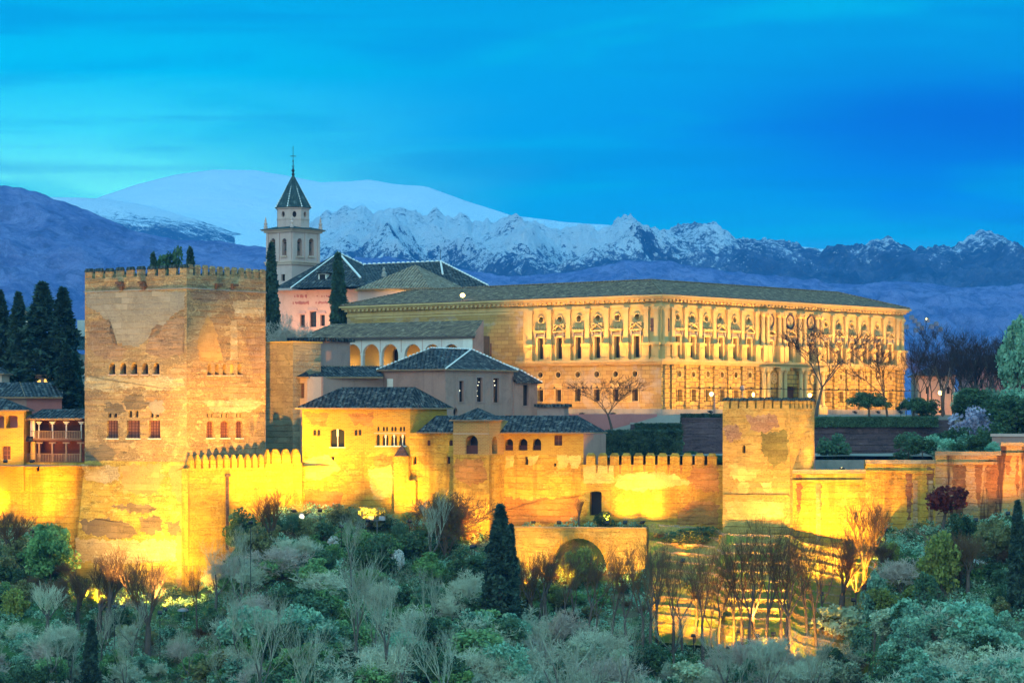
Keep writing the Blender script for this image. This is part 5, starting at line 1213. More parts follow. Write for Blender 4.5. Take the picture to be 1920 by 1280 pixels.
m.face(a, b, d, c); m.face(b, e, d); m.face(b - Vector((0, 0, .2)), b, a, a - Vector((0, 0, .2))); m.face(b, b - Vector((0, 0, .2)), e - Vector((0, 0, .2)), e); rf = m.build('roof', MT['roof_dark'], an); m = MB(); dashes(m, c, d); dashes(m, b, d); m.build('ridge_tiles', MT['ridge_mortar'], rf)
a, b = P(1008, 372), P(1058, 370)
lw = thing('low_garden_wall', 'low wall with a small tiled coping between the annex and the palace', 'wall', (a.x, a.y, -4)); g = Fr(a, b)
block(lw, [a, b, b + RD * 1, a + RD * 1], -9, g.z(763, 1030), MT['grey_plaster']); m = MB(); band(m, [a, b, b + RD, a + RD], g.z(763, 1030) + .003, g.z(757, 1030), .35, -.4); m.build('coping', MT['roof_dark'], lw)
# low tiled wing on the left of the plain hall
vL, vR = P(549, 371), P(576, 369.4); vE = P(718, 379.2)
lwg = thing('low_wing', 'low dark-roofed wing with one framed window, between the ruined wall and the plain hall', 'building', (vL.x, vL.y, -5))
g = Fr(vL, vR); zt = g.z(706, 562)
block(lwg, [vL, vR, vR + RD * 8, vL + RD * 8], -9, zt, MT['pink_plaster'], {0: [mkop(g, 553, 570.5, 718, 746, mat=MT['brown_wood'], depth=.3, mull=(2, 3), bar=.09, mmat=MT['lattice_wood'], sill=1, smat=MT['pink_plaster'])]})
g3 = Fr(vR + RD * 3, vE); m = MB(); wall_faces(m, g3, 0, g3.L, -9, zt, []); m.build('wall', MT['lilac_plaster'], lwg)
m = MB(); a, b, c = V3(P(544, 370), zt), V3(P(579, 368.6), zt), V3(P(719, 377.5), zt + .1); r1_, r2_ = V3(P(569, 374), Zp(686.5, 374)), V3(P(719, 382.5), Zp(687.5, 382.5)); e = V3(P(552, 379), zt)
bb = V3(P(583, 371), zt)
m.face(a, b, r1_); m.face(b, bb, r1_); m.face(bb, c, r2_, r1_); m.face(a, r1_, e); m.face(r1_, r2_, V3(P(719, 388), zt), e); rf = m.build('roof', MT['roof_dark'], lwg)
m = MB(); d = Vector((0, 0, -.22)); [m.face(p + d, q + d, q, p) for p, q in ((a, b), (b, bb), (bb, c))]; m.build('eaves', MT['eave'], rf); m = MB(); dashes(m, r1_, r2_, .1); m.build('ridge_tiles', MT['roof_warm'], rf)
# reddish doorway in the plain palace wing (tall, dark)
tD = fN.t(913.5); p = MB(); p.box(fN, tD - .95, tD + .95, .062, .1, fN.z(692, 913), fN.z(643.5, 913)); p.build('tall_door', MT['door_red'], pal)
# ------------------------------------------------------------------ houses at the left edge
def house(name, label, x0, y0, x1, y1, zb, ytop, mat, ops=None, deep=8, ym=None):
    a, b = P(x0, y0), P(x1, y1); g = Fr(a, b); t = thing(name, label, 'house', (a.x, a.y, zb)); z = g.z(ytop, ym or (x0 + x1) / 2)
    pl = [a, b, b + Vector((0, deep)), a + Vector((0, deep))]
    block(t, pl, zb - 4, z, mat, {0: ops(g)} if ops else None)
    return t, g, pl, z
a, b = P(-220, 366), P(190, 357.2); g = Fr(a, b)
lr = thing('lit_rampart', 'bright yellow lit rampart below the galleried houses at the left edge', 'wall', (a.x, a.y, Zp(985, 360)))
so = [mkop(g, 21.5, 26.5, 870, 885, 'arch', mat=MT['dark_room'], depth=.5, name='slit_window'), mkop(g, 68, 74, 871, 883, 'arch', mat=MT['dark_room'], depth=.5, name='slit_window')]
zt = g.z(866, 60); m = MB(); wall_faces(m, g, 0, g.L, Zp(1090, 360), zt, so); m.face(g.p(0, 0, zt), g.p(g.L, 0, zt), g.p(g.L, -3, zt), g.p(0, -3, zt)); m.build('wall', MT['rampart'], lr); panes(lr, g, so)
ytop = 866
# house with two open arches
def o1(g): return [mkop(g, -12, 7.5, 778, 802, 'arch', rise=.35, mat=MT['mauve_plaster'], depth=1.6), mkop(g, 10.5, 33, 778, 802, 'arch', rise=.35, mat=MT['mauve_plaster'], depth=1.6), mkop(g, 4.8, 20, 836, 861, mat=MT['shutter_red'], depth=.3, mull=(2, 3), mmat=MT['lattice_wood'], sill=1, smat=MT['ochre_plaster'])]
hA, gA_, plA, zA_ = house('arched_house', 'yellow lit house with two low open arches under a dark roof at the left edge', -90, 361.5, 44.5, 359.2, Zp(866, 360), 770.5, MT['hall_brick'], o1, 6)
cen = (plA[0] + plA[1] + plA[2] + plA[3]) / 4
hip_roof(hA, plA, zA_, (cen + Vector((-5, 0)), cen + Vector((1.5, 0))), zA_ + 1.75, MT['roof_dark'], .35, .16)
# house with the two wooden galleries
a, b = P(45.5, 361.4), P(153, 359.4); g = Fr(a, b); ga = thing('galleried_house', 'house front with two wooden balustraded galleries one above the other beside the tall tower', 'house', (a.x, a.y, Zp(866, 360)))
zf = [(788, 822.5), (828.5, 866)]
m = MB(); m.box(Fr(a + Vector((0, 3.2)), b + Vector((0, 3.2))), 0, g.L, -3, 0, Zp(870, 361), Zp(784, 361)); m.build('back_wall', MT['door_red'], ga)
m = MB(); m.box(g, 0, g.L, -3.1, .0, g.z(826, 100), g.z(822.5, 100)); m.box(g, 0, g.L, -3.1, .12, g.z(868, 100), g.z(865, 100)); m.box(g, 0, g.L, -.25, -.0, g.z(788, 100), g.z(784, 100)); m.build('floor_beam', MT['brown_wood'], ga)
for k_, (ya, yb) in enumerate(zf):
    for x in ((63, 72.5, 97.5, 123.5, 151.5) if k_ == 0 else (73, 97.5, 123.5, 150.5)):
        t = g.t(x); p = MB(); z0, z1 = g.z(yb, x), g.z(ya, x)
        if k_ == 0 and x == 63: p.box(g, g.t(56.3), g.t(64.5), -.4, -.02, z0, z1)
        elif k_ == 0: p.lathe(g.p(t, -.16, 0).xy, [(.14, z0), (.1, z0 + .2), (.09, z1 - .6), (.2, z1 - .3)], 8); p.box(g, t - .42, t + .42, -.26, -.05, z1 - .3, z1 - .15); p.box(g, t - .25, t + .25, -.26, -.051, z1 - .5, z1 - .3)
        else: p.box(g, t - .11, t + .11, -.26, -.04, z0, z1 - .2); p.box(g, t - .5, t + .5, -.25, -.05, z1 - .2, z1)
        p.build('post', MT['white_marble'] if k_ == 0 else MT['pale_wood'], ga)
    t0, t1 = g.t(57 if k_ == 0 else 44), g.L; zz = g.z(807.5 if k_ == 0 else 850, 100); z0 = g.z(yb, 100)
    p = MB(); p.box(g, t0, t1, -.1, -.0, zz - .08, zz); p.box(g, t0, t1, -.1, -.0, z0, z0 + .08); n = int((t1 - t0) / .24)
    for i in range(n): q = t0 + (t1 - t0) * (i + .5) / n; p.box(g, q - .04, q + .04, -.08, -.02, z0 + .082, zz - .082)
    p.build('balustrade', MT['pale_wood'], ga)
p = MB(); p.box(g, g.t(57), g.t(65), -.5, -.005, g.z(866, 60), g.z(828, 60)); p.build('pier', MT['ochre_plaster'], ga)
p = MB(); q0 = g.p(g.t(43), .75, g.z(827, 50)); q1 = g.p(g.t(66), .75, g.z(827, 50)); p.face(q0, q1, g.p(g.t(62), -.1, g.z(817, 50)), g.p(g.t(48), -.1, g.z(817, 50))); p.build('small_roof', MT['roof_dark'], ga)
m = MB(); e0, e1 = g.p(g.t(47), .7, g.z(784, 60)), g.p(g.L + .3, .7, g.z(783.5, 150)); r0, r1_ = g.p(g.t(62), -3.3, Zp(766.5, 363)), g.p(g.L + .6, -3.3, Zp(766.5, 363)); m.face(e0, e1, r1_, r0); m.face(e0, r0, g.p(g.t(47), -6, g.z(784, 60))); rf = m.build('roof', MT['roof_dark'], ga)
m = MB(); d = Vector((0, 0, -.2)); m.face(e0 + d, e1 + d, e1, e0); fe = Fr(e0.xy, e1.xy)
for i in range(int(fe.L / .42)): m.box(fe, i * .42, i * .42 + .22, -.5, .08, e0.z - .26, e0.z - .04)
m.build('eaves', MT['eave'], ga)
# long house behind with the wide teal roof
hB, gB_, plB, zB_ = house('long_roofed_house', 'long house with a wide blue-grey tiled roof behind the galleried house', -120, 371, 50, 368.5, -5, 744, MT['lilac_plaster'], None, 7)
m = MB(); a2, b2 = P(50, 368.6), P(116, 370.4); g2_ = Fr(a2, b2); wall_faces(m, g2_, 0, g2_.L, -9, g2_.z(743.5, 80), []); m.build('wall', MT['mauve_plaster'], hB)
m = MB(); E0, E1, E2 = V3(P(-125, 370.3), zB_), V3(P(47, 367.8), zB_), V3(P(118, 369.8), zB_); q0, q1, q2 = V3(P(-125, 376), Zp(716, 376)), V3(P(37, 374), Zp(716.5, 374)), V3(P(118, 376), Zp(716, 376))
m.face(E0, E1, q1, q0); m.face(E1, E2, q2, q1); m.face(q0, q1, q2, V3(P(118, 382), zB_), V3(P(-125, 382), zB_)); rf = m.build('roof', MT['roof_dark'], hB)
m = MB(); d = Vector((0, 0, -.22)); m.face(E0 + d, E1 + d, E1, E0); m.face(E1 + d, E2 + d, E2, E1); m.build('eaves', MT['eave'], rf); m = MB(); dashes(m, q1, E1, .07, .6, .95); m.build('ridge_tiles', MT['roof_warm'], rf)
def o3(g): return [mkop(g, x - 4, x + 4, 709, 717, 'arch', mat=MT['lit_room'], depth=.25, name='lit_window') for x in (72.3, 85.3, 98)]
hD, gD_, plD, zD_ = house('lantern_pavilion', 'small pavilion with three glowing arched windows under a shallow roof behind the long house', 63, 392, 112, 391, -3, 704, MT['grey_plaster'], o3, 5)
c = (plD[0] + plD[2]) / 2; hip_roof(hD, plD, zD_, (c + Vector((-.4, 0)), c + Vector((1.2, 0))), Zp(688, 394.5), MT['slate_green'], .5, .15)
hE, gE_, plE, zE_ = house('gable_house', 'white house with steep blue-green roof and chimney, half hidden by dark trees beside the tower', 128, 400, 185, 399, -2, 664, MT['white_plaster'], lambda g: [mkop(g, 137, 144, 668, 678, mat=MT['dark_room'], depth=.3)], 8)
m = MB(); E0, E1 = V3(P(116, 399), Zp(656, 399)), V3(P(188, 398), Zp(656, 398)); q0, q1 = V3(P(168, 404), Zp(598, 404)), V3(P(190, 404), Zp(598, 404)); m.face(E0, E1, q1, q0); m.face(E0, q0, V3(P(116, 410), Zp(656, 410))); rf = m.build('roof', MT['slate_green'], hE)
m = MB(); m.box(Fr(P(145, 400), P(158, 400)), 0, 1.0, -1, 0, Zp(630, 400), Zp(600, 400)); m.build('chimney', MT['white_plaster'], hE)
hF, gF_, plF, zF_ = house('pink_house', 'small pink house corner at the far left edge under the cypresses', -40, 384, 3, 383, -3, 702, MT['pink_plaster'], None, 6)
c = (plF[0] + plF[2]) / 2; hip_roof(hF, plF, zF_, (c + Vector((-.4, 0)), c + Vector((.4, 0))), zF_ + 1.4, MT['roof_dark'], .5, .15)
hG, gG_, plG, zG_ = house('hill_house', 'little pale house with a flat green roof between the left cypresses, far up the slope', 43, 452, 58, 452, 14, 585, MT['white_plaster'], None, 5)
hip_roof(hG, plG, zG_, ((plG[0] + plG[2]) / 2,) * 2, zG_ + 1.1, MT['slate_green'], .5, .12)

# ------------------------------------------------------------------ terraces between rampart and palace
def longwall(name, label, pts, ytop, mat, cope=None, thick=1.0, zb=-10, yc=3):
    t = thing(name, label, 'wall', (P(*pts[0]).x, pts[0][1], zb + 3))
    for (xa, ya), (xb, yb) in zip(pts, pts[1:]):
        g = Fr(P(xa, ya), P(xb, yb)); z = g.z(ytop, (xa + xb) / 2); m = MB(); m.box(g, 0, g.L, -thick, 0, zb, z); m.build('wall', MT[mat], t)
        if cope: m = MB(); m.box(g, -.05, g.L + .05, -thick - .15, .15, z + .003, z + .25); m.build('coping', MT[cope], t)
    return t
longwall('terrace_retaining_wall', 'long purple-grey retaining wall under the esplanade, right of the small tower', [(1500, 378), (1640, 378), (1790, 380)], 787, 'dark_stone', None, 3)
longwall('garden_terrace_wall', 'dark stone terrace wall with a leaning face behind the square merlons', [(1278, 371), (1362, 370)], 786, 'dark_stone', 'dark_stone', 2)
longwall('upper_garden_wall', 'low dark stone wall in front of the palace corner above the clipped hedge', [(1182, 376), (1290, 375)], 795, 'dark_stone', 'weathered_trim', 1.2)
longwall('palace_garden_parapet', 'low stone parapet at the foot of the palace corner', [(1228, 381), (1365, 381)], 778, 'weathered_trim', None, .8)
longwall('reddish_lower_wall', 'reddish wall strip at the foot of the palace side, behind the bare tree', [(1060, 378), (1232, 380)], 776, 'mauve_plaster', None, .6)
longwall('low_path_wall', 'low wall of the path just above the stepped rampart, right of the small tower', [(1527, 352), (1700, 351)], 862, 'weathered_trim', None, .6)
longwall('slope_path_wall', 'short brown wall at the top of the shrubby slope under the red tree', [(1650, 338.5), (1712, 338)], 985, 'hall_brick', 'old_wall', .5, -20)
hH, gH_, plH, zH_ = house('red_garden_house', 'long reddish house with a flat tiled roof behind the bare trees at the right', 1818, 452, 1990, 452, 1, 690, MT['mauve_plaster'], lambda g: [mkop(g, x - 3, x + 3, 712, 728, mat=MT['dark_room'], depth=.3) for x in (1840, 1862, 1886)], 10)
hip_roof(hH, plH, zH_, ((plH[0] + plH[3]) / 2 + Vector((4, 0)), (plH[1] + plH[2]) / 2 + Vector((-4, 0))), zH_ + 2.2, MT['roof_warm'], .6, .2)
hI, gI_, plI, zI_ = house('lamplit_house', 'small warm lamplit house front between the bare trees right of the palace', 1722, 440, 1790, 440, 0, 706, MT['pink_plaster'], lambda g: [mkop(g, 1736, 1742, 725, 738, mat=MT['dark_room'], depth=.3), mkop(g, 1775, 1781, 725, 738, mat=MT['dark_room'], depth=.3)], 8)
hip_roof(hI, plI, zI_, ((plI[0] + plI[3]) / 2 + Vector((3, 0)), (plI[1] + plI[2]) / 2 + Vector((-3, 0))), zI_ + 1.8, MT['roof_dark'], .5, .2)
rr = random.Random(9)
for i, (x, y) in enumerate(((1709, 594), (1715, 600), (1722, 607), (1737, 599), (1700, 612), (1728, 614), (1745, 611), (1756, 606), (1690, 618), (1717, 618), (1764, 616))):   # village on the hillside
    w_ = rr.uniform(3, 5); Y = 2800; q = P(x, Y); g = Fr(q, q + Vector((w_ * .8, 1.2))); z = Zp(y, Y)
    t = thing('village_house', 'tiny pale village house on the dark hillside right of the palace', 'house', (q.x, q.y, z - 5), 'village houses on the far hillside')
    m = MB(); m.box(g, 0, g.L, -5, 0, z - 3, z + .8); m.build('wall', MT['grey_plaster'], t); m = MB(); zz = z + .81; m.box(g, -.3, g.L + .3, -5.3, .3, zz, zz + 1.4, top=1.2); m.build('roof', MT['roof_warm'], t)
q = P(1737, 2790); z = Zp(599.5, 2790); vl = thing('village_lamp', 'one yellow street light among the village houses on the far hillside', 'lamp', (q.x, q.y, z - 6)); m = MB(); m.tube((q.x, q.y, z - 6), (q.x, q.y, z), .3); m.build('post', MT['iron'], vl); m = MB(); m.lathe(q, [(.1, z), (.6, z + .5), (.7, z + 1.3), (.1, z + 2)], 8); m.build('lens', MT['lamp_warm'], vl)

# ------------------------------------------------------------------ lamps and small things
def lamp_post(px, py, h, label, kind='ball', mat='lamp_white', wh=None, g=None):
    q = ground_at(px, py) if wh is None else wh
    t = thing('street_lamp', label, 'lamp', q, g)
    m = MB(); m.tube(q, q + Vector((0, 0, h)), .07, .05); 
    if kind == 'twin': m.tube(q + Vector((-.9, 0, h - .1)), q + Vector((.9, 0, h - .1)), .05)
    m.build('post', MT['grey_metal'], t)
    if kind == 'twin':
        for sx in (-1, 1): m = MB(); f_ = Fr(q.xy + Vector((sx * .75 - .45, .2)), q.xy + Vector((sx * .75 + .45, -.1))); m.box(f_, 0, .9, -.3, .3, q.z + h - .05, q.z + h + .5, top=.06); m.build('floodlight_head', MT['grey_metal'], t)
    elif kind == 'mushroom':
        m = MB(); m.lathe(q.xy, [(.15, q.z + h - .15), (.75, q.z + h), (.6, q.z + h + .25), (.1, q.z + h + .4)], 14); m.build('lamp_shade', MT['grey_metal'], t)
    else:
        m = MB(); m.lathe(q.xy, [(.12, q.z + h - .05), (.3, q.z + h + .1), (.36, q.z + h + .35), (.2, q.z + h + .6)], 10); m.build('lamp_shade', MT[mat], t); m = MB(); m.lathe(q.xy, [(.4, q.z + h + .602), (.1, q.z + h + .8)], 10); m.build('cap', MT['grey_metal'], t)
    return t
lamp_post(565.5, 998, 1.9, 'small lit lamp post in the bushes below the crenellated wall')
lamp_post(707, 1000, 1.9, 'post with two dark floodlight heads in the bushes below the brick hall', 'twin')
lamp_post(343, 1172, 2.1, 'mushroom-shaped grey lamp post on the grass below the tall tower', 'mushroom')
q = P(1392, 380.5); lamp_post(0, 0, 3.6, 'unlit lantern post in front of the palace, left of the portal', 'ball', 'grey_metal', V3(q, 0))
for x, lab in ((1326.5, 'lit lantern on the palace wall beside the third lower window'), (1511, 'lit lantern beside the palace portal behind the big bare tree'), (1405, 'small lit lantern on the palace wall just left of the portal')):
    t = fW.t(x); q = fW.p(t, .75, 3.0); th2 = thing('wall_lantern', lab, 'lamp', q); m = MB(); m.box(fW, t - .04, t + .04, .36, .74, 3.5, 3.58); m.build('bracket', MT['iron'], th2)
    m = MB(); s_ = .28 if x != 1405 else .18; m.lathe(q.xy, [(.1, 2.9), (s_, 3.05), (s_ * 1.1, 3.4), (.08, 3.55)], 8); m.build('glass', MT['lamp_warm'], th2)
q = P(1763, 436); lamp_post(0, 0, 3.4, 'lit street lamp glowing among the bare trees right of the palace', 'ball', 'lamp_warm', V3(q, .1))
q = P(1339.5, 379.5); sc = thing('stone_cross', 'slim grey stone cross on a tall shaft in front of the palace', 'cross', V3(q, -.3)); m = MB(); m.lathe(q, [(.45, -.4), (.4, .1), (.16, .25), (.11, 2.2), (.22, 2.3), (.1, 2.45)], 8); m.build('shaft', MT['grey_plaster'], sc)
g = Fr(q + Vector((-.6, 0)), q + Vector((.6, 0))); m = MB(); m.box(g, .52, .68, -.08, .08, 2.45, 3.3); m.box(g, .25, .95, -.079, .079, 2.9, 3.02); m.build('cross_arms', MT['grey_plaster'], sc)
q = P(1688, 379.2); sg = thing('notice_board', 'small pale notice board on the esplanade by the umbrella-shaped tree', 'sign', V3(q, 0)); g = Fr(q, q + Vector((1.0, 0))); m = MB(); m.box(g, 0, 1, -.06, 0, .7, 2.0); m.build('panel', MT['pink_plaster'], sg); m = MB(); m.box(g, .05, .13, -.05, -.01, -.2, .699); m.box(g, .87, .95, -.05, -.01, -.2, .699); m.build('leg', MT['iron'], sg)
# ------------------------------------------------------------------ vegetation: meshes grown once, then set out plant by plant
def np_mesh(name, V, Fc, mat):
    me = bpy.data.meshes.new(name); n, kf = Fc.shape
    me.vertices.add(len(V)); me.vertices.foreach_set('co', np.asarray(V, np.float32).ravel())
    me.loops.add(n * kf); me.loops.foreach_set('vertex_index', Fc.astype(np.int32).ravel())
    me.polygons.add(n); me.polygons.foreach_set('loop_start', np.arange(0, n * kf, kf, dtype=np.int32))
    me.update(calc_edges=True); me.materials.append(MT[mat]); return me
def tubes(name, segs, mat, sides=3):
    S = np.array(segs, np.float64); a, b, r0, r1 = S[:, 0:3], S[:, 3:6], S[:, 6:7], S[:, 7:8]
    d = b - a; d /= np.maximum(np.linalg.norm(d, axis=1, keepdims=True), 1e-6)
    ref = np.where(np.abs(d[:, 2:3]) < .9, np.array([[0, 0, 1.]]), np.array([[1., 0, 0]]))
    u = np.cross(d, ref); u /= np.linalg.norm(u, axis=1, keepdims=True); v = np.cross(d, u)
    n = len(S); V = np.zeros((n, 2 * sides, 3))
    for i in range(sides):
        c, s = math.cos(2 * math.pi * i / sides), math.sin(2 * math.pi * i / sides)
        V[:, i] = a + (u * c + v * s) * r0; V[:, sides + i] = b + (u * c + v * s) * r1
    base = (np.arange(n) * 2 * sides)[:, None]
    Fc = np.concatenate([base + np.array([[i, (i + 1) % sides, sides + (i + 1) % sides, sides + i]]) for i in range(sides)])
    return np_mesh(name, V.reshape(-1, 3), Fc, mat)
def leaves(name, pts, size, mat, rg, up=.35, asp=.6):
    n = len(pts); nr = rg.normal(size=(n, 3)); nr[:, 2] += up; nr /= np.linalg.norm(nr, axis=1, keepdims=True)
    t = np.cross(nr, rg.normal(size=(n, 3))); t /= np.linalg.norm(t, axis=1, keepdims=True); b = np.cross(nr, t)
    s = (size * rg.uniform(.6, 1.4, n))[:, None]
    V = np.stack([pts - t * s, pts - b * s * asp, pts + t * s, pts + b * s * asp], 1)
    return np_mesh(name, V.reshape(-1, 3), np.arange(4 * n).reshape(n, 4), mat)

def grow(rng, trunk_h, trunk_r, levels, h, spread=.55, up=.5, wig=.15, rmin=.012, lean=0.0, start=None, d0=None):
    """segments (wood, twigs) of a leafless tree"""
    wood, tw = [], []
    def rec(p, d, r, L, lv):
        n = 2 if lv else 3
        q = p
        for i in range(n):
            wg = wig if lv else wig * .35
            d2 = (d + Vector((rng.gauss(0, wg), rng.gauss(0, wg), rng.gauss(0, wg * .6) + up * .12))).normalized()
            e = q + d2 * (L / n); ra, rb = r * (1 - .3 * i / n), r * (1 - .3 * (i + 1) / n)
            (wood if lv <= 1 else tw).append((*q, *e, ra, rb)); q = e; d = d2
            if lv >= 1 and lv < len(levels) and i < n - 1: child(q, d, rb, L * .8, lv)
        if lv < len(levels):
            for j in range(levels[lv]): child(q, d, r * .7, L, lv)
    def child(q, d, r, L, lv):
        ax = Vector((rng.gauss(0, 1), rng.gauss(0, 1), rng.gauss(0, .5))).normalized()
        dd = (d + ax * spread * rng.uniform(.6, 1.3) + Vector((0, 0, up * .5))).normalized()
        rec(q, dd, max(rmin, r * rng.uniform(.5, .7)), L * rng.uniform(.55, .85), lv + 1)
    rec(Vector((0, 0, 0)) if start is None else start, (Vector((lean, 0, 1)) if d0 is None else d0).normalized(), trunk_r, trunk_h, 0)
    zs = max([s[5] for s in tw + wood]); k_ = h / zs
    f = lambda s: tuple(v * k_ for v in s[:6]) + s[6:]
    return [f(s) for s in wood], [f(s) for s in tw]
PROTO = {}
def proto(kind, parts): PROTO.setdefault(kind, []).append(parts)
rng = random.Random(4); rg = np.random.default_rng(4)
for i in range(5):                                         # pollarded trees, 7 m, long upright shoots
    w_, t_ = grow(rng, 2.6, .30, [5, 4, 5, 4], 7.0, .66, .7, .13, .014, rng.uniform(-.1, .1))
    for mt_, tm, nm in (('bark', 'twig_brown', 'pollard'), ('bark', 'twig_dark', 'dark_bare'), ('bark_grey', 'twig_grey', 'grey_bare')): proto(nm, [('trunk', tubes('trunk', w_, mt_, 5)), ('twigs', tubes('twigs', t_, tm))])
for i in range(4):                                         # tall slender bare trees, 12 m
    w_, t_ = grow(rng, 4.2, .2, [3, 4, 4, 4], 12.0, .50, .66, .12, .009, rng.uniform(-.15, .15))
    for mt_, tm, nm in (('bark', 'twig_brown', 'slender'), ('bark_grey', 'twig_ash', 'grey_slender'), ('bark', 'twig_dark', 'dark_slender')): proto(nm, [('trunk', tubes('trunk', w_, mt_, 5)), ('twigs', tubes('twigs', t_, tm))])
for i in range(3):                                         # forked park trees, 12 m, wide fine crown
    w_, t_ = grow(rng, 3.4, .15, [4, 4, 5, 6], 12.0, .66, .4, .15, .013)
    proto('wide_bare', [('trunk', tubes('trunk', w_, 'bark', 6)), ('twigs', tubes('twigs', t_, 'twig_dark'))])
for i in range(6):                                         # fuzzy grey bushes made of fine twigs, 4 m
    t_ = []; w_ = []
    for st in range(7):
        a = rng.uniform(0, 6.28); ww, tt = grow(rng, 1.3, .05, [4, 4, 4, 3], rng.uniform(2.6, 4.0), .95, .2, .30, .016, 0, None, Vector((math.cos(a) * rng.uniform(0, .7), math.sin(a) * rng.uniform(0, .7), 1)))
        w_ += ww; t_ += tt
    for mt_, tm, nm in (('bark_grey', 'twig_grey', 'grey_bush'), ('bark', 'twig_brown', 'brown_bush'), ('bark_grey', 'twig_lilac', 'lilac_bush')): proto(nm, [('stems', tubes('stems', w_, mt_, 4)), ('twigs', tubes('twigs', t_, tm))])
def blob_pts(rg, n, nb, shape, fill=.55):
    """leaf positions: shells of many small lumps inside the outline"""
    c = []
    while len(c) < nb:
        p = rg.uniform(-1, 1, 3)
        if shape(p) : c.append(p)
    c = np.array(c); r = rg.uniform(.18, .42, nb) * fill / .55
    i = rg.integers(0, nb, n); d = rg.normal(size=(n, 3)); d /= np.linalg.norm(d, axis=1, keepdims=True)
    return c[i] + d * (r[i] * rg.uniform(.35, 1.05, n) ** .5)[:, None]
dome = lambda p: p[0] ** 2 + p[1] ** 2 + p[2] ** 2 < .72 and p[2] > -.75
for lm in ('dark_leaf', 'green_leaf', 'grey_leaf', 'teal_leaf', 'lime_leaf', 'olive_leaf', 'blossom_leaf', 'white_blossom'):
    for i in range(3):
        P_ = blob_pts(rg, 3000, 34, dome) * np.array([1.9, 1.9, 1.7]) + np.array([0, 0, 2.0])
        w_, t_ = grow(rng, .9, .09, [4, 3], 2.9, .7, .4)
        proto(lm.replace('_leaf', '_shrub') if 'white' not in lm else 'white_shrub', [('stems', tubes('stems', w_ + t_, 'bark', 4)), ('foliage', leaves('foliage', P_, .15, lm, rg))])
for i in range(4):                                         # cypress, 12 m
    n = 4200; h = rg.uniform(0.02, 1, n) ** .85; prof = np.where(h < .12, .55 + h * 3.75, 1.0) * (1 - np.maximum(0, h - .12) / .88) ** .72
    a = rg.uniform(0, 6.283, n); lob = 1 + .22 * np.sin(a * 3 + h * 14 + i) + .16 * np.sin(a * 5 - h * 31 + 2 * i) + .12 * np.sin(h * 60 + a)
    r = 1.35 * prof * lob * rg.uniform(.55, 1.05, n) ** .5 + .05
    P_ = np.stack([np.cos(a) * r, np.sin(a) * r, .5 + h * 11.4], 1)
    proto('cypress', [('trunk', tubes('trunk', [(0, 0, 0, 0, 0, 9, .22, .05)], 'bark', 6)), ('foliage', leaves('foliage', P_, .30, 'cypress_leaf', rg, .9, .45))])
for i in range(2):                                         # umbrella-clipped trees, 4 m
    P_ = blob_pts(rg, 3600, 60, lambda p: p[0] ** 2 + p[1] ** 2 < .8 and 0 < p[2] < .95 * (1 - .75 * (p[0] ** 2 + p[1] ** 2)), .34) * np.array([2.9, 2.9, 2.0]) + np.array([0, 0, 1.75])
    w_, t_ = grow(rng, 1.0, .17, [5, 3], 2.6, .9, .2)
    proto('umbrella', [('trunk', tubes('trunk', w_ + t_, 'bark', 5)), ('foliage', leaves('foliage', P_, .16, 'dark_leaf', rg, .6))])
P_ = blob_pts(rg, 2600, 30, dome) * np.array([3.4, 3.4, 2.6]) + np.array([0, 0, 6.0]); P_ = np.concatenate([P_, blob_pts(rg, 1200, 16, dome) * np.array([2, 2, 2.2]) + np.array([.6, 0, 8.2])])
w_, t_ = grow(rng, 3.0, .3, [4, 4, 3], 8.6, .6, .5)
for lm in ('dark_leaf', 'teal_leaf', 'green_leaf'): proto(lm.replace('_leaf', '_tree'), [('trunk', tubes('trunk', w_ + t_, 'bark', 5)), ('foliage', leaves('foliage', P_, .24, lm, rg))])
P_ = np.concatenate([np.array(s[3:6])[None] + rg.normal(size=(9, 3)) * .16 for s in grow(random.Random(8), 1.5, .16, [5, 3, 3], 4.2, .8, .35)[1][::2]])
w_, t_ = grow(random.Random(8), 1.5, .16, [5, 3, 3], 4.2, .8, .35)
proto('red_tree', [('trunk', tubes('trunk', w_ + t_, 'bark', 5)), ('foliage', leaves('foliage', P_, .22, 'red_leaf', rg))])
HGT = dict(pollard=7, dark_bare=7, grey_bare=7, slender=12, grey_slender=12, dark_slender=12, wide_bare=12, grey_bush=3.6, brown_bush=3.6, lilac_bush=3.6, cypress=12, umbrella=3.6, dark_tree=10.5, teal_tree=10.5, green_tree=10.5, red_tree=4.2)
HW = dict(cypress=2.9, umbrella=6, pollard=5, slender=5, wide_bare=9, grey_bush=4.5)
VN = dict(pollard='bare_tree', dark_bare='bare_tree', grey_bare='bare_tree', slender='bare_tree', grey_slender='bare_tree', dark_slender='bare_tree', wide_bare='bare_tree', grey_bush='bare_shrub', brown_bush='bare_shrub', lilac_bush='bare_shrub', cypress='cypress_tree', umbrella='clipped_tree', dark_tree='evergreen_tree', teal_tree='evergreen_tree', green_tree='evergreen_tree', red_tree='red_leaved_tree')
prng = random.Random(77)
def plant(kind, q, h, label, wr=1.0, group=None, var=None, tilt=0.0, cat=None):
    ps = PROTO[kind]; ps = ps[(prng.randrange(len(ps)) if var is None else var % len(ps))]
    s = h / HGT.get(kind, 3.75)
    nm = VN.get(kind, 'evergreen_bush' if kind == 'dark_shrub' else 'shrub')
    t = thing(nm, label, cat or ('tree' if 'tree' in nm else 'shrub'), q, group)
    t.rotation_euler = (prng.uniform(-.04, .04), tilt, prng.uniform(0, 6.28)); t.scale = (s * wr, s * wr, s)
    for n_, me in ps:
        o = bpy.data.objects.new(n_, me); COL.objects.link(o); o.parent = t
    return t
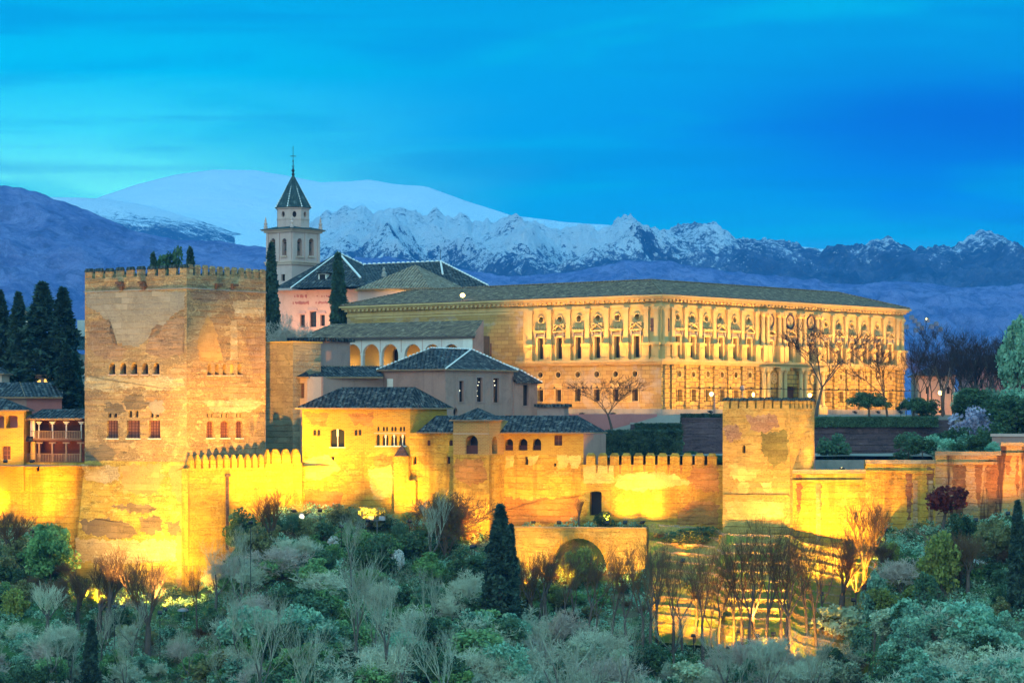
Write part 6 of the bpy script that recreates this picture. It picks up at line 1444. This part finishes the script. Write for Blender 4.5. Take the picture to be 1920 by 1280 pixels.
def at_slope(kind, px, pyb, pyt, label, wr=1.0, group=None, var=None, tilt=0.0):
    """stands on the slope where the photo shows its foot; pyt is the photo row of its top"""
    q = ground_at(px, pyb); return plant(kind, q - Vector((0, 0, .15)), (pyb - pyt) * q.y / F + .15, label, wr, group, var, tilt)
def at_y(kind, px, Y, pyb, pyt, label, wr=1.0, group=None, var=None):
    q = P(px, Y); z = Zp(pyb, Y); return plant(kind, Vector((q.x, q.y, z)), (pyb - pyt) * Y / F, label, wr, group, var)

# trees among the buildings
for px, yb, yt, Y, wr, lab in ((2, 735, 543, 398, 1.25, 'dark cypress cut by the left edge of the picture'), (33, 735, 547, 396, 1.2, 'dark narrow cypress second from the left edge'), (76, 735, 529, 394, 1.7, 'tallest and broadest dark cypress left of the tall tower'), (118, 735, 539, 392, 1.5, 'dark cypress nearest the tall tower on its left'),
                               (122, 790, 648, 374, 1.7, 'lower dark brownish cypress in front of the others, beside the tall tower'), (143, 780, 660, 376, 1.3, 'dark cypress pressed against the left side of the tall tower'),
                               (507, 800, 456, 412, .62, 'slim dark cypress in front of the bell tower'), (640.5, 790, 474, 428, .72, 'dark cypress in front of the church roof'), (295, 790, 474, 425, .55, 'left tip of a thin cypress showing over the merlons of the tall tower'), (357, 790, 464, 425, .6, 'right thin cypress tip showing over the merlons of the tall tower')):
    at_y('cypress', px, Y, yb, yt, lab, wr)
at_y('dark_tree', 316, 428, 790, 462, 'bushy dark treetop showing over the merlons of the tall tower', .52)
at_y('lilac_bush', 538, 400, 690, 592, 'pinkish bare shrub lit by the church wall', .9)
for px, Y, yb, yt, k_, wr, lab in ((1530, 379, 783, 598, 'wide_bare', 1.5, 'big bare forked tree in front of the palace portal'), (1664, 378, 786, 640, 'wide_bare', 1.3, 'bare tree with reddish twigs in front of the right end of the palace'), (1712, 382, 790, 622, 'dark_slender', 1.0, 'dark bare tree just right of the palace corner'),
        (1766, 384, 795, 598, 'wide_bare', 1.3, 'tallest bare tree with a straight trunk right of the palace'), (1806, 402, 790, 612, 'wide_bare', 1.2, 'bluish bare tree behind the tallest one, right of the palace'), (1838, 410, 800, 640, 'dark_bare', .9, 'small dark bare tree in front of the reddish garden house'), (1872, 400, 800, 650, 'dark_slender', 1.1, 'bare tree in front of the right half of the reddish house'), (1908, 398, 800, 610, 'wide_bare', 1.2, 'bare tree at the right edge with tangled twigs'), (1148, 371, 812, 700, 'wide_bare', 2.0, 'spreading bare tree in front of the palace side wall')):
    at_y(k_, px, Y, yb, yt, lab, wr)
at_y('teal_tree', 1908, 388, 800, 590, 'pale blue-green treetop at the right edge', .6)
for px, Y, yb, yt, wr, lab in ((1630, 378.5, 781, 737, 1.22, 'umbrella-shaped clipped tree in front of the palace, the left one'), (1712, 379.5, 784, 747, 1.12, 'umbrella-shaped clipped tree by the palace corner, the right one')): at_y('umbrella', px, Y, yb, yt, lab, wr)
for k_, px, Y, yb, yt, wr, lab in (('dark_shrub', 1562, 358, 872, 812, 1.15, 'big dark rounded bush right of the small tower'), ('teal_shrub', 1768, 356, 868, 820, 1.2, 'blue-green shrub below the long retaining wall'), ('grey_shrub', 1762, 353, 866, 838, 1.3, 'pale grey-green low shrub just above the stepped rampart'), ('teal_shrub', 1818, 356, 858, 815, 1.3, 'teal shrub right of the pale low shrub above the stepped rampart'),
        ('blossom_shrub', 1832, 368, 852, 762, 1.05, 'big lilac-white blossoming bush above the rampart at the right'), ('dark_shrub', 1795, 360, 862, 800, 1.2, 'dark shrub in front of the lilac blossoming bush'), ('dark_shrub', 1858, 362, 862, 790, 1.0, 'black-green shrub at the right foot of the lilac blossoming bush'), ('dark_shrub', 1905, 366, 840, 745, 1.2, 'large dark bush at the right edge above the rampart tower'), ('dark_shrub', 1880, 374, 800, 740, 1.3, 'dark bush behind the lilac blossoming bush'), ('dark_shrub', 1830, 384, 795, 738, 1.5, 'wide dark evergreen bush under the bare trees at the right'), ('dark_shrub', 1740, 384, 790, 748, 1.3, 'dark bush right of the umbrella-shaped trees'),
        ('green_shrub', 1268, 366, 850, 818, 1.0, 'round bright green bush in front of the clipped hedge'), ('dark_shrub', 1690, 354, 868, 846, 2.0, 'low dark shrub above the middle of the stepped rampart')):
    at_y(k_, px, Y, yb, yt, lab, wr)
def hedge(name, lab, x0, y0, x1, y1, pb, pt, thick, mat, n, sz=.16):
    a, b = P(x0, y0), P(x1, y1); g = Fr(a, b); z0, z1 = g.z(pb, (x0 + x1) / 2), g.z(pt, (x0 + x1) / 2); t = thing(name, lab, 'hedge', (a.x, a.y, z0))
    q = rg.uniform(0, 1, (n, 3)); f = rg.integers(0, 3, n); q[f == 0, 1] = rg.normal(0, .03, (f == 0).sum()); q[f == 1, 2] = 1 + rg.normal(0, .03, (f == 1).sum())
    pts = np.array([g.d.x, g.d.y, 0]) * (q[:, :1] * g.L) - np.array([g.n.x, g.n.y, 0]) * (q[:, 1:2] * thick) + np.array([0, 0, 1.]) * (q[:, 2:] * (z1 - z0))
    o = bpy.data.objects.new('foliage', leaves('foliage', pts, sz, mat, rg)); COL.objects.link(o); o.parent = t
    m = MB(); m.box(g, .1, g.L - .1, -thick + .1, -.12, z0, z1 - .12); m.build('core', MT['dark_leaf'], t)
hedge('clipped_hedge', 'tall black-green clipped hedge behind the square merlons', 1134, 360, 1280, 359, 858, 809, 2.0, 'cypress_leaf', 9000)
hedge('clipped_hedge', 'lower dark hedge block left of the leaning terrace wall, behind the clipped hedge', 1190, 372, 1282, 371, 820, 795, 1.2, 'cypress_leaf', 3000)
hedge('clipped_hedge', 'long low teal hedge along the top of the purple retaining wall', 1524, 377.2, 1760, 377.8, 800, 782, 1.2, 'dark_leaf', 9000, .13)
hedge('clipped_hedge', 'dark hedge running behind the leaning terrace wall left of the small tower', 1276, 372.5, 1358, 372, 792, 777, 1.2, 'cypress_leaf', 2600)

# the slope: single trees and bushes that stand out in the photo
for k_, px, yb, yt, wr, lab in (
    ('pollard', 199, 1195, 1018, 1.0, 'twin-headed bare pollard tree against the lit foot of the tall tower'), ('pollard', 186, 1190, 1040, .9, 'bare pollard half hidden left of the twin-headed one'), ('pollard', 147, 1180, 1062, 1.0, 'bare pollard at the lower left corner of the tall tower'), ('pollard', 277, 1225, 1035, .9, 'bare pollard in front of the middle of the tower foot'), ('slender', 372, 1200, 1040, .9, 'thin bare tree in front of the right corner of the tower foot'),
    ('pollard', 505, 1042, 905, 1.05, 'bare pollard glowing orange in front of the crenellated wall'), ('pollard', 20, 1065, 945, 1.3, 'wide bare tree in front of the lit rampart at the left edge'), ('grey_bare', 88, 1190, 1085, 1.0, 'grey bare tree below the bushes at the left'),
    ('brown_bush', 836, 1045, 925, .85, 'broad brown bare shrub in front of the turret wall'), ('lime_shrub', 868, 1010, 965, 1.1, 'yellow-green lit bush right of the broad brown shrub'), ('pollard', 1085, 985, 930, .8, 'small crooked bare tree beside the low doorway'), ('dark_shrub', 1131, 990, 958, 1.0, 'round dark green bush right of the low doorway'),
    ('pollard', 1622, 1120, 922, .75, 'bare tree with upright shoots in front of the brightest part of the stepped rampart'), ('red_tree', 1767, 995, 910, 1.25, 'small tree with dark red leaves against the stained rampart'),
    ('cypress', 938, 1185, 944, 1.25, 'big dark cypress in the middle of the slope, in front of the wall'), ('cypress', 956, 1170, 980, .85, 'smaller second spire of the big dark cypress'), ('cypress', 166, 1345, 1160, .95, 'dark cypress in the foreground at the lower left'), ('cypress', 1912, 1150, 935, .9, 'dark cypress cut by the right edge of the slope'),
    ('green_shrub', 95, 1090, 975, .9, 'tall dark green leafy bush left of the tower foot'), ('olive_shrub', 40, 1060, 1000, 1.2, 'olive bush lit from the rampart at the left'), ('lime_shrub', 28, 1160, 1100, .9, 'bright yellow-green bush at the far left'), ('lime_shrub', 178, 1140, 1100, 1.0, 'lit yellow-green bush between the pollards at the tower foot'), ('dark_shrub', 225, 1180, 1140, 1.2, 'dark bush right of the twin pollard trunk'), ('brown_bush', 105, 1140, 1080, 1.0, 'brown bare bush at the left of the tower foot'),
    ('dark_shrub', 455, 1035, 950, .8, 'dark bush at the shaded foot of the crenellated wall'), ('olive_shrub', 480, 1050, 985, 1.0, 'olive bush beside the orange pollard'), ('lilac_bush', 440, 1110, 1030, 1.1, 'pinkish bare bush at the right of the tower foot'),
    ('lime_shrub', 1765, 1110, 990, .7, 'tall yellow-green lit tree on the right slope'), ('lime_shrub', 1735, 1100, 1040, 1.0, 'yellow-green lit bush left of the tall yellow-green tree'), ('olive_shrub', 1870, 1060, 965, .9, 'olive lit tree on the upper right slope'), ('olive_shrub', 1850, 1045, 975, .8, 'second olive tree on the upper right slope, left of the first'), ('dark_shrub', 1800, 1020, 960, .9, 'dark bush under the stained rampart'), ('brown_bush', 1800, 1100, 1010, .8, 'rust-brown bare shrub among the lit bushes on the right slope'), ('pollard', 1815, 1110, 990, .9, 'bare tree with several dark stems on the right slope'), ('lilac_bush', 1690, 1110, 1040, 1.1, 'lilac-brown bare bush on the right slope'), ('brown_bush', 1655, 1060, 1010, 1.1, 'low brown bush on the bank under the stepped rampart'),
    ('dark_shrub', 1320, 1020, 985, 1.9, 'dark ivy-like bush at the top of the bank left of the small tower'), ('dark_shrub', 1270, 1022, 988, 1.8, 'dark green bush on the bank right of the arched bridge'),
    ('lime_shrub', 1085, 1095, 1020, .95, 'lit green bush inside the round arch'), ('lime_shrub', 990, 1145, 1085, 1.3, 'bright yellow-green bush in front of the bridge wall'), ('lime_shrub', 1030, 1140, 1090, 1.2, 'second yellow-green bush in front of the bridge wall, nearer the arch'),
    ('teal_tree', 1640, 1215, 1065, .75, 'dark teal evergreen tree on the right slope'), ('dark_tree', 1740, 1200, 1070, .8, 'dark evergreen tree in the middle of the right slope'), ('white_shrub', 1835, 1075, 1045, 1.0, 'small pale bush on the right slope'), ('white_shrub', 628, 1030, 1000, .8, 'small bush with white blossom below the brick hall'), ('white_shrub', 745, 1070, 1025, .6, 'narrow white-flowered bush in the dark middle of the slope'),
    ('dark_shrub', 715, 1060, 1000, 1.0, 'black-green bush below the twin floodlight post'), ('dark_shrub', 770, 1050, 990, 1.2, 'wide dark bush below the buttress'), ('dark_shrub', 600, 1085, 1030, 1.2, 'dark bush on the left middle slope'), ('dark_shrub', 690, 1080, 1020, .9, 'tall dark bush beside the narrow white-flowered bush'), ('green_shrub', 765, 975, 950, .9, 'small green bush at the foot of the buttress'), ('olive_shrub', 640, 985, 945, 1.4, 'lit hedge-like bush at the foot of the brick hall, left part'), ('olive_shrub', 675, 990, 945, 1.4, 'lit hedge-like bush at the foot of the brick hall, middle part'), ('olive_shrub', 712, 990, 948, 1.2, 'lit hedge-like bush at the foot of the brick hall, right part'),
    ('dark_shrub', 652, 1240, 1170, 1.0, 'black-green bush in the foreground left of the middle'), ('dark_shrub', 835, 1250, 1180, 1.1, 'dark bush in the foreground near the middle'), ('dark_shrub', 870, 1170, 1110, .9, 'dark bush left of the big cypress'), ('green_shrub', 800, 1190, 1130, 1.1, 'deep green bush on the middle slope'), ('green_shrub', 700, 1330, 1240, 1.1, 'green conifer-like bush at the bottom of the picture'), ('green_shrub', 560, 1310, 1200, 1.1, 'leafy green bush at the bottom left of the middle'), ('green_shrub', 470, 1250, 1190, .9, 'small glossy green bush on the lower left slope'), ('olive_shrub', 405, 1300, 1215, 1.2, 'rounded olive bush in the lower left foreground'), ('green_shrub', 220, 1280, 1215, .9, 'green bush right of the foreground cypress')):
    at_slope(k_, px, yb, yt, lab, wr)
# bare trees in front of the terraces and the bridge
lst = [('slender', 1220, 1240, 1000), ('slender', 1318, 1240, 1000), ('slender', 1405, 1245, 960), ('slender', 1474, 1240, 955), ('slender', 1530, 1225, 980), ('slender', 975, 1180, 1010), ('slender', 1010, 1190, 1000), ('slender', 1070, 1200, 1010), ('slender', 1098, 1210, 1000), ('pollard', 995, 1165, 1040), ('pollard', 1022, 1160, 1025), ('slender', 1050, 1190, 1020), ('slender', 1118, 1210, 1035), ('slender', 1140, 1220, 1010), ('slender', 1178, 1225, 1005), ('slender', 1205, 1230, 1020), ('slender', 1232, 1220, 990), ('slender', 1262, 1225, 1005), ('slender', 1300, 1215, 1010), ('slender', 1345, 1235, 1010), ('slender', 1375, 1225, 1000), ('slender', 1392, 1235, 965), ('slender', 1418, 1240, 985), ('slender', 1436, 1245, 955), ('slender', 1462, 1235, 985), ('slender', 1486, 1240, 975), ('slender', 1513, 1215, 985), ('slender', 1545, 1190, 970), ('pollard', 1578, 1170, 985), ('slender', 1602, 1160, 1000), ('slender', 1330, 1230, 1050), ('slender', 1280, 1225, 1040)]
wrd = ('first', 'second', 'third', 'fourth', 'fifth', 'sixth', 'seventh', 'eighth', 'ninth', 'tenth', 'eleventh', 'twelfth', 'thirteenth', 'fourteenth', 'fifteenth', 'sixteenth', 'seventeenth', 'eighteenth', 'nineteenth', 'twentieth', 'twenty-first', 'twenty-second', 'twenty-third', 'twenty-fourth', 'twenty-fifth', 'twenty-sixth', 'twenty-seventh', 'twenty-eighth', 'twenty-ninth', 'thirtieth', 'thirty-first', 'thirty-second', 'thirty-third', 'thirty-fourth', 'thirty-fifth', 'thirty-sixth', 'thirty-seventh', 'thirty-eighth', 'thirty-ninth', 'fortieth')
for i, (k_, px, yb, yt) in enumerate(sorted(lst, key=lambda v: v[1])):
    at_slope(k_, px, yb, yt, f'slim backlit bare tree, {wrd[i]} from the left in the row before bridge and terraces', .95, 'bare trees before the bridge and terraces', i, prng.uniform(-.12, .12))
# the scrub of the lower slope
tz = None
zone = lambda px: 'below the tall tower' if px < 400 else 'below the crenellated wall' if px < 600 else 'below the brick hall' if px < 860 else 'below the arched bridge' if px < 1230 else 'below the lit terraces' if px < 1560 else 'on the right slope'
def scatter(n, kinds, xr, fy, hr, seed):
    r = random.Random(seed)
    for i in range(n):
        px = r.uniform(*xr); yb = fy(px, r); q = ground_at(px, yb); k_ = r.choice(kinds); h = r.uniform(*hr) * (1.6 if 'bare' in k_ or 'slender' in k_ else 1) * (1.8 if 'slender' in k_ else 1)
        nmk = {'grey_bush': 'ash-grey fuzzy bare bush', 'lilac_bush': 'lilac-grey fuzzy bare bush', 'grey_bare': 'ash-grey leafless tree', 'grey_slender': 'tall thin ash-grey leafless tree', 'teal_shrub': 'blue-green leafy bush', 'grey_shrub': 'grey-green leafy bush', 'green_shrub': 'deep green leafy bush', 'dark_shrub': 'blackish green bush', 'teal_tree': 'blue-green evergreen tree', 'dark_tree': 'dark evergreen tree', 'brown_bush': 'brown fuzzy bare bush', 'olive_shrub': 'olive-green bush', 'lime_shrub': 'yellow-green bush'}[k_]
        row = 'on the upper slope' if yb < 1120 else 'on the middle slope' if yb < 1230 else 'in the foreground'
        plant(k_, q - Vector((0, 0, .2)), h, f'{nmk} {row} {zone(px)}', r.uniform(.9, 1.35), f'{nmk} {row} {zone(px)}')
upper = lambda px: {True: 1120 + max(0, (px - 330) * .0)}[True] if px < 380 else 1075 if px < 520 else 1040 if px < 760 else 1060 if px < 960 else 1150 if px < 1100 else 1225 if px < 1500 else 1180 if px < 1650 else 1090
scatter(64, ['grey_bush', 'grey_bush', 'lilac_bush', 'green_shrub', 'grey_bush', 'dark_shrub', 'grey_slender', 'dark_shrub', 'green_shrub'], (390, 960), lambda px, r: r.uniform(upper(px) + 12, 1240), (2.6, 4.6), 1)
scatter(64, ['grey_bush', 'grey_bush', 'lilac_bush', 'grey_slender', 'green_shrub', 'grey_slender', 'dark_shrub', 'teal_shrub', 'grey_bush'], (-20, 480), lambda px, r: r.uniform(1205, 1350), (2.4, 3.8), 2)
scatter(105, ['grey_bush', 'green_shrub', 'green_shrub', 'grey_bush', 'dark_shrub', 'dark_shrub', 'grey_slender', 'teal_shrub', 'grey_bush', 'teal_tree'], (440, 1000), lambda px, r: r.uniform(1215, 1430), (3.4, 6.2), 3)
scatter(115, ['grey_bush', 'grey_bush', 'grey_slender', 'lilac_bush', 'grey_bush', 'grey_bush', 'dark_shrub', 'grey_shrub'], (950, 1600), lambda px, r: r.uniform(1262 if 1205 < px < 1625 else max(1195, upper(px) + 10), 1450), (3.2, 5.6), 4)
scatter(90, ['teal_shrub', 'teal_shrub', 'grey_shrub', 'teal_tree', 'dark_tree', 'grey_bush', 'teal_tree', 'teal_shrub'], (1560, 1960), lambda px, r: r.uniform(1180, 1460), (3.6, 6.4), 5)
scatter(26, ['olive_shrub', 'lilac_bush', 'green_shrub', 'dark_shrub', 'brown_bush', 'lime_shrub'], (1640, 1940), lambda px, r: r.uniform(1030, 1160), (1.8, 3.4), 6)
scatter(36, ['dark_shrub', 'olive_shrub', 'green_shrub', 'dark_shrub'], (430, 860), lambda px, r: r.uniform(990, 1060), (1.8, 3.2), 7)
scatter(18, ['olive_shrub', 'green_shrub', 'brown_bush', 'dark_shrub'], (-10, 128), lambda px, r: r.uniform(1010, 1150), (2.0, 3.6), 8)
scatter(16, ['brown_bush', 'olive_shrub', 'lime_shrub', 'dark_shrub'], (1190, 1330), lambda px, r: r.uniform(1010, 1130), (1.2, 2.2), 9)
scatter(20, ['brown_bush', 'olive_shrub', 'lime_shrub', 'green_shrub'], (1200, 1620), lambda px, r: r.uniform(1040, 1180), (.8, 1.6), 10)
scatter(24, ['brown_bush', 'olive_shrub', 'lime_shrub', 'green_shrub', 'grey_bush'], (965, 1215), lambda px, r: r.uniform(1085, 1170), (1.4, 2.8), 11)
scatter(14, ['brown_bush', 'olive_shrub', 'grey_bush', 'lime_shrub'], (130, 400), lambda px, r: r.uniform(1180, 1215), (1.0, 2.0), 12)
def terrace_scatter(n, kinds, xr, yr, zf, hr, seed, where):
    r = random.Random(seed)
    for i in range(n):
        px, y = r.uniform(*xr), r.uniform(*yr); q = P(px, y); k_ = r.choice(kinds); h = r.uniform(*hr) * (1.5 if k_ in ('wide_bare', 'dark_slender') else 1)
        nmk = {'dark_shrub': 'blackish evergreen bush', 'wide_bare': 'dark bare tree', 'dark_slender': 'thin dark bare tree', 'dark_bare': 'low dark bare tree', 'teal_shrub': 'blue-green bush', 'dark_tree': 'dark evergreen tree'}[k_]
        plant(k_, V3(q, zf(q.x, y) - .2), h, f'{nmk} {where}', r.uniform(.9, 1.4), f'{nmk} {where}')
terrace_scatter(28, ['wide_bare', 'dark_slender', 'wide_bare', 'dark_slender', 'wide_bare'], (1705, 1960), (388, 445), lambda x, y: 0, (6.5, 9.0), 21, 'in the dusky grove beyond the palace')
terrace_scatter(22, ['dark_shrub', 'dark_shrub', 'teal_shrub', 'dark_tree'], (1770, 1960), (383, 400), lambda x, y: 0, (2.6, 4.4), 22, 'under the bare trees of the grove')
terrace_scatter(20, ['dark_shrub', 'teal_shrub', 'dark_shrub'], (1700, 1960), (345, 372), lambda x, y: -5.6, (1.8, 3.6), 23, 'on the strip above the stepped rampart')
terrace_scatter(10, ['dark_shrub', 'dark_bare', 'dark_shrub'], (1130, 1350), (349, 368), lambda x, y: -6.6, (1.2, 2.0), 24, 'behind the square merlons')
# grass tufts and undergrowth, one mass each
def mass(name, nc, per, rad, mat, size, xr, hh, up, asp, lim=52):
    r = random.Random(len(name)); pts = []
    for i in range(nc):
        px = r.uniform(*xr); yw = interp(FOOT, px)[0]; y = yw - r.uniform(.3, lim)
        if 1212 < px < 1640 and yw - y < 16: continue
        x = (px - 960) * y / F; z = ground_z(x, y); s_ = r.uniform(.5, 1.4)
        for j in range(int(per * s_)):
            a, b_ = r.uniform(0, 6.28), rad * s_ * r.random() ** .6; pts.append((x + b_ * math.cos(a), y + b_ * math.sin(a), z - .1 + hh * s_ * r.random() * (1 - .6 * (b_ / (rad * s_)) ** 2)))
    o = bpy.data.objects.new(name, leaves(name, np.array(pts), size, mat, rg, up, asp)); COL.objects.link(o); tag(o, kind='stuff')
mass('grass', 900, 60, 1.6, 'green_leaf', .16, (-60, 1980), .3, .9, .3)
mass('undergrowth', 1500, 70, .9, 'teal_leaf', .15, (-60, 1980), 1.1, .5, .6)
mass('ivy', 800, 60, .9, 'dark_leaf', .16, (-60, 1980), 1.0, .5, .6)
mass('dry_brush', 1200, 60, .8, 'grey_leaf', .26, (-60, 1980), 1.3, -.5, .07)
# ------------------------------------------------------------------ floodlights of the monument (lamps in small housings, one added in place of spill light)
hm = MB(); f_ = Fr(Vector((-.28, 0)), Vector((.28, 0))); hm.box(f_, 0, .56, -.16, .16, -.20, .20, top=.04); hm.box(f_, -.02, .58, .13, .2, .05, .42)
HOUSE = hm.build('housing', MT['iron'], None); LENSM = MB(); LENSM.face((-.24, -.12, .203), (.24, -.12, .203), (.24, .12, .203), (-.24, .12, .203)); LENS = LENSM.build('lens', MT['lens_glow'], None)
PM = MB(); PM.tube((0, 0, -1), (0, 0, -.05), .05, .05, 6); POST = PM.build('post', MT['iron'], None)
hme, lme, pme = HOUSE.data, LENS.data, POST.data
for o in (HOUSE, LENS, POST): bpy.data.objects.remove(o)
YEL, ORA, GOLD, WARM = (1, .47, .025), (1, .31, .02), (1, .47, .085), (1, .62, .25)
def flood(pos, aim, watts, ang=120, color=YEL, blend=1.0, label=None, group=None, soft=.2, post=0.0, size=1.0):
    pos, aim = Vector(pos), Vector(aim); d = (aim - pos).normalized()
    L = bpy.data.lights.new('floodlight', 'SPOT'); L.energy = watts; L.color = color; L.spot_size = R(ang); L.spot_blend = blend; L.shadow_soft_size = soft
    o = bpy.data.objects.new('floodlight_beam', L); COL.objects.link(o); o.rotation_euler = d.to_track_quat('-Z', 'Y').to_euler()
    t = thing('floodlight', label, 'floodlight', pos, group)
    for n_, me in (('housing', hme), ('lens', lme)): c = bpy.data.objects.new(n_, me); COL.objects.link(c); c.parent = t; c.rotation_euler = d.to_track_quat('Z', 'Y').to_euler(); c.scale = (size,) * 3
    if post: c = bpy.data.objects.new('post', pme); COL.objects.link(c); c.parent = t; c.scale = (1, 1, post + .3)
    o.location = pos + d * .45 * size
    return t
def ground_flood(px, back, aim_px, aim_py, watts, ang=130, color=YEL, up=2.0, aimY=None):
    yw = interp(FOOT, px)[0]; y = yw - back; x = (px - 960) * y / F; z = ground_z(x, y) + up
    ya = aimY or interp(FOOT, aim_px)[0]
    return flood((x, y, z), V3(P(aim_px, ya), Zp(aim_py, ya)), watts, ang, color, 1.0, 'small floodlight on a post on the slope, aimed at the ramparts', 'floodlights on the slope below the ramparts', .25, up)
KW = 3900
# left rampart, tall tower
for px in (-110, -30, 60): ground_flood(px, 8, px + 5, 905, 8 * KW, 90)
for px in (150, 190, 230, 270, 310, 350): ground_flood(px, 9.0, px, 955, 7.5 * KW, 120, (1, .52, .03), 1.0)
ground_flood(215, 26, 240, 770, 15 * KW, 60, (1, .54, .13), 7); ground_flood(300, 26, 290, 670, 9 * KW, 54, (1, .54, .15), 7)
ground_flood(470, 30, 430, 770, 70 * KW, 44, (1, .46, .03), 11.0, 352)
# crenellated wall and right side of the tower
for px in (492, 552): ground_flood(px, 9, px, 895, 9 * KW, 80, YEL, 2.6)
# brick hall, buttress, wing, turret
for px in (600, 690): ground_flood(px, 11, px, 880, 7 * KW, 80, YEL, 3)
ground_flood(640, 18, 660, 800, 6.5 * KW, 60, (1, .47, .05), 4); ground_flood(768, 7, 762, 905, 7 * KW, 70, YEL, 2.4)
ground_flood(890, 11, 885, 935, 9 * KW, 70, YEL, 2.4); ground_flood(885, 14, 885, 800, 4 * KW, 50, ORA, 3)
for px, ax in ((1000, 1000), (1048, 1050), (1138, 1140), (1172, 1178), (1204, 1240)): flood(V3(P(px, 341.9), Zp(986, 341.9) + .5), V3(P(ax, interp(FOOT, ax)[0]), Zp(905, 345)), (1.6 if px < 1100 else 1.9) * KW, 125, YEL, 1.0, 'small floodlight on the path above the arched bridge', 'floodlights on the path above the bridge', .2)
# square merlons, small tower, stepped rampart
flood(V3(P(1580, 339.2), Zp(878, 339.2)), V3(P(1505, 338), Zp(820, 338)), 1.6 * KW, 110, (1, .46, .08), 1.0, 'added floodlight behind the stepped rampart, standing in for spill on the small tower')  # added lamp, replaces spill light on the small tower's right face
ground_flood(1280, 6, 1290, 880, 1.8 * KW, 100, ORA, 2)
for px in (1385, 1450): ground_flood(px, 14, px, 900, 6 * KW, 70, (1, .46, .05), 3)
ground_flood(1420, 17, 1420, 800, 13 * KW, 52, (1, .38, .06), 4)
for px in (1540, 1600): ground_flood(px, 10, px, 930, 17 * KW, 80, YEL, 5)
for px, w_ in ((1660, 2.4), (1830, 1.2), (1890, 2.2), (1960, 2.5)): ground_flood(px, 5, px, 865, w_ * KW, 95, (1, .37, .02), 1.6)
# bridge and terraces
for px in (985, 1060, 1165): ground_flood(px, 11.5, px, 1010, 3.0 * KW, 105, YEL, 1.6)
for px in (1232, 1300, 1365, 1430, 1495, 1560): ground_flood(px, 17.5, px, 1030, (3.1 if px < 1550 else 1.4) * KW, 105, (1, .43, .02), 2.4)
flood(V3(P(1085, 341), Zp(1085, 341)), V3(P(1085, 345), Zp(1030, 345)), .5 * KW, 120, (.95, .75, .06), 1, 'small floodlight hidden under the round arch')
# galleried houses
flood(V3(P(60, 356), Zp(864, 356)), V3(P(95, 361), Zp(810, 361)), .55 * KW, 130, ORA, 1.0, 'small floodlight on top of the left rampart aimed at the galleries', 'floodlights on the left rampart')
flood(V3(P(10, 355), Zp(864, 355)), V3(P(15, 360), Zp(800, 360)), 1.6 * KW, 130, YEL, 1.0, 'small floodlight on top of the left rampart aimed at the arched house', 'floodlights on the left rampart')
# stone palace: lamps on the ledge shine up the storey, lamps on the ground shine on the lower storey
for fr, ts in ((fN, [tpl + .4 + 2.75 * i for i in range(9)]), (fW, [3.6 + 2.75 * i for i in range(24)])):
    for t in ts:
        fx_ = flood(fr.p(t, 4.4, 4.2), fr.p(t, -.1, 17.0), 3.5 * KW, 52, GOLD, 1.0, 'small floodlight on the palace ledge shining up the facade', 'floodlights along the palace ledge', .12, 0, .4)
        bm_ = MB(); bm_.tube(fr.p(t, .3, 4.1), fr.p(t, 4.4, 4.1), .03, .03, 4); bm_.build('bracket', MT['iron'], fx_)
for t in (3, 9, 16, 23, 43, 50, 57, 64): flood(fW.p(t, 7, .5), fW.p(t, 0, 6.2), 2.6 * KW, 110, GOLD, 1.0, 'small floodlight on the ground before the palace front', 'floodlights before the palace front')
for t in (tpl + 2, tpl + 9, tpl + 16, tpl + 22): flood(fN.p(t, 7, .2), fN.p(t, 0, 5.2), 1.25 * KW, 110, (1, .42, .05), 1.0, 'small floodlight on the ground before the palace side', 'floodlights before the palace side')
for t in (8, 20, 32): flood(fN.p(t, 9, 7), fN.p(t, 0, 13), .4 * KW, 120, (1, .52, .2), .9, 'small floodlight behind the arcade roof aimed at the plain palace wall', 'floodlights behind the arcade roof')
# church wall, gallery inside, gable
for px in (525, 575, 630): flood(V3(P(px, 452), Zp(640, 452)), V3(P(px, 460), Zp(580, 460)), .75 * KW, 120, (1, .40, .16) if px > 540 else (1, .36, .1), .9, 'small floodlight at the foot of the church wall', 'floodlights at the church foot')
for t in (4, 10, 16, 21): flood(fA.p(t, -2.4, fA.z(700, 740) + .3), fA.p(t, -4.2, fA.z(650, 740)), .12 * KW, 150, (1, .6, .2), .9, 'small floodlight on the arcade floor', 'floodlights inside the arcade')
flood(V3(P(1763, 435), .6), V3(P(1763, 440), 3.0), .4 * KW, 150, ORA, .9, 'floodlight at the foot of the lamplit house')
flood(V3(P(740, 432), Zp(566, 432)), V3(P(735, 436), Zp(548, 436)), .15 * KW, 150, (1, .75, .4), .9, 'small floodlight under the chapel eaves')

# ------------------------------------------------------------------ air
hz = MB(); g = Fr(Vector((-7000, -1500)), Vector((7000, -1500))); hz.box(g, 0, 14000, -9500, 0, -78, 900)
mh = bpy.data.materials.new('haze'); mh.use_nodes = True; kh = NT(mh.node_tree); kh.n.clear(); oh_ = kh.new('ShaderNodeOutputMaterial'); pv = kh.new('ShaderNodeVolumePrincipled')
pv.inputs['Color'].default_value = (.03, .44, 1, 1); pv.inputs['Density'].default_value = 8.5e-5; pv.inputs['Anisotropy'].default_value = 0.25
kh.l.new(pv.outputs[0], oh_.inputs['Volume']); HZ = hz.build('haze', mh, None); tag(HZ, kind='stuff')
